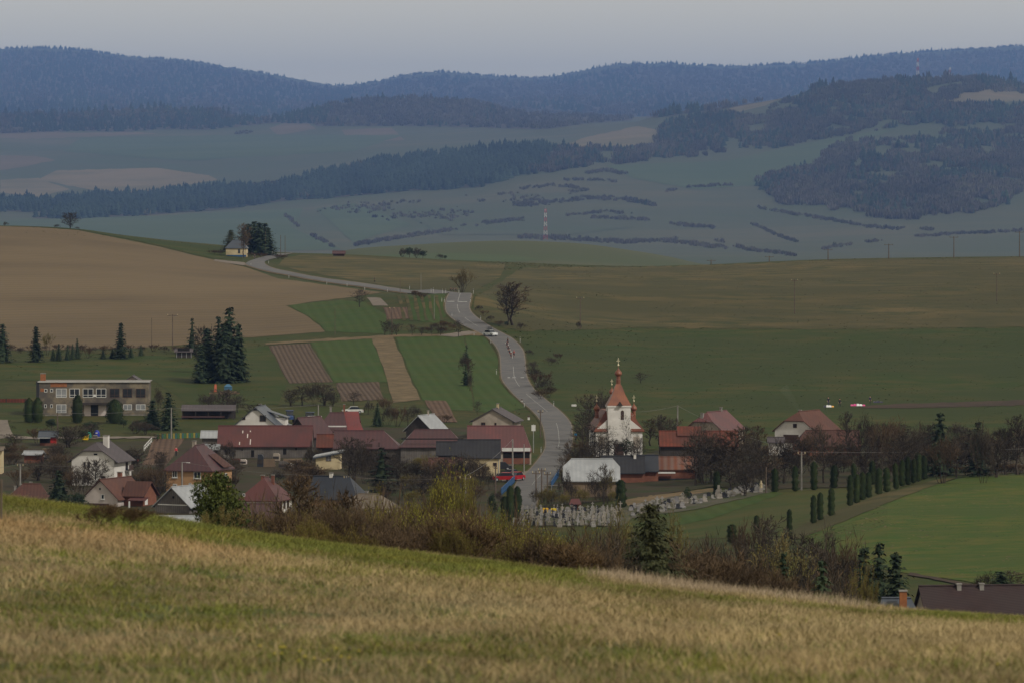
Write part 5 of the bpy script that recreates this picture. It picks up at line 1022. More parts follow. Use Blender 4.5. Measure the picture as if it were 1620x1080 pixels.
# ------------------------------------------------------------------ trees and shrubs
ZONES = {'yellow-green budding willow in the thicket': [(650, 'below the tan roof'), (705, 'below the brown shed'), (745, 'by the double pole'), (790, 'left of the bridge thujas'), (860, 'below the left graves'), (9999, 'below the right graves')],
 'bare brush under the pale roofed barn': [(880, 'by the bridge'), (930, 'at its left half'), (9999, 'at its right half')],
 'dark leafless tree behind the thuja rows': [(1300, 'behind the upper thujas'), (1340, 'before the red-brown barn'), (1400, 'right of the red-brown barn'), (1480, 'left of the broad spruce'), (1550, 'between the two dark spruces'), (9999, 'at the right picture edge')],
 'grey bare tree in the right-hand gardens': [(1070, 'just right of the church'), (1112, 'before the orange-roofed barn'), (1145, 'at the orange barn end'), (1190, 'right of the orange-roofed barn'), (9999, 'left of the right white house')],
 'purple-brown bare tree below the thuja bank': [(1160, 'left of the hidden terracotta roof'), (1222, 'above the hidden terracotta roof'), (1300, 'beside the pale round willow'), (1400, 'left of the three spruces'), (9999, 'behind the long brown roof')],
 'brown bare tree around the left white house': [(75, 'at far left'), (128, 'left of the white wall'), (170, 'before the white wall'), (230, 'right of the white wall'), (9999, 'near the ochre house')],
 'dark bare garden tree among the central sheds': [(700, 'left of the brown shed'), (735, 'at the brown shed'), (9999, 'before the dark slate roof')],
 'dense dark bare tree left of the church': [(910, 'by the road edge'), (935, 'between road and church'), (9999, 'against the church roof')]}
def zone(label, u):
    for lim, w in ZONES.get(label, []):
        if u < lim: return label + ', ' + w
    return label
def many(kinds, name, label, spots, group, cat='tree', one_label=True):
    for k, s in enumerate(spots):
        plant(kinds[k % len(kinds)], name, zone(label, s['u']), group=group, cat=cat, **s)
# row along the upper edge of the school lawn
plant('spruce', 'spruce_tree', 'tall dark spruce cut by the left picture edge', 4, 574, 512, w=30)
plant('spruce2', 'spruce_tree', 'tall slim spruce at the left of the lawn edge row', 57, 573, 516, w=22)
plant('pale_willow', 'round_tree', 'round olive tree beside the slim spruce', 75, 562, 528, w=20)
plant('spruce2', 'spruce_tree', 'tall lone spruce in the middle of the lawn edge row', 191, 568, 510, w=25)
many(['spruce_wide'], 'small_spruce', 'small dark spruce in the row between lawn and ploughed field', [dict(u=a, vb=b, vt=c, w=w) for a, b, c, w in ((84, 571, 551, 12), (93, 571, 543, 14), (107, 570, 545, 13), (115, 569, 544, 10), (122, 568, 535, 14), (163, 568, 553, 13), (178, 567, 551, 14), (207, 566, 549, 14), (223, 563, 545, 12))], 'small spruces along the lawn edge')
plant('shrub_brown', 'shrub', 'brownish shrub in the small spruce row', 140, 567, 547, w=13, cat='shrub')
plant('spruce_thin', 'spruce_tree', 'sparse spruce with bare gaps beside the grey shelter', 304, 561, 503, w=23)
plant('dark_bush', 'shrub', 'low dark bush right of the grey shelter', 311, 561, 546, w=13, cat='shrub')
plant('spruce', 'spruce_tree', 'tallest broad spruce of the big clump above the village', 363, 604, 485, w=46); plant('spruce2', 'spruce_tree', 'left spruce of the big clump above the village', 328, 604, 519, w=40); plant('spruce', 'spruce_tree', 'slim rear spruce inside the big clump above the village', 346, 602, 500, w=34)
plant('spruce2', 'spruce_tree', 'right spruce of the big clump above the village', 377, 604, 512, w=32)
plant('spruce', 'spruce_tree', 'front spruce filling the middle of the big clump', 354, 606, 512, w=40); plant('spruce2', 'spruce_tree', 'short spruce at the left foot of the big clump', 318, 606, 545, w=26)
plant('round_tree', 'bare_tree', 'dull leafless tree showing left of the big spruce clump', 322, 590, 515, w=30)
many(['shrub_brown', 'shrub_grey'], 'shrub', 'low brown scrub along the ploughed field bottom', [dict(u=u, vb=556 + random.uniform(-2, 5), vt=546 + random.uniform(-2, 3), w=random.uniform(12, 24)) for u in range(14, 300, 19)], 'scrub along the ploughed field', 'shrub')
# brow, chapel
plant('round_tree', 'bare_tree', 'lone round bare tree on the ploughed field skyline', 111, 363.5, 336, d=2070, w=24)
many(['shrub_grey'], 'shrub', 'tiny dark shrub on the ploughed field skyline', [dict(u=90, d=2070, vt=355, w=10), dict(u=8, d=2074, vt=351, w=10), dict(u=122, d=2072, vt=359, w=9)], 'skyline shrubs', 'shrub')
many(['spruce', 'spruce2'], 'spruce_tree', 'dark spruce in the clump behind the chapel', [dict(u=a, d=2012 + 6 * (k % 3), vt=c, w=w) for k, (a, c, w) in enumerate(((386, 360, 30), (394, 354, 32), (402, 350, 34), (411, 352, 34), (419, 353, 32), (424, 360, 26)))], 'spruces behind the chapel')
plant('spruce_open', 'spruce_tree', 'low brownish conifer left of the chapel roof', 365, d=2012, vt=364, w=30)
plant('tree_b', 'bare_tree', 'dark leafless tree directly before the chapel wall', 386, d=1968, vt=353, w=20)
many(['shrub_brown'], 'shrub', 'low brown hedge shrub beside the chapel', [dict(u=u, d=1978, h=1.6, w=16) for u in (338, 348, 396, 405, 414, 440, 447)], 'hedge shrubs by the chapel', 'shrub')
many(['shrub_grey', 'dark_bush'], 'shrub', 'dark round bush on the brow below the far green field', [dict(u=u, d=2090, vt=v, w=w) for u, v, w in ((637, 393, 22), (648, 391, 22), (659, 392, 20), (669, 396, 18), (696, 402, 14), (704, 404, 10))], 'bushes on the brow', 'shrub')
# road corridor
plant('broom', 'pollard_willow', 'broom-shaped pollard willow at the road brow', 731, 463, 425, d=1535, w=34)
plant('tree_a', 'bare_tree', 'large dark bare tree right of the road, left trunk of the pair', 803, 515, 452, w=40); plant('tree_b', 'bare_tree', 'large dark bare tree right of the road, right trunk of the pair', 812, 515, 446, w=42)
plant('shrub_grey', 'shrub', 'round dark bush beside the pair of bare trees', 823, 521, 510, w=18, cat='shrub'); plant('dark_bush', 'shrub', 'small dark clump at the foot of the paired trees', 801, 516, 508, w=11, cat='shrub')
plant('tree_c', 'bare_tree', 'small bare tree beside the ploughed field point', 569, 486, 456, w=24)
many(['fruit', 'tree_c'], 'fruit_tree', 'small bare fruit tree in the row above the green plots', [dict(u=a, vb=531, vt=b, w=w) for a, b, w in ((609, 507, 14), (617, 506, 13), (627, 511, 16), (652, 512, 16), (667, 517, 12), (682, 514, 12), (697, 515, 14))], 'bare fruit trees in a row'); plant('tree_c', 'bare_tree', 'dark bare tree beside the side track junction', 725, 533, 505, w=18)
many(['shrub_red', 'shrub_brown'], 'shrub', 'reddish dry shrub on the bank left of the road brow', [dict(u=u, vb=v, vt=v - h, w=h * 1.7) for u, v, h in ((660, 472, 12), (668, 474, 10), (705, 520, 12), (690, 522, 11), (715, 522, 9), (675, 527, 10), (700, 528, 10))], 'dry shrubs by the brow', 'shrub')
many(['spruce_thin', 'shrub_grey', 'tree_b'], 'hedge_tree', 'dark narrow tree in the hedge between green plots', [dict(u=u, vb=b, vt=t, w=w) for u, b, t, w in ((738, 578, 546, 13), (733, 590, 558, 15), (741, 600, 566, 14), (737, 610, 575, 16), (744, 618, 588, 12))], 'narrow hedge between the plots')
many(['shrub_grey', 'shrub_brown'], 'shrub', 'dark brush along the ditch right of the road', [dict(u=u, vb=v, vt=v - h, w=h * 1.5) for u, v, h in ((872, 578, 14), (884, 570, 12), (846, 600, 20), (852, 612, 24), (860, 620, 22), (868, 628, 18), (844, 585, 14), (855, 632, 16), (838, 562, 10), (765, 500, 9), (775, 508, 9), (790, 516, 9), (757, 492, 9))], 'ditch brush right of the road', 'shrub')
plant('tree_c', 'bare_tree', 'single bare tree standing in the pasture right of the spire', 1014, 606, 588, w=22)
# around the school
plant('thuja_fat', 'thuja_shrub', 'leftmost dark clipped conifer before the school', 46, 668, 625, w=23); plant('thuja_fat', 'thuja_shrub', 'second dark conifer at the school corner', 60, 668, 627, w=22); plant('thuja_fat', 'thuja_shrub', 'tall oval conifer left of the school door', 122, 669, 623, w=25); plant('thuja_fat', 'thuja_shrub', 'oval conifer right of the school door', 181, 669, 630, w=25)
plant('spruce', 'spruce_tree', 'dark conifer at the right end of the school', 241, 678, 632, w=34); plant('spruce', 'spruce_tree', 'taller dark conifer right of the school', 267, 680, 620, w=34)
plant('dark_bush', 'shrub', 'low spreading dark bush before the school wall', 82, 680, 661, w=36, cat='shrub'); plant('dark_bush', 'shrub', 'low dark bush under the right school conifers', 232, 680, 662, w=30, cat='shrub')
many(['fruit', 'tree_c', 'shrub_grey'], 'bare_tree', 'bare garden tree near the playing field', [dict(u=u, vb=v, vt=t, w=w) for u, v, t, w in ((330, 655, 622, 24), (376, 652, 624, 26), (250, 650, 612, 18), (366, 650, 628, 18))], 'bare trees by the playing field')
many(['round_tree', 'tree_c', 'shrub_grey', 'round_tree'], 'bare_tree', 'dark rounded bare tree below the ridged garden plot', [dict(u=u, vb=v, vt=t, w=w) for u, v, t, w in ((460, 642, 615, 28), (478, 641, 606, 32), (496, 642, 604, 38), (513, 641, 606, 36), (526, 642, 620, 20))], 'bare trees below the garden plot')
plant('spruce_wide', 'spruce_tree', 'small dark spruce behind the red hip-roofed house', 597, 674, 637, w=22)
many(['shrub_grey', 'shrub_brown', 'tree_c'], 'shrub', 'bare brush behind the barns', [dict(u=u, vb=v, vt=t, w=w) for u, v, t, w in ((615, 672, 640, 26), (628, 674, 642, 28), (645, 674, 645, 26), (657, 664, 640, 22), (610, 655, 628, 24), (560, 640, 618, 22), (582, 655, 634, 18), (705, 668, 655, 20), (755, 655, 632, 14))], 'brush behind the barns', 'shrub')
# village interior
plant('spruce_thin', 'spruce_tree', 'sparse dark spruce in front of the plank barn', 604, 778, 706, w=42)
many(['round_tree', 'shrub_grey', 'tree_a'], 'bare_tree', 'grey leafless tree between the cream hut and barns', [dict(u=u, vb=v, vt=t, w=w) for u, v, t, w in ((560, 760, 690, 44), (577, 765, 700, 40), (552, 752, 705, 36), (630, 765, 725, 34), (655, 768, 728, 40))], 'grey trees by the cream hut')
many(['shrub_grey', 'shrub_brown', 'round_tree', 'shrub_grey'], 'bare_tree', 'dark bare garden tree among the central sheds', [dict(u=u, vb=v, vt=t, w=w) for u, v, t, w in ((676, 775, 735, 40), (690, 770, 722, 40), (712, 775, 720, 44), (730, 770, 715, 40), (745, 775, 722, 36), (760, 772, 730, 30), (668, 790, 750, 44), (775, 775, 740, 22))], 'bare trees among the central sheds')
many(['round_tree', 'shrub_grey', 'shrub_brown'], 'bare_tree', 'brown bare tree around the left white house', [dict(u=u, vb=v, vt=t, w=w) for u, v, t, w in ((152, 790, 724, 44), (135, 792, 732, 40), (118, 790, 742, 34), (60, 760, 728, 50), (85, 755, 725, 40), (30, 770, 740, 40), (110, 770, 735, 30), (226, 788, 738, 44), (243, 790, 735, 44), (252, 785, 748, 34), (212, 780, 748, 30), (20, 735, 715, 34), (90, 730, 705, 30))], 'bare trees around the left white house')
plant('spruce_wide', 'spruce_tree', 'broad dark conifer left of the pinkish house', 93, 812, 743, d=872, w=60); plant('dark_bush', 'shrub', 'dark evergreen bush right of the broad conifer', 122, d=868, vt=778, w=40, cat='shrub')
many(['shrub_brown', 'shrub_grey'], 'shrub', 'brown garden brush before the long red barn', [dict(u=u, vb=v, vt=t, w=w) for u, v, t, w in ((470, 748, 728, 30), (455, 752, 734, 26), (485, 755, 730, 26), (440, 765, 742, 30), (470, 775, 745, 34), (500, 770, 752, 24), (375, 748, 735, 24), (360, 760, 735, 26))], 'garden brush before the long barn', 'shrub')
rgv = random.Random(77)
for (u0, u1, v0, v1, n, ks, lb) in ((0, 110, 700, 765, 16, ['shrub_grey', 'shrub_brown', 'round_tree'], 'brown garden brush at the far left of the village'), (200, 262, 738, 792, 9, ['round_tree', 'shrub_grey'], 'dark bare brush between the white and ochre houses'), (330, 372, 722, 790, 8, ['shrub_brown', 'shrub_grey', 'tree_c'], 'garden brush between the ochre house and barn yard'), (455, 505, 735, 790, 9, ['shrub_brown', 'shrub_grey', 'tree_b'], 'brown brush left of the charcoal roof'), (590, 790, 745, 800, 26, ['shrub_grey', 'shrub_brown', 'round_tree', 'tree_a', 'shrub_olive'], 'bare brush filling the gardens below the central barns'), (540, 640, 735, 770, 10, ['shrub_grey', 'tree_a', 'round_tree'], 'grey brush below the maroon barn'), (1020, 1230, 745, 772, 16, ['shrub_grey', 'shrub_brown', 'tree_a'], 'dark brush along the cemetery gardens'), (1230, 1480, 735, 762, 18, ['shrub_grey', 'shrub_brown', 'round_tree'], 'low dark brush between the thujas and the gardens'), (1400, 1640, 690, 748, 22, ['round_tree', 'shrub_grey', 'tree_a', 'shrub_brown'], 'dark wood-like brush at the right edge above the meadow'), (300, 460, 640, 662, 7, ['fruit', 'shrub_grey'], 'small bare tree by the playing field shelter'), (20, 250, 676, 700, 8, ['shrub_grey', 'dark_bush', 'fruit'], 'small garden bush below the school')):
    for k in range(n):
        u, v = rgv.uniform(u0, u1), rgv.uniform(v0, v1); h = rgv.uniform(16, 36)
        if 112 < u < 205 and 700 < v < 780: continue
        kd = rgv.choice(ks); plant(kd, 'garden_shrub', lb, u, v, v - h * (.7 if u < 250 and v < 700 else 1), w=h * rgv.uniform(.9, 1.5), group=lb.replace('brown ', '')[:40].strip(), cat='shrub')
# church surroundings
many(['blossom'], 'blossom_tree', 'pale blossoming tree before the church front', [dict(u=u, vb=v, vt=t, w=w) for u, v, t, w in ((962, 728, 672, 34), (991, 730, 654, 20), (948, 728, 686, 26), (1008, 729, 684, 16))], 'blossoming trees at the church')
many(['tree_c', 'tree_a'], 'bare_tree', 'thin twiggy tree before the lower church wall', [dict(u=u, vb=730, vt=t, w=w) for u, t, w in ((953, 686, 34), (972, 694, 30), (1012, 690, 22), (1000, 704, 26))], 'twiggy trees before the church')
plant('ball', 'clipped_tree', 'dark round clipped tree before the church door', 990, 729, 692, w=30)
many(['round_tree', 'shrub_grey', 'tree_a', 'shrub_brown'], 'bare_tree', 'dense dark bare tree left of the church', [dict(u=u, vb=v, vt=t, w=w) for u, v, t, w in ((938, 700, 622, 40), (950, 690, 618, 40), (930, 722, 668, 40), (915, 728, 695, 34), (905, 738, 705, 34), (925, 740, 700, 36), (945, 735, 698, 30), (898, 752, 718, 26), (890, 758, 735, 22), (960, 690, 625, 36), (922, 705, 650, 30))], 'dark trees left of the church')
many(['tree_a', 'round_tree', 'tree_b', 'shrub_grey', 'tree_c'], 'bare_tree', 'grey bare tree in the right-hand gardens', [dict(u=u, vb=v, vt=t, w=w) for u, v, t, w in ((1045, 712, 655, 40), (1060, 716, 660, 36), (1030, 705, 662, 30), (1115, 765, 668, 60), (1125, 762, 680, 54), (1100, 768, 690, 44), (1140, 760, 690, 50), (1165, 762, 678, 50), (1185, 770, 690, 54), (1205, 772, 700, 44), (1155, 780, 720, 44), (1178, 785, 730, 36), (1215, 768, 705, 40), (1195, 742, 690, 34), (1240, 765, 690, 40), (1080, 745, 715, 30), (1180, 720, 672, 30), (1200, 715, 672, 30))], 'bare trees in the right-hand gardens')
many(['shrub_grey', 'round_tree', 'shrub_brown', 'tree_c', 'tree_a'], 'bare_tree', 'dark leafless tree behind the thuja rows', [dict(u=u, vb=v, vt=t, w=w) for u, v, t, w in [(1240 + 21 * k, 764 - (k % 3) * 9, 700 - (k % 4) * 8 - (8 if k > 6 else 0), 44) for k in range(18)]] + [dict(u=u, vb=v, vt=t, w=w) for u, v, t, w in ((1290, 725, 668, 30), (1340, 728, 650, 34), (1372, 726, 655, 34), (1385, 735, 668, 40), (1410, 740, 662, 40), (1440, 742, 672, 40), (1470, 745, 688, 44), (1500, 748, 695, 40), (1520, 748, 690, 44), (1560, 750, 680, 46), (1590, 750, 672, 48), (1610, 750, 655, 48), (1630, 748, 660, 44), (1650, 748, 660, 44))], 'dark trees behind the thuja rows')
many(['shrub_brown', 'shrub_red'], 'shrub', 'dark brush along the top of the right meadow', [dict(u=u, d=915, vt=738 + random.uniform(-8, 4), w=random.uniform(26, 40)) for u in range(1490, 1700, 20)], 'brush above the right meadow', 'shrub')
plant('spruce_wide', 'spruce_tree', 'tall broad dark spruce behind the thuja row', 1487, 753, 652, w=62); plant('spruce', 'spruce_tree', 'narrow dark spruce right of the broad spruce', 1547, 753, 666, w=44)
# thujas
TH = [(1226, 778, 739, 10), (1258, 777, 733, 12), (1288, 775, 727, 11), (1319, 772, 731, 11), (1351, 770, 731, 10), (1380, 766, 727, 11)]
for k, (u, b, t_, w) in enumerate(TH): plant('thuja' if k % 2 else 'thuja2', 'thuja_column', 'columnar thuja in the upper row behind the cemetery, %s from the left' % ('first', 'second', 'third', 'fourth', 'fifth', 'sixth')[k], u, b, t_, w=w, group='upper thuja row')
TH2 = [(1344.7, 800, 751, 11), (1354.7, 796, 748, 11), (1363.7, 791, 747, 11), (1374, 787, 748, 11), (1390, 782, 738, 12), (1403, 778, 738, 11), (1417.7, 773, 731, 11), (1426.7, 769, 729, 10), (1435.7, 767, 723, 11), (1445, 764, 720, 10), (1453, 761, 716, 10), (1462, 758, 715, 11)]
many(['thuja2', 'thuja'], 'thuja_column', 'columnar thuja in the dense row along the dry bank', [dict(u=u, vb=b, vt=t_, w=w) for u, b, t_, w in TH2], 'thujas along the dry bank')
for u, b, t_, w, lb in ((1286.7, 828, 786, 10, 'left columnar thuja of a pair low on the bank'), (1297.3, 823, 778, 11, 'right columnar thuja of a pair low on the bank'), (1315, 816, 768, 12, 'single columnar thuja right of the low pair'), (1248.7, 850, 802, 10, 'lone columnar thuja at the foot of the bank'), (1198, 843, 816, 11, 'small thuja on the cemetery slope'), (1158, 858, 829, 17, 'stout thuja among bare twigs on the slope'), (1134, 783, 741, 12, 'tall thuja right of the clipped ball tree'), (983, 803, 754, 15, 'dark thuja at the pale barn corner'), (807, 826, 771, 13, 'left thuja of the pair beside the bridge'), (817, 824, 768, 13, 'right thuja of the pair beside the bridge'), (797, 826, 780, 12, 'shorter thuja left of the bridge pair'), (822, 808, 781, 8, 'small slim thuja on the road edge')):
    plant('thuja', 'thuja_column', lb, u, b, t_, w=w)
plant('dark_bush', 'shrub', 'dark evergreen bush left of the bridge thujas', 779, 826, 778, w=28, cat='shrub'); plant('ball', 'clipped_tree', 'clipped ball tree on a thin stem above the graves', 1087, 796, 769, w=17)
many(['shrub_grey', 'shrub_olive'], 'shrub', 'bare brush under the pale roofed barn', [dict(u=u, vb=v, vt=t, w=w) for u, v, t, w in ((850, 800, 772, 24), (862, 803, 768, 26), (875, 800, 776, 28), (890, 802, 778, 26), (905, 798, 760, 22), (920, 800, 770, 26), (955, 800, 775, 26), (970, 800, 772, 22), (938, 798, 750, 26), (960, 795, 744, 30), (898, 796, 745, 26))], 'brush under the pale barn', 'shrub')
plant('tree_c', 'bare_tree', 'thin bare tree before the pale metal roof', 955, 797, 730, w=34)
# meadow rim: pine, spruce, thicket on the slope behind the rim (d 220-430 m)
plant('pine_bush', 'pine_tree', 'bushy round pine rising over the meadow edge', 341, d=232, vt=742, w=104)
plant('spruce_open', 'spruce_tree', 'open brownish spruce standing out of the thicket', 1030, d=232, vt=795, w=128)
plant('tree_b', 'bare_tree', 'slender brown bare tree at the thicket edge', 478, d=262, vt=752, w=84); plant('tree_b', 'bare_tree', 'second slender bare tree rising from the thicket', 545, d=285, vt=775, w=80)
plant('shrub_red', 'shrub', 'isolated low brown shrub on the meadow crest', 158, d=139, vt=797, w=76, cat='shrub'); plant('shrub_red', 'shrub', 'right half of the low brown shrub on the crest', 205, d=138, vt=801, w=72, cat='shrub')
rg = random.Random(5); sp = []
for k in range(215):
    u = rg.uniform(325, 1330); near = rg.random() < .5
    d = rg.uniform(215, 290) if near else rg.uniform(290, 520)
    top = np.interp(u, [325, 380, 450, 520, 640, 760, 830, 900, 1000, 1100, 1180, 1330], [800, 800, 790, 778, 786, 800, 822, 832, 840, 845, 868, 905]) + rg.uniform(0, 34) + (20 if near else 0)
    sp.append(dict(u=u, d=d, vt=top, w=rg.uniform(60, 120)))
KN = ['shrub_brown', 'shrub_red', 'shrub_grey', 'shrub_brown', 'shrub_olive']
for k, s in enumerate(sp):
    kd = rg.choice(KN) if not (930 > s['u'] > 590) else rg.choice(['shrub_olive', 'shrub_brown', 'shrub_red', 'shrub_brown'])
    if s['u'] > 1172 and (k % 4): continue
    if abs(s['u'] - 1030) < 48 and s['d'] < 300: continue
    if s['u'] > 950: kd = rg.choice(['shrub_grey', 'shrub_brown', 'shrub_brown'])
    plant(kd, 'thicket_shrub', '%s%s thicket bush %s, %s' % (('broad ' if s['w'] > 100 else 'narrow ' if s['w'] < 75 else ''), {'shrub_brown': 'brown leafless', 'shrub_red': 'reddish-brown leafless', 'shrub_grey': 'grey-brown leafless', 'shrub_olive': 'olive budding'}[kd], ('right behind the meadow rim' if s['d'] < 290 else 'deeper down the slope'), ('below the dark red pyramid roof' if s['u'] < 470 else 'below the charcoal and tan roofs' if s['u'] < 630 else 'below the yellow willows' if s['u'] < 780 else 'below the cemetery' if s['u'] < 985 else 'around the open spruce' if s['u'] < 1090 else 'left of the small terracotta roof')), group='thicket behind the meadow rim', cat='shrub', **s)
many(['willow'], 'willow_shrub', 'yellow-green budding willow in the thicket', [dict(u=u, d=d, vt=t, w=w) for u, d, t, w in ((712, 420, 752, 56), (690, 430, 775, 50), (735, 410, 782, 46), (700, 300, 820, 110), (760, 310, 835, 110), (640, 300, 815, 90), (830, 330, 850, 110), (880, 330, 868, 90), (560, 280, 822, 60), (670, 270, 850, 90), (800, 290, 866, 90), (850, 300, 850, 80), (910, 320, 862, 70), (660, 400, 800, 60), (780, 380, 815, 60))], 'yellow-green willows in the thicket', 'shrub')
many(['pale_willow'], 'pale_willow', 'pale budding willow bush', [dict(u=u, d=d, vt=t, w=w) for u, d, t, w in ((350, 222, 800, 66), (425, 236, 820, 60), (985, 420, 806, 60), (1070, 420, 815, 50))], 'pale willows in the thicket', 'shrub')
plant('pale_willow', 'willow_tree', 'round pale yellow willow beside the hidden red roof', 1236, d=520, vt=853, w=78)
many(['round_tree', 'shrub_grey', 'tree_a', 'shrub_brown'], 'bare_tree', 'purple-brown bare tree below the thuja bank', [dict(u=u, d=d, vt=t, w=w) for u, d, t, w in ((1275, 560, 842, 70), (1310, 570, 838, 80), (1290, 540, 860, 70), (1335, 560, 850, 70), (1345, 540, 880, 60), (1200, 600, 850, 60), (1180, 580, 862, 60), (1150, 570, 858, 70), (1260, 520, 885, 60), (1120, 560, 850, 70), (1215, 640, 815, 60), (1180, 660, 822, 54), (1085, 540, 855, 60), (1560, 600, 905, 44), (1600, 600, 902, 50))], 'bare trees below the thuja bank')
for u, d, t, w, lb, kd in ((1239, 300, 872, 44, 'dark spruce right of the small terracotta roof', 'spruce'), (1300, 300, 885, 62, 'broad low dark spruce behind the meadow rim', 'spruce_wide'), (1366, 500, 864, 62, 'left of three dark spruces at lower right', 'spruce'), (1391, 505, 857, 66, 'tallest of three dark spruces at lower right', 'spruce'), (1417, 500, 872, 58, 'right of three dark spruces at lower right', 'spruce2'), (1375, 470, 903, 74, 'short dark spruce in front of the three spruces', 'spruce_wide'), (1584, 590, 903, 60, 'dark little spruce behind the long brown roof', 'spruce'), (1197, 300, 893, 30, 'thin dark conifer before the terracotta roof', 'spruce_thin')):
    plant(kd, 'spruce_tree', lb, u, d=d, vt=t, w=w)
many(['shrub_olive'], 'shrub', 'greenish shrub at the foot of the lower right spruces', [dict(u=u, d=455, vt=t, w=40) for u, t in ((1352, 905), (1368, 895), (1340, 918))], 'greenish shrubs by the spruces', 'shrub')

# ------------------------------------------------------------------ poles and wires
def pole(u, vt, vb=None, d=None, label='', m=None, arm=0.0, group=None, r=.13, lamp=False, ins=3, name='utility_pole', stay=False):
    d = gd(u, vb) if d is None else d; p = G(u, d); h = (HOR - vt) / F * d - p.z
    t = thing(name, label, 'pole', p, 0, group); MB().tube((0, 0, -.5), (0, 0, h), r, r * .7, 8).build('shaft', m or CONC, t)
    if arm:
        MB().box(-arm, arm, -.07, .07, h - .45, h - .31).build('crossarm', POLEWOOD, t)
        for k in range(ins):
            x = -arm * .9 + k * (1.8 * arm) / max(1, ins - 1); MB().lathe([(.04, h - .31), (.07, h - .2), (.05, h - .12), (.07, h - .05), (.02, h)], (x, 0), 6).build('insulator', PLASTER_C if arm < 1.5 else ROOF_GRY, t)
    if lamp: MB().box(.05, .9, -.06, .06, h - .1, h - .02).build('lamp_arm', STEEL, t); MB().box(.7, 1.25, -.12, .12, h - .16, h - .06).build('lamp_head', FRAME_W, t)
    return t, Vector((p.x, p.y, p.z + h))
def wire(a, b, sag, label, r=.02):
    m = MB(); n = 14; P = [a.lerp(b, i / n) - Vector((0, 0, sag * 4 * (i / n) * (1 - i / n))) for i in range(n + 1)]
    for i in range(n): m.tube(P[i], P[i + 1], r, r, 4, cap=False)
    tag(m.build('overhead_wire', mat('wire_aluminium', (0.33, 0.32, 0.31), (0.28, 0.27, 0.26), 1.0, rough=.5)), label, 'wire')
pole(918, 470, 521, label='wooden power pole on the pasture right of the paired bare trees', m=POLEWOOD, arm=1.0)
pole(1257, 442, 497, label='thin power pole in the middle of the dry pasture', m=POLEWOOD, arm=.9)
pole(1577, 432, 477, label='dark power pole far right on the dry pasture', m=POLEWOOD, arm=.9)
plant('shrub_grey', 'shrub', 'small bush at the foot of the pasture power pole', 916, 521, 508, w=9, cat='shrub')
_, f0 = pole(273, 497, 555, label='power pole with wide crossarm at the ploughed field bottom', m=POLEWOOD, arm=1.3); _, f1 = pole(240, 503, 548, label='thin leaning-looking pole left of the field power pole', m=POLEWOOD, r=.09)
pole(620, 486, 531, label='dark power pole in the bare fruit tree row', m=POLEWOOD, arm=.6)
pole(530, 488, 530, label='pale thin post in the green crop point', m=POLEWOOD, r=.07); pole(687, 468, 505, label='pale leaning stake by the road brow field', m=CONC, r=.07); pole(666, 432, 462, label='thin pale pole left of the road brow', m=CONC, r=.07); pole(633, 440, 467, label='dark thin pole left of the road brow', m=POLEWOOD, r=.07)
SK = [(1125, 411, 'first and smallest'), (1217, 405, 'second'), (1310, 394, 'third'), (1406, 386, 'fourth'), (1509, 374, 'fifth'), (1613, 366, 'tallest rightmost')]
tops = []
for u, vt, w in SK: tops.append(pole(u, vt, d=2085 if u < 1300 else 2060, label='T-shaped power pylon on the right skyline, %s from the left' % w if 'right' not in w else 'T-shaped power pylon on the skyline, tallest and rightmost', m=POLEWOOD, arm=1.6, group='skyline pylons', name='power_pylon', r=.2)[1])
for u, vt, lb in ((420, 366, 'pole right of the chapel spruces'), (444, 372, 'first thin pole behind the chapel bend'), (451, 373, 'second thin pole behind the chapel bend'), (391, 375, 'slim pole by the chapel wall')): pole(u, vt, d=2010, label=lb, m=POLEWOOD, r=.11)
# village line at the back
vl = [pole(-60, 648, 690, label='concrete pole beyond the left edge')[1]]
for u, t_, b, lb in ((91, 652, 702, 'wooden pole beside the red shack'), (271, 644.5, 694, 'concrete pole right of the school'), (503.5, 639.5, 672, 'concrete pole behind the parked tractors')):
    vl.append(pole(u, t_, b, label=lb, m=POLEWOOD if u == 91 else CONC, r=.15)[1])
vl.append(pole(949, 646.5, 712, label='thin pole beside the church trees', m=POLEWOOD)[1])
for k in range(len(vl) - 1): wire(vl[k], vl[k + 1], .5, 'long overhead wire crossing behind the village, span %s' % ('left of the shack', 'before the school', 'over the gabled house', 'over the barns to the church')[k])
fl_ = [pole(-80, 738, 775, label='concrete pole outside the left edge')[1]]
for u, t_, b, lb, ar in ((32, 733, 772, 'concrete pole among bushes at far left', .5), (288, 730, 792, 'grey lamp pole before the ochre house', 0), (548, 752, 800, 'concrete pole among the thicket near the charcoal roof', .4), (736, 752, 806, 'double concrete pole with crossarm above the yellow willows', .9), (811, 694, 762, 'tall concrete pole by the red cars', .0), (1072, 641, 700, 'slim concrete pole left of the orange barn', 0), (1268, 714, 775, 'tall concrete pole between the upper thujas', .6)):
    fl_.append(pole(u, t_, b, label=lb, arm=ar, lamp=(u in (288,)), r=.16)[1])
for k, s in enumerate(('at the left edge', 'before the white house', 'over the pyramid roof', 'over the charcoal roof', 'towards the red cars')): wire(fl_[k], fl_[k + 1], .6, 'long overhead wire crossing in front of the village, span ' + s)
wire(fl_[6], fl_[7], .9, 'overhead wire across the right-hand gardens'); wire(vl[-1], fl_[6], .8, 'overhead wire from the church to the orange barn'); wire(fl_[7], fl_[7] + Vector((62, 20, 1.5)), .9, 'overhead wire over the thuja rows to the right')
MB().tube((.9, 0, -.5), (.9, 0, 4.6), .14, .1, 8)
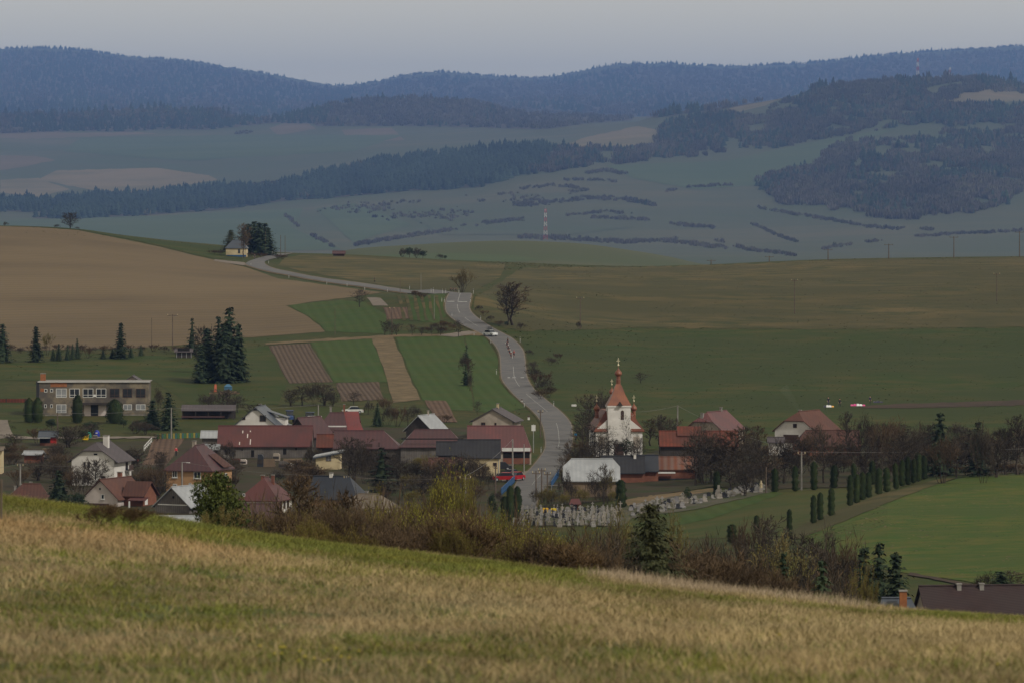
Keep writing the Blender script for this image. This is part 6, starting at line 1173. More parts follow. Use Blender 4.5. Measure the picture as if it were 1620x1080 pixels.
for u, t_, b, lb, ar in ((829, 702, 748, 'short concrete pole beside the rose-red roof', 0), (855, 648, 692, 'dark wooden pole with crossarms on the road edge', .5), (784, 736, 784, 'brown wooden pole by the bridge garden', .3), (848, 744, 792, 'left dark pole of the three by the bridge', .6), (857, 740, 794, 'middle dark pole of the three by the bridge', .6), (866, 746, 793, 'right dark pole of the three by the bridge', .5), (1112, 686, 762, 'pale pole among the right-hand bare trees', 0), (1003, 696, 722, 'lamp post with round head at the church front', 0), (1212, 738, 780, 'weathered pole left of the upper thujas', 0)): pole(u, t_, b, label=lb, m=POLEWOOD if 'concrete' not in lb else CONC, arm=ar, ins=2)
# transformer-like pair behind the willow
# ------------------------------------------------------------------ road furniture
for k, (u, v, h) in enumerate(((457, 440, 1.1), (517, 450, 1.1), (549, 453, 1.1), (577, 459, 1.1), (613, 462, 1.1), (648, 458, 1.2), (682, 464, 1.3), (685.5, 464, 1.6), (700, 464.5, 1.2), (705, 464.5, 1.2), (726, 464.5, 1.2), (749, 465, 1.4), (744.5, 479, 1.2), (703, 479, 1.2), (699, 478, 1.2), (760.5, 507, 1.2), (776.5, 543, 1.2), (823, 541.5, 1.3), (785.5, 592, 1.2), (837, 592, 1.2), (876, 643, 1.2), (829.5, 643, 1.2), (436, 404, 1.1), (434, 404.5, 1.1), (397, 420, 1.0), (425, 417, 1.0), (715, 501, 1.0), (750, 531, .9), (856, 716, 1.1), (848, 611, 1.1))):
    t = thing('road_post', 'white roadside delineator post along the winding road', 'road post', GP(u, v, 0.0), 0, 'delineator posts'); MB().box(-.06, .06, -.05, .05, -.3, h * .78).build('post', plain('post_white', (.42, .42, .41)), t); MB().box(-.08, .08, -.055, .055, h * .78 + .002, h * .9).build('black_band', RUBBER, t); MB().box(-.06, .06, -.05, .05, h * .9 + .002, h).build('top', plain('post_white', (.42, .42, .41)), t)
p = GP(844, 716); t = thing('notice_board', 'white rectangular notice board on a tall post beside the road', 'sign', p); d = p.y; k = d / F; z0 = (HOR - 681) / F * d - p.z; z1 = (HOR - 671.5) / F * d - p.z
MB().box(-.06, .06, -.06, .06, -.4, z1 + .1).build('post', STEEL, t); MB().box(-.36, .36, -.11, -.065, z0, z1).build('board', FRAME_W, t)
for u, v, h, lb in ((836.5, 663.5, .9, 'small white wayside pillar with dark roof left of the road bend'), (825.5, 635.5, .65, 'tiny white pillar with dark cap above the road bend')):
    t = thing('wayside_pillar', lb, 'pillar', GP(u, v)); MB().box(-.22, .22, -.2, .2, -.4, h * .62).build('shaft', FRAME_W, t); m = MB(); m.lathe([(.42, h * .62 + .003), (.3, h * .8), (.05, h)], n=4, ph=math.pi / 4); m.build('roof', FRAME_D, t)
t = thing('stone_trough', 'white bench-like trough on dark boards right of the road', 'trough', GP(908, 643)); MB().box(-.5, .5, -.3, .3, .12, .5).build('trough', FRAME_W, t); MB().box(-.9, 1.4, -.4, .4, -.3, .1).build('boards', WOOD_D, t)
# bridge railings
def rail(P, h, lb):
    pts = [GP(u, v) for u, v in P]; a, b = pts[0], pts[-1]; t = thing('bridge_railing', lb, 'railing', a); dv = b - a; L = dv.length; n = max(3, int(L / 1.6))
    for i in range(n + 1):
        q = dv * (i / n); MB().box(q.x - .05, q.x + .05, q.y - .05, q.y + .05, q.z - .4, q.z + h).build('post', BLUEP, t)
    for z in (.35, h): MB().tube((0, 0, z), dv + Vector((0, 0, z)), .05, .05, 5).build('rail', BLUEP, t)
    sd = Vector((-dv.y, dv.x, 0)).normalized() * .03
    MB().slab([(sd.x, sd.y, h - .1), (-sd.x, -sd.y, h - .1), (dv.x - sd.x, dv.y - sd.y, dv.z + h - .1), (dv.x + sd.x, dv.y + sd.y, dv.z + h - .1)], h - .35).build('infill_panel', BLUEP, t)
rail([(793, 783), (814, 763)], 1.15, 'long blue railing left of the bridge, by the thujas'); rail([(872, 772), (884, 753)], 1.15, 'blue railing right of the bridge, by the pale barn')
t = thing('pipe_handrail', 'thin pale pipe rail below the pale barn', 'railing', GP(852, 776)); MB().tube((0, 0, .8), (4.3, .4, 1.0), .05, .05, 5).build('rail', CONC, t)
for x in (0, 2.1, 4.2): MB().tube((x, x * .1, -.4), (x, x * .1, .8 + x * .045), .05, .05, 5).build('post', CONC, t)
# ------------------------------------------------------------------ recycling bins
def bin_(u, v, c, lb, bell=False, s=1.0):
    t = thing('recycling_bin', lb, 'bin', GP(u, v)); m = plain('bin_' + '%02d%02d%02d' % tuple(int(x * 99) for x in c), c)
    if bell: MB().lathe([(.5 * s, 0), (.58 * s, .25 * s), (.55 * s, .75 * s), (.38 * s, 1.1 * s), (.1, 1.25 * s)], n=12).build('body', m, t); MB().box(-.18, .18, -.58 * s, -.48 * s, .62 * s, .82 * s).build('opening', FRAME_W, t)
    else:
        b = MB(); b.prism([(-.5 * s, .12), (.5 * s, .12), (.58 * s, .95 * s), (-.58 * s, .95 * s)], -.45 * s, .45 * s); b.build('body', m, t); q = MB(); q.prism([(-.62 * s, .955 * s), (.62 * s, .955 * s), (.5 * s, 1.12 * s), (-.5 * s, 1.12 * s)], -.5 * s, .5 * s); q.build('lid', m, t)
        for x in (-.42, .42): MB().tube((x * s, -.3, .09), (x * s + .05, -.3, .09), .09, .09, 8).build('wheel', RUBBER, t)
bin_(135, 696, (.75, .48, .01), 'yellow recycling container on the path below the school', s=1.05); bin_(140.5, 693, (.02, .22, .14), 'green bell-shaped recycling container behind the yellow one', True, 1.0); bin_(153, 690.5, (.015, .03, .3), 'bright blue bell-shaped recycling container at the school steps', True, 1.05)
bin_(863, 811.5, (.78, .45, .02), 'left yellow waste container beside the graves', s=.75); bin_(876, 811.5, (.78, .55, .02), 'right yellow waste container beside the graves', s=.7)
t = thing('white_fence', 'short white sloping fence beside the garden bed', 'fence', GP(228, 713)); a = Vector((0, 0, 0)); b = GP(240, 700) - t.location
for z in (.4, .95): MB().tube((0, 0, z), b + Vector((0, 0, z)), .06, .06, 5).build('rail', FRAME_W, t)
for i in range(6): q = b * (i / 5); MB().box(q.x - .05, q.x + .05, q.y - .05, q.y + .05, q.z - .3, q.z + 1.0).build('post', FRAME_W, t)
pc = [plain('fence_green', (.06, .16, .06)), plain('fence_yellow', (.3, .24, .05)), plain('fence_teal', (.04, .14, .14))]
t = thing('school_fence', 'colourful picket fence right of the school lawn', 'fence', GP(250, 694)); b = GP(318, 692) - t.location
for i in range(20): q = b * (i / 19); MB().box(q.x - .16, q.x + .16, q.y - .04, q.y + .04, q.z - .3, q.z + 1.0).build('picket', pc[i % 3], t)
MB().tube((0, .07, .55), b + Vector((0, .07, .55)), .04, .04, 5).build('rail', WOOD_D, t)
# clutter in the yard before the long barn, playground
rg = random.Random(8)
def clutter(u, v, nm, lb, cat, w, h, c, dp=.8):
    t = thing(nm, lb, cat, GP(u, v), rg.uniform(-.2, .2)); n = max(2, int(h / .16)) if cat in ('boards', 'firewood') else 1
    if n > 1:
        for i in range(n): MB().box(-w / 2 + rg.uniform(-.1, .1), w / 2 + rg.uniform(-.1, .1), -dp / 2 + rg.uniform(-.05, .05), dp / 2, i * h / n, (i + .88) * h / n).build('board' if cat == 'boards' else 'log_layer', c, t)
    else:
        MB().prism([(-w / 2, -.2), (w / 2, -.2), (w / 2, h * .8), (w * .3, h), (-w * .35, h)], -dp / 2, dp / 2).build('body', c, t); MB().box(-w * .4, w * .4, -dp / 2 - .05, -dp / 2 - .004, h * .25, h * .6).build('panel', WOOD_D, t)
clutter(412, 738, 'garden_hutch', 'dark hutch with pale lid in the barn yard', 'hutch', 1.1, 2.2, ROOF_NAV); clutter(463, 731, 'board_stack', 'pale stack of sawn boards before the barn', 'boards', 3.4, .7, WOOD_T); clutter(373, 731, 'red_cart', 'faded red cart body by the barn wall', 'cart', 1.9, .7, ROOF_RED)
clutter(385, 734, 'scrap_heap', 'pale scrap heap before the barn door', 'scrap', 1.2, .9, PLASTER_P); clutter(357, 728, 'water_tank', 'pale water tank at the left barn corner', 'tank', 1.1, 1.0, CONC); clutter(437, 728, 'covered_pile', 'pale tarpaulin-covered pile against the barn', 'pile', 1.3, 1.3, PLASTER_G); clutter(425, 738, 'firewood_pile', 'brown firewood pile in the barn yard', 'firewood', 2.2, 1.4, WOOD_T); clutter(448, 740, 'rabbit_hutch', 'brown wooden hutch right of the firewood', 'hutch', 1.8, 1.2, WOOD_G); clutter(461, 742, 'white_sack', 'white sack at the hutch corner', 'sack', .6, 1.1, FRAME_W); clutter(368, 738, 'dark_barrel', 'dark barrel in the yard grass', 'barrel', .9, .8, RUBBER)
clutter(78, 722, 'firewood_pile', 'pale firewood pile below the red shack', 'firewood', 2.2, 1.5, WOOD_T); clutter(72, 727, 'rubble_heap', 'stony rubble heap by the brick shed', 'rubble', 2.4, .8, STONE); clutter(150, 692, 'grey_box', 'grey concrete box beside the blue container', 'box', 1.0, .55, CONC)
t = thing('play_house', 'small blue playground tower on the lawn', 'playground', GP(361, 620)); MB().box(-.8, .8, -.5, .5, .5, 1.2).build('cabin', plain('play_blue', (.05, .14, .24)), t); m = MB(); m.slab([(-.9, -.6, 1.2), (.9, -.6, 1.2), (.3, 0, 1.75), (-.3, 0, 1.75)], .08); m.build('roof', plain('play_blue', (.05, .14, .24)), t)
for x in (-.7, .7): MB().box(x - .06, x + .06, -.4, -.28, -.3, .5).build('leg', WOOD_D, t)
t = thing('orange_slide', 'orange playground slide left of the blue tower', 'slide', GP(341, 620)); m = MB(); m.slab([(-.35, -.9, .2), (.3, -.9, .2), (.15, .5, 1.7), (-.2, .5, 1.7)], .1); m.build('chute', plain('play_orange', (.32, .08, .04)), t); MB().box(-.3, .25, .45, .55, -.3, 1.6).build('ladder', plain('play_orange', (.32, .08, .04)), t)
t = thing('timber_bench', 'long timber border beside the playground', 'bench', GP(355, 623)); MB().box(-3.2, 3.2, -.3, .3, -.2, .3).build('beam', WOOD_T, t); MB().box(-1.0, 2.6, .5, 1.0, -.2, .6).build('seat', WOOD_T, t)
t = thing('red_board_wall', 'low faded red boundary wall at the left edge above the school bushes', 'wall', GP(10, 636)); MB().box(-9, 4.4, -.1, .1, -.4, .75).build('boards', ROOF_ORG, t); [MB().box(x - .1, x + .1, -.16, -.104, -.4, .85).build('post', WOOD_D, t) for x in (-8, -4, 0, 4)]
t = thing('meadow_post', 'dark wooden fence post at the left edge of the meadow', 'post', G(1.5, 132)); MB().tube((0, 0, -.3), (.01, 0, .95), .03, .027, 7).build('shaft', POLEWOOD, t); MB().lathe([(.028, .951), (.012, 1.0)], (.01, 0), 7).build('tip', POLEWOOD, t)
# ------------------------------------------------------------------ vehicles
def car(u, v, yaw, c, lb, name='parked_car', rack=False, d=None):
    p = GP(u, v, .18) if d is None else G(u, d, .18); t = thing(name, lb, 'car', p, R(yaw)); pm = plain('carpaint_%d%d%d' % tuple(int(x * 99) for x in c), c, .25)
    b = MB(); half = [(-2.1, .32, .72), (-2.05, .75, .80), (-.95, .88, .84), (1.25, .90, .84), (2.05, .80, .80), (2.12, .35, .74)]; n = len(half)
    for s in (-1, 1): b.v += [(x, s * w, z) for x, z, w in half] ; b.v += [(x, s * (w - .02), .28) for x, z, w in half]
    for s in (0, 1):
        o = s * 2 * n
        for i in range(n - 1): q = (o + i, o + i + 1, o + n + i + 1, o + n + i); b.f.append(q if s else q[::-1])
    for i in range(n - 1): b.f.append((i, i + 1, 2 * n + i + 1, 2 * n + i)); b.f.append((n + i + 1, n + i, 3 * n + i, 3 * n + i + 1))
    b.f.append((0, 2 * n, 3 * n, n)); b.f.append((2 * n - 1, 4 * n - 1, 3 * n - 1, n - 1)); body = b.build('body', pm, t)
    g = MB(); pr = [(-1.05, .86), (1.5, .88), (1.05, 1.36), (-.35, 1.40)]; g.prism(pr, -.70, .70); g.build('glasshouse', GLASS, t)
    MB().prism([(-.38, 1.405), (1.08, 1.365), (1.0, 1.44), (-.28, 1.46)], -.66, .66).build('roof', pm, t)
    for x in (-1.32, 1.32):
        for y in (-.74, .74):
            w = MB().wheel((x, y, .31), .31, .2).build('wheel', RUBBER, t); MB().wheel((x, y + math.copysign(.105, y), .31), .18, .02, 8).build('rim', STEEL, w)
    for y in (-.56, .56): MB().box(-2.13, -2.09, y - .17, y + .17, .58, .72).build('headlight', FRAME_W, t); MB().box(2.1, 2.14, y - .17, y + .17, .6, .74).build('tail_light', REDP, t)
    if rack:
        q = MB(); [q.box(-.3, .9, y - .03, y + .03, 1.462, 1.52) for y in (-.5, 0, .5)]; q.build('roof_rack', RUBBER, t)
        for y in (-.45, 0, .45):
            w = MB()
            for x in (-.3, .7):
                for i in range(10): a0, a1 = 6.283 * i / 10, 6.283 * (i + 1) / 10; w.tube((x + .33 * math.cos(a0), y, 1.87 + .33 * math.sin(a0)), (x + .33 * math.cos(a1), y, 1.87 + .33 * math.sin(a1)), .025, .025, 3, cap=False)
            w.tube((-.3, y, 1.87), (.1, y, 1.7), .03, .03, 4); w.tube((.1, y, 1.7), (.7, y, 1.87), .03, .03, 4); w.tube((.1, y, 1.7), (.2, y, 2.3), .03, .03, 4); w.tube((-.1, y, 2.2), (.2, y, 2.2), .03, .03, 4); w.build('roof_bicycle', RUBBER, t)
    return t
car(775.5, 532.5, 128, (.62, .64, .66), 'silver-white support car with bicycles on its roof driving down the road', 'team_car', True)
car(797, 762, 12, (.3, .018, .02), 'left red car parked beside the tall concrete pole'); car(815, 761, 60, (.36, .018, .025), 'right bright red car parked at the bridge driveway'); car(806, 757, 20, (.03, .035, .05), 'dark car parked behind the two red cars')
car(558, 655, 8, (.6, .6, .58), 'white car half hidden behind the bright red roof'); car(790, 745, 8, (.03, .03, .035), 'dark car in the yard below the rose-red roof')
def tractor(u, v, yaw, c, lb):
    t = thing('tractor', lb, 'tractor', GP(u, v), R(yaw)); pm = plain('tractor_%d%d%d' % tuple(int(x * 99) for x in c), c, .4)
    MB().prism([(-1.9, .7), (.1, .7), (.1, 1.5), (-1.7, 1.35), (-1.9, 1.2)], -.4, .4).build('bonnet', pm, t); cb = MB().prism([(.12, .8), (1.3, .8), (1.2, 2.3), (.3, 2.3)], -.65, .65).build('cab', GLASS, t); MB().box(.1, 1.45, -.75, .75, 2.305, 2.42).build('cab_roof', pm, cb)
    for y in (-.8, .8):
        w = MB().wheel((.85, y, .75), .75, .38, 16).build('wheel', RUBBER, t); MB().wheel((.85, y + math.copysign(.2, y), .75), .4, .03, 10).build('rim', FRAME_W, w); w = MB().wheel((-1.35, y * .9, .45), .45, .28, 14).build('wheel', RUBBER, t); MB().wheel((-1.35, y * .9 + math.copysign(.15, y), .45), .25, .03, 10).build('rim', FRAME_W, w)
    MB().tube((-1.0, .2, 1.4), (-1.0, .2, 2.2), .05, .05, 6).build('exhaust', RUBBER, t)
tractor(459, 668, 100, (.03, .06, .16), 'dark blue tractor parked behind the gabled house'); tractor(488, 671, 70, (.04, .06, .12), 'navy tractor standing next to the white machine'); 
t = thing('seed_drill', 'white farm machine parked beside the navy tractor', 'farm machine', GP(498, 671), R(-25)); MB().prism([(-1.1, .6), (1.1, .6), (1.3, 1.7), (-1.3, 1.7)], -.5, .5).build('hopper', FRAME_W, t); [MB().wheel((x, 0, .45), .45, .2, 12).build('wheel', RUBBER, t) for x in ()]; [MB().wheel((x, -.6, .45), .45, .2, 12).build('wheel', RUBBER, t) for x in (-.9, .9)]; MB().tube((0, .4, .6), (0, 2.0, .5), .07, .07, 6).build('drawbar', STEEL, t)
# ------------------------------------------------------------------ people and cyclists
SKIN = plain('skin', (.45, .27, .19), .6); SHOE = plain('shoe_black', (.02, .02, .02)); HAIR = plain('hair_dark', (.03, .02, .015), .7)
def face_parts(t, x, y, z, hat=None):
    MB().lathe([(.10, z + .0), (.108, z + .06), (.085, z + .13), (.03, z + .155)], (x, y + .015), 10).build('helmet' if hat else 'hair', hat or HAIR, t); MB().box(x - .012, x + .012, y - .115, y - .085, z - .08, z - .045).build('nose', SKIN, t)
def person(u, v, lb, shirt, trous, yaw=0, step=.15, arm=0.0, d=None, name='person'):
    p = GP(u, v, .06) if d is None else G(u, d, .06); t = thing(name, lb, 'person', p, R(yaw)); link('body', clothed('reach' if arm else 'walk', [shirt, trous, SKIN, SHOE]), t); face_parts(t, 0, 0, 1.66); return t
def cyclist(u, v, yaw, jersey, shorts, helmet, lb, bl):
    p = GP(u, v, .175); t = thing('bicycle', bl, 'bicycle', p, R(yaw))
    for y in (-.5, .5):
        w = MB(); [w.tube((0, y + .33 * math.cos(6.283 * i / 14), .34 + .33 * math.sin(6.283 * i / 14)), (0, y + .33 * math.cos(6.283 * (i + 1) / 14), .34 + .33 * math.sin(6.283 * (i + 1) / 14)), .016, .016, 4, cap=False) for i in range(14)]; w.build('wheel', RUBBER, t)
    f = MB(); A = ((0, .5, .34), (0, .1, .3), (0, .22, .82), (0, -.38, .8), (0, -.5, .34)); [f.tube(a, b, .022, .022, 5) for a, b in ((A[0], A[1]), (A[0], A[2]), (A[1], A[2]), (A[2], A[3]), (A[1], A[3]), (A[3], A[4]))]; f.build('frame', REDP, t)
    MB().box(-.07, .07, .12, .36, .87, .91).build('saddle', RUBBER, t); b = MB(); b.tube((-.21, -.45, .97), (.21, -.45, .97), .018, .018, 5); b.tube((0, -.38, .8), (0, -.45, .97), .02, .02, 5); [b.tube((x, -.45, .97), (x, -.6, .93), .018, .018, 5) for x in (-.21, .21)]; b.build('handlebar', RUBBER, t); b = MB(); b.tube((-.09, .1, .3), (-.1, 0, .42), .015, .015, 4); b.tube((.09, .1, .3), (.1, 0, .17), .015, .015, 4); b.build('cranks', STEEL, t)
    q = thing('person', lb, 'person', p, R(yaw)); link('body', clothed('ride', [jersey, shorts, SKIN, FRAME_W]), q); face_parts(q, 0, -.40, 1.50, helmet)
J = {n: plain('cloth_' + n, c, .8) for n, c in dict(navy=(.02, .025, .06), black=(.015, .015, .018), blue=(.02, .07, .3), red=(.45, .03, .04), white=(.55, .55, .55), maroon=(.2, .03, .05), cyan=(.02, .25, .5), dark=(.03, .03, .035), jeans=(.05, .06, .1)).items()}
for u, v, jn, hn_, lb in ((803.3, 546, 'black', 'black', 'rearmost cyclist in black at the top of the group'), (802, 551, 'navy', 'navy', 'cyclist in navy just below the rearmost rider'), (804, 557, 'navy', 'white', 'cyclist in navy with white helmet mid-group'), (806, 562, 'white', 'dark', 'cyclist in white jersey in the middle of the group'), (808.5, 568, 'maroon', 'white', 'leading cyclist in maroon near the centre line'), (813, 566, 'red', 'red', 'cyclist in red riding right of the others')):
    cyclist(u, v, 4, J[jn], J['black'], J[hn_], lb, 'racing bicycle under the ' + lb.split(' at ')[0].replace('rearmost ', 'rear '))
for k, (u, v, jn) in enumerate(((713, 463.5, 'black'), (717, 463, 'navy'), (721, 463.2, 'dark'))):
    p = G(u, 1524.5 + k); q = thing('person', ('left', 'middle', 'right')[k] + ' of three dark riders just coming over the road brow', 'person', p + Vector((0, 0, .1)), R(20)); link('body', clothed('ride', [J[jn], J['black'], SKIN, SHOE]), q); face_parts(q, 0, -.40, 1.50, J['dark'])
person(592.5, 447, 'person in dark clothes walking beside the upper road', J['black'], J['black'], 90); person(911, 697.5, 'person in bright blue jacket standing at the road edge', J['cyan'], J['jeans'], 30); person(278.5, 722, 'person in red jacket working in the garden bed', J['red'], J['black'], 20, arm=.15); person(217.5, 738, 'second person in red bending over the lower garden bed', J['red'], J['dark'], -30, arm=.2)
person(1310.5, 641, 'dark figure behind the white and orange fabric on the slope', J['black'], J['navy'], 10); person(1328.5, 643.5, 'dark figure standing between the two fabric heaps', J['black'], J['black'], -20); person(1376.5, 639.5, 'dark figure right of the pink fabric', J['navy'], J['black'], 40); person(403, 411, 'first tiny person standing on the hilltop bend', J['black'], J['dark'], 0); person(431, 405, 'second tiny person on the hilltop bend', J['white'], J['dark'], 60)
def fabric(u, v, w, h, cs, lb):
    t = thing('fabric_wing', lb, 'fabric', GP(u, v)); n = len(cs)
    for i, c in enumerate(cs):
        x0 = -w / 2 + w * i / n; x1 = x0 + w / n; m = MB(); hh = h * (1 - abs((i + .5) / n - .45) * .9); m.v += [(x0, -.9, .0), (x1, -.9, .0), (x1, .9, 0.0), (x0, .9, 0.0), (x0 + .1, -.4, hh * .8), (x1 - .05, -.3, hh), (x1 - .1, .4, hh * .9), (x0 + .1, .3, hh)]; m.f += [(0, 1, 5, 4), (1, 2, 6, 5), (2, 3, 7, 6), (3, 0, 4, 7), (4, 5, 6, 7)]; m.build('panel', c, t)
FW, FO, FP, FDK = plain('nylon_white', (.7, .7, .7)), plain('nylon_orange', (.75, .4, .08)), plain('nylon_pink', (.6, .08, .25)), plain('nylon_navy', (.03, .03, .06))
fabric(1311, 643.5, 2.1, .5, [FDK, FW, FW, FO], 'white and orange fabric wing spread on the green slope'); fabric(1357, 641.5, 3.0, .5, [FP, FP, FW, FW, FP], 'pink and white fabric wing spread on the green slope'); fabric(1389, 636.5, 2.0, .45, [FDK, FDK, FDK], 'dark fabric wing bundled at the soil strip')
# ------------------------------------------------------------------ masts
def mast(u, vb, vt, lb, d=None, w=3.4, seg=7):
    d = gd(u, vb, 5000) if d is None else d; p = G(u, d); h = (HOR - vt) / F * d - p.z; t = thing('lattice_mast', lb, 'mast', p)
    for s in range(seg):
        z0, z1 = h * s / seg, h * (s + 1) / seg; w0, w1 = w * (1 - .55 * s / seg), w * (1 - .55 * (s + 1) / seg); m = MB(); r = .45
        for a, b in ((-1, -1), (1, -1), (1, 1), (-1, 1)): m.tube((a * w0, b * w0, z0), (a * w1, b * w1, z1), r, r, 4)
        for a, b, c, e in ((-1, -1, 1, -1), (1, -1, 1, 1), (1, 1, -1, 1), (-1, 1, -1, -1)): m.tube((a * w0, b * w0, z0), (c * w1, e * w1, z1), r * .6, r * .6, 4); m.tube((c * w0, e * w0, z0), (a * w1, b * w1, z1), r * .6, r * .6, 4)
        m.build('lattice_section', (REDP, FRAME_W)[s % 2], t)
    MB().tube((0, 0, h), (0, 0, h * 1.06), .2, .1, 5).build('antenna', STEEL, t); MB().box(-1.6, 1.6, -1.6, 1.6, h * .93, h * .97).build('platform', FRAME_W, t)
mast(863, 379, 330, 'red and white lattice mast in the valley beyond the brow'); mast(1452, 130, 92, 'faint red lattice mast on the right wooded ridge', d=18050, w=4.2, seg=5); mast(1503, 128, 107, 'short pale lattice mast on the right wooded ridge', d=18120, w=4.2, seg=4)
# ------------------------------------------------------------------ cemetery
MARB = plain('marble_white', (.25, .24, .225), .5); GRAN = mat('granite_grey', (.22, .21, .21), (.15, .145, .145), 2.0, rough=.4, rnd=.3); GRAB = plain('granite_black', (.03, .03, .035), .25); LIMES = mat('limestone', (.25, .23, .2), (.2, .18, .155), 2.0, rnd=.2)
def grave_mesh(k, m):
    b = MB()
    if k == 0: b.box(-.3, .3, -.2, .2, -.3, .35); b.box(-.09, .09, -.08, .08, .35, 1.55); b.box(-.36, .36, -.075, .075, 1.05, 1.24)
    elif k == 1: b.box(-.42, .42, -.12, .12, -.3, .2); b.prism([(-.36, .2), (.36, .2), (.36, .8), (.2, .98), (-.2, .98), (-.36, .8)], -.08, .08); b.box(-.45, .45, -1.9, -.14, -.3, .22)
    elif k == 2: b.box(-.28, .28, -.22, .22, -.3, .75); b.box(-.2, .2, -.16, .16, .75, .95); b.box(-.06, .06, -.06, .06, .95, 1.65); b.box(-.24, .24, -.055, .055, 1.32, 1.45)
    elif k == 3: b.box(-.5, .5, -1.9, .1, -.3, .3); b.prism([(-.45, .3), (.45, .3), (.45, .62), (.1, .85), (-.4, .7)], -.05, .08)
    else: b.box(-.16, .16, -.16, .16, -.3, .5); b.lathe([(.14, .5), (.1, 1.0), (.12, 1.2), (.05, 1.4)], n=6); b.box(-.3, .3, -.05, .05, 1.1, 1.22)
    return b.mesh('gravestone', m)
NM = ['pale stone grave cross', 'upright headstone with slab', 'stone pedestal cross', 'flat tomb', 'slim grave cross']
GM = {(k, i): grave_mesh(k, m) for k in range(5) for i, m in enumerate((MARB, LIMES, GRAN, GRAB))}; CN = ('white', 'limestone', 'grey', 'black')
rg = random.Random(12); n = 0
def grave(u, v, zone, low=False):
    k = rg.choice([1, 1, 3, 1, 0] if low else [0, 0, 2, 1, 4, 0, 2]); i = rg.choice([0, 0, 1, 1, 2, 3, 2]) if low else rg.choice([0, 0, 1, 1, 2, 3])
    p = GP(u, v, .13); o = link('gravestone', GM[(k, i)], None, p, rg.gauss(0, .12)); s = rg.uniform(.52, .85); o.scale = (s * rg.uniform(.9, 1.2), s, s * rg.uniform(.85, 1.15))
    tag(o, '%s %s %s' % (CN[i], NM[k], zone), 'gravestone', 'graves of the village cemetery')
for row in range(7):
    v = 808 + row * 3.9; u = 812 + rg.uniform(0, 5) + (12 if row < 2 else 0)
    while u < 984 - row * 1.0:
        if not (rg.random() < .12): grave(u, v + rg.uniform(-.8, .8), 'in the crowded lower graves, %s' % ('back' if row < 3 else 'front') + (' left of the shrine' if u < 890 else ' near the shrine' if u < 940 else ' right of the shrine'))
        u += rg.uniform(5.2, 9.0)
for k in range(105):
    f = rg.random(); u = 992 + f * 222; v = np.interp(u, [985, 1060, 1120, 1214], [812, 801, 789, 772.5]) + rg.uniform(-1, 1) * np.interp(u, [985, 1060, 1214], [7, 8, 2.5]); grave(u, float(v), 'on the rising grave terrace, ' + ('lower end' if u < 1060 else 'middle' if u < 1140 else 'upper end'), True)
t = thing('cemetery_cross', 'tall pale stone monument at the top of the graves', 'monument', GP(1137, 787)); MB().box(-.4, .4, -.4, .4, -.3, .6).build('pedestal', LIMES, t); MB().prism([(-.25, .6), (.25, .6), (.18, 2.0), (-.18, 2.0)], -.2, .2).build('shaft', LIMES, t)
t = thing('statue', 'small pale statue at the end of the upper graves', 'statue', GP(1204, 779)); MB().box(-.3, .3, -.3, .3, -.3, .8).build('pedestal', LIMES, t); MB().lathe([(.24, .8), (.2, 1.2), (.24, 1.5), (.1, 1.65), (.13, 1.8), (.05, 1.95)], n=8).build('figure', plain('statue_ochre', (.4, .33, .2)), t)
# smoke from the right white house
sm = bpy.data.materials.new('smoke'); sm.use_nodes = True; nt = sm.node_tree; nt.nodes.clear(); vp = nt.nodes.new('ShaderNodeVolumePrincipled'); vp.inputs['Density'].default_value = .012; vp.inputs['Color'].default_value = (.85, .88, .92, 1); om = nt.nodes.new('ShaderNodeOutputMaterial'); nt.links.new(vp.outputs[0], om.inputs['Volume'])
c0 = Vector(((1265 - 810) / F * 1012, 1012, (HOR - 651) / F * 1012)); m = MB(); P = [c0, c0 + Vector((-.6, 0, 1.1)), c0 + Vector((-1.6, .2, 2.6)), c0 + Vector((-2.9, .3, 4.4))]; rr = (.2, .45, .7, 1.0)
for i in range(3): m.tube(P[i], P[i + 1], rr[i], rr[i + 1], 8)
tag(m.build('chimney_smoke', sm), 'thin pale smoke wisp above the right white house', 'smoke', kind='stuff')

# ------------------------------------------------------------------ meadow grass (uncountable: one object), dry tall grass on the rim, yellow flowers
def tuft(seed, n, spread, lean, w):
    rg = random.Random(seed); V = []; Fa = []
    for i in range(n):
        t = rg.uniform(0, 6.28); b = (rg.gauss(0, spread), rg.gauss(0, spread)); h = rg.uniform(.45, 1.0); l = rg.uniform(.1, lean); a = rg.uniform(0, 6.28); k = len(V)
        c, s = math.cos(a) * w, math.sin(a) * w; m = (b[0] + math.cos(t) * l * .4, b[1] + math.sin(t) * l * .4, h * .6); e = (b[0] + math.cos(t) * l, b[1] + math.sin(t) * l, h)
        V += [(b[0] - c, b[1] - s, -.12), (b[0] + c, b[1] + s, -.12), (m[0] - c * .7, m[1] - s * .7, m[2]), (m[0] + c * .7, m[1] + s * .7, m[2]), e]
        Fa += [(k, k + 1, k + 3), (k, k + 3, k + 2), (k + 2, k + 3, k + 4)]
    return np.array(V), np.array(Fa)
rg = np.random.default_rng(3)
N = 72000
d = np.sqrt(rg.uniform(54.0 ** 2, 196.0 ** 2, N)); u = rg.uniform(-260, 1880, N)
z = H(u, d); x = (u - 810) / F * wid(d); v = HOR - z * F / d
crest = np.interp(u, [c[0] for c in CREST], [c[1] for c in CREST])
below = v - crest                                          # rows below the rim in the photo
n1 = fbm(x / 2.2, d / 7.0, 4, 11); n2 = fbm(x / .8 + 9, d / 2.5, 3, 12); n3 = fbm(x / 6 + 3, d / 26, 3, 13); n4 = fbm(x / 1.6 + 77, d / 5, 3, 14)
g = n1 * .5 + n2 * .3 + n3 * .2 - .5                        # >0: greener
back = d > 172
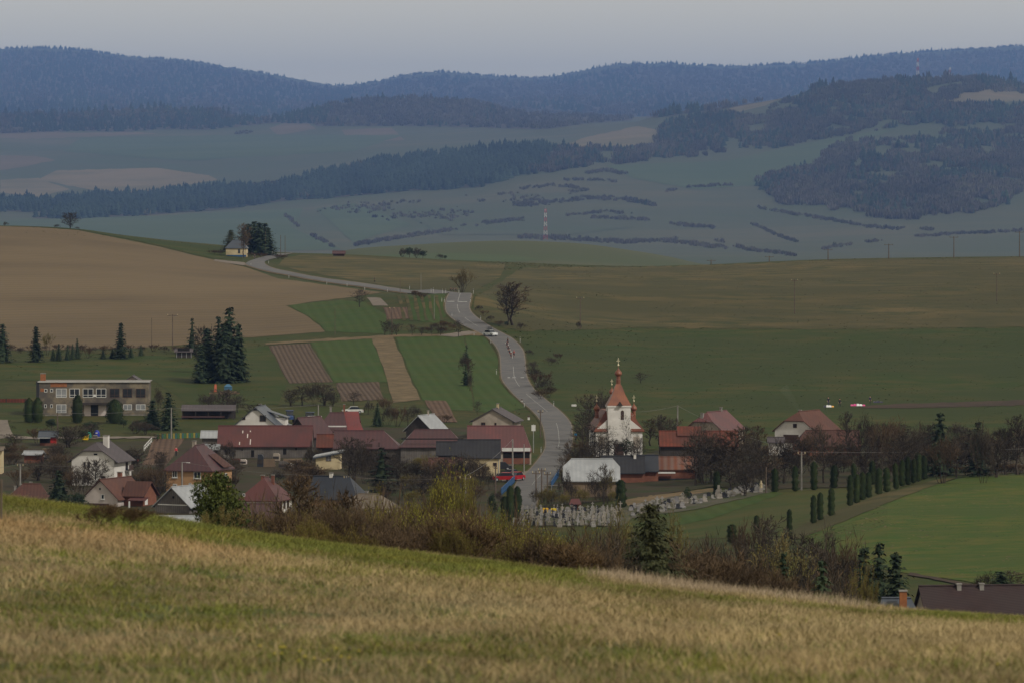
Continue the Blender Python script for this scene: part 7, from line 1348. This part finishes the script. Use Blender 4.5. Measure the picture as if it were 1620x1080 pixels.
green = g * 2.0 - .07 + .22 * rg.standard_normal(N)
rim_green = np.exp(-((d - 154) / 17.0) ** 2)                # a fresher strip just under the rim
green += rim_green * np.interp(u, [0, 60, 200, 850, 950, 1400, 1500, 1620], [.8, 1.0, 1.5, 1.4, -.3, -.2, .8, .6])
green += np.exp(-((d - 138) / 6.0) ** 2) * np.interp(u, [780, 880, 1000, 1350, 1500, 1620], [0, .3, .6, .6, .25, .0])
green -= np.exp(-((d - 128) / 14.0) ** 2) * np.interp(u, [0, 80, 380, 520], [.45, .4, .3, 0])
green -= np.exp(-((d - 105) / 18.0) ** 2) * np.interp(u, [500, 800, 1620], [0, .25, .3])
green += np.exp(-((d - 92) / 9.0) ** 2) * np.interp(u, [100, 200, 420, 560], [0, .3, .3, 0])
isg = green > 0.03
straw = np.stack([.36 + .06 * n4, .282 + .04 * n4, .155 + 0 * n4], 1) * (.75 + .45 * n2[:, None]); rust = np.array([.40, .24, .11]); gr = np.stack([.135 + .07 * n4, .16 + .04 * n2, .035 + 0 * n4], 1)
rm = np.clip((np.exp(-((d - 128) / 12.0) ** 2) * np.interp(u, [-200, 0, 300, 480], [1, 1, .7, 0]) + .35 * (n3 - .5)), 0, 1)[:, None]
straw = straw * (1 - rm * .6) + rust * rm * .6
tint = np.where(isg[:, None], gr * .82, straw * .88) * rg.uniform(.66, 1.3, (N, 1)) * (.62 + .76 * fbm(x / 3.1 + 5, d / 9.0, 4, 33))[:, None]
tall = np.exp(-((d - 160) / 9.0) ** 2) * np.interp(u, [860, 930, 1000, 1330, 1420], [0, .8, 1, 1, 0])
tint = np.where((tall[:, None] > .3) & ~isg[:, None], np.array([.38, .30, .205]) * rg.uniform(.75, 1.2, (N, 1)), tint)
hgt = (.07 + .13 * n4 + .07 * n3) * rg.uniform(.6, 1.35, N) * np.where(isg, .8, 1.0) + tall * rg.uniform(.05, .36, N)
sx = np.where(isg, .34, .30) * rg.uniform(.7, 1.3, N)
pos = np.stack([x, d, z], 1); VV = []; FF = []; CC = []; o = 0
for k in range(4):
    pr = tuft(k, 7, .55, .85, .02); s = np.arange(N) % 4 == k
    V_, Fa_, C_ = scatter(pr[0], pr[1], pos[s], sx[s], hgt[s], rg.uniform(0, 6.28, s.sum()), tint[s]); VV.append(V_); FF.append(Fa_ + o); CC.append(C_); o += len(V_)
M_GRASS = mat('meadow_grass', (1, 1, 1), (0.82, 0.82, 0.82), 3.0, attr=True, rough=.8)
tag(link('meadow_grass', np_mesh('meadow_grass', np.concatenate(VV), np.concatenate(FF), [M_GRASS], np.concatenate(CC))), 'dry straw-coloured and green grass of the foreground meadow', 'grass', kind='stuff')
nf = 15; uf = np.concatenate([rg.normal(610, 34, nf), rg.uniform(0, 1620, 6)]); df = np.concatenate([rg.normal(66.5, 1.3, nf), rg.uniform(62, 100, 6)]); hf = rg.uniform(.22, .36, len(uf))
pf = np.stack([(uf - 810) / F * wid(df), df, H(uf, df) + hf], 1); m = MB(); m.lathe([(.2, 0), (1, .5), (.9, .8), (.2, 1)], n=6)
me0 = m.mesh('t', None); me0.calc_loop_triangles(); P0 = np.array(m.v); F0 = np.array([t.vertices[:] for t in me0.loop_triangles]); bpy.data.meshes.remove(me0)
V_, Fa_, C_ = scatter(P0, F0, pf, np.full(len(uf), .02), np.full(len(uf), .022), np.zeros(len(uf)), np.ones((len(uf), 3)))
st = MB()
for q, hh in zip(pf, hf): st.tube((q[0], q[1], q[2] - hh - .02), (q[0], q[1], q[2] + .004), .006, .005, 3, cap=False)
fl = link('yellow_flowers', np_mesh('yellow_flowers', V_, Fa_, [mat('flower_yellow', (0.5, 0.42, 0.06), (0.4, 0.34, 0.05), 5)])); tag(fl, 'scattered yellow flowers in the near meadow', 'flowers', kind='stuff')
st.build('flower_stems', CROP, fl)

# coarse tufts that roughen the valley pastures (uncountable: one object)
rg = np.random.default_rng(9); N = 34000
u = rg.uniform(-150, 1770, N); d = rg.uniform(1060, 2080, N); w_ = fbm((u - 810) / F * d / 26, d / 60, 4, 71); z = H(u, d); x = (u - 810) / F * d
vv = HOR - z * F / d; keep = w_ > .46
keep &= ~inside([(-420, 352), (190, 376), (345, 411), (440, 441), (605, 463), (452, 484), (514, 527), (300, 547), (-420, 558)], u, vv)
rlu = np.interp(-vv, [-p[1] for p in ROAD_L], [p[0] for p in ROAD_L]); rru = np.interp(-vv, [-p[1] for p in ROAD_R], [p[0] for p in ROAD_R])
keep &= ~((u > rlu - 3) & (u < rru + 3)); keep &= ~((u > 390) & (u < 720) & (vv > 400) & (vv < 470)); keep &= ~((u > 425) & (u < 792) & (vv > 470) & (vv < 668)); keep &= vv < 712; keep &= ~((vv > 655) & (u > 20) & (u < 860))
u2 = rg.uniform(1235, 1900, 9000); d2 = rg.uniform(600, 905, 9000); z2 = H(u2, d2); v2 = HOR - z2 * F / d2; k2 = inside([(1262, 852), (1330, 826), (1400, 796), (1480, 766), (1530, 754), (1900, 748), (1900, 950), (1500, 915), (1400, 900)], u2, v2) & (fbm((u2 - 810) / F * d2 / 9, d2 / 22, 4, 75) > .44)
u = np.concatenate([u[keep], u2[k2]]); d = np.concatenate([d[keep], d2[k2]]); z = np.concatenate([z[keep], z2[k2]]); vv = np.concatenate([vv[keep], v2[k2]]); x = (u - 810) / F * d; keep = np.ones(len(u), bool); w_ = keep
u, d, x, z, w_, vv = u[keep], d[keep], x[keep], z[keep], w_[keep], vv[keep]; n = len(u)
dry = (fbm(x / 40 + 7, d / 90, 3, 72) + np.clip((522 - vv) / 400, -.08, .2) + rg.normal(0, .12, n)) > .5
tn = np.where(dry[:, None], np.array([.11, .088, .045]), np.array([.045, .064, .019])) * rg.uniform(.6, 1.35, (n, 1))
pr = tuft(50, 5, .5, .9, .16); V_, Fa_, C_ = scatter(pr[0], pr[1], np.stack([x, d, z], 1), rg.uniform(.5, 1.3, n), rg.uniform(.05, .15, n) * np.where(d < 950, .7, 1.0), rg.uniform(0, 6.28, n), tn)
tag(link('pasture_tufts', np_mesh('pasture_tufts', V_, Fa_, [M_GRASS], C_)), 'rough tufts of dry and green grass over the valley pastures', 'grass', kind='stuff')

# ------------------------------------------------------------------ air: one even box of haze round the whole scene
hm_ = bpy.data.materials.new('haze'); hm_.use_nodes = True; hn = hm_.node_tree; hn.nodes.clear()
pv = hn.nodes.new('ShaderNodeVolumePrincipled'); pv.inputs['Color'].default_value = (*HAZE_COLOR, 1); pv.inputs['Density'].default_value = HAZE_DENSITY; pv.inputs['Anisotropy'].default_value = 0.0
ho = hn.nodes.new('ShaderNodeOutputMaterial'); hn.links.new(pv.outputs[0], ho.inputs['Volume'])
zlo = float(ZG.min()) - 1.0; zhi = float(ZG.max()) + 45.0
hz = MB().box(XX.min() - 60, XX.max() + 60, -75, DG[-1] + 60, zlo, zhi).build('haze', hm_)
tag(hz, 'thin bluish haze filling the air over the valley', 'haze', kind='stuff')
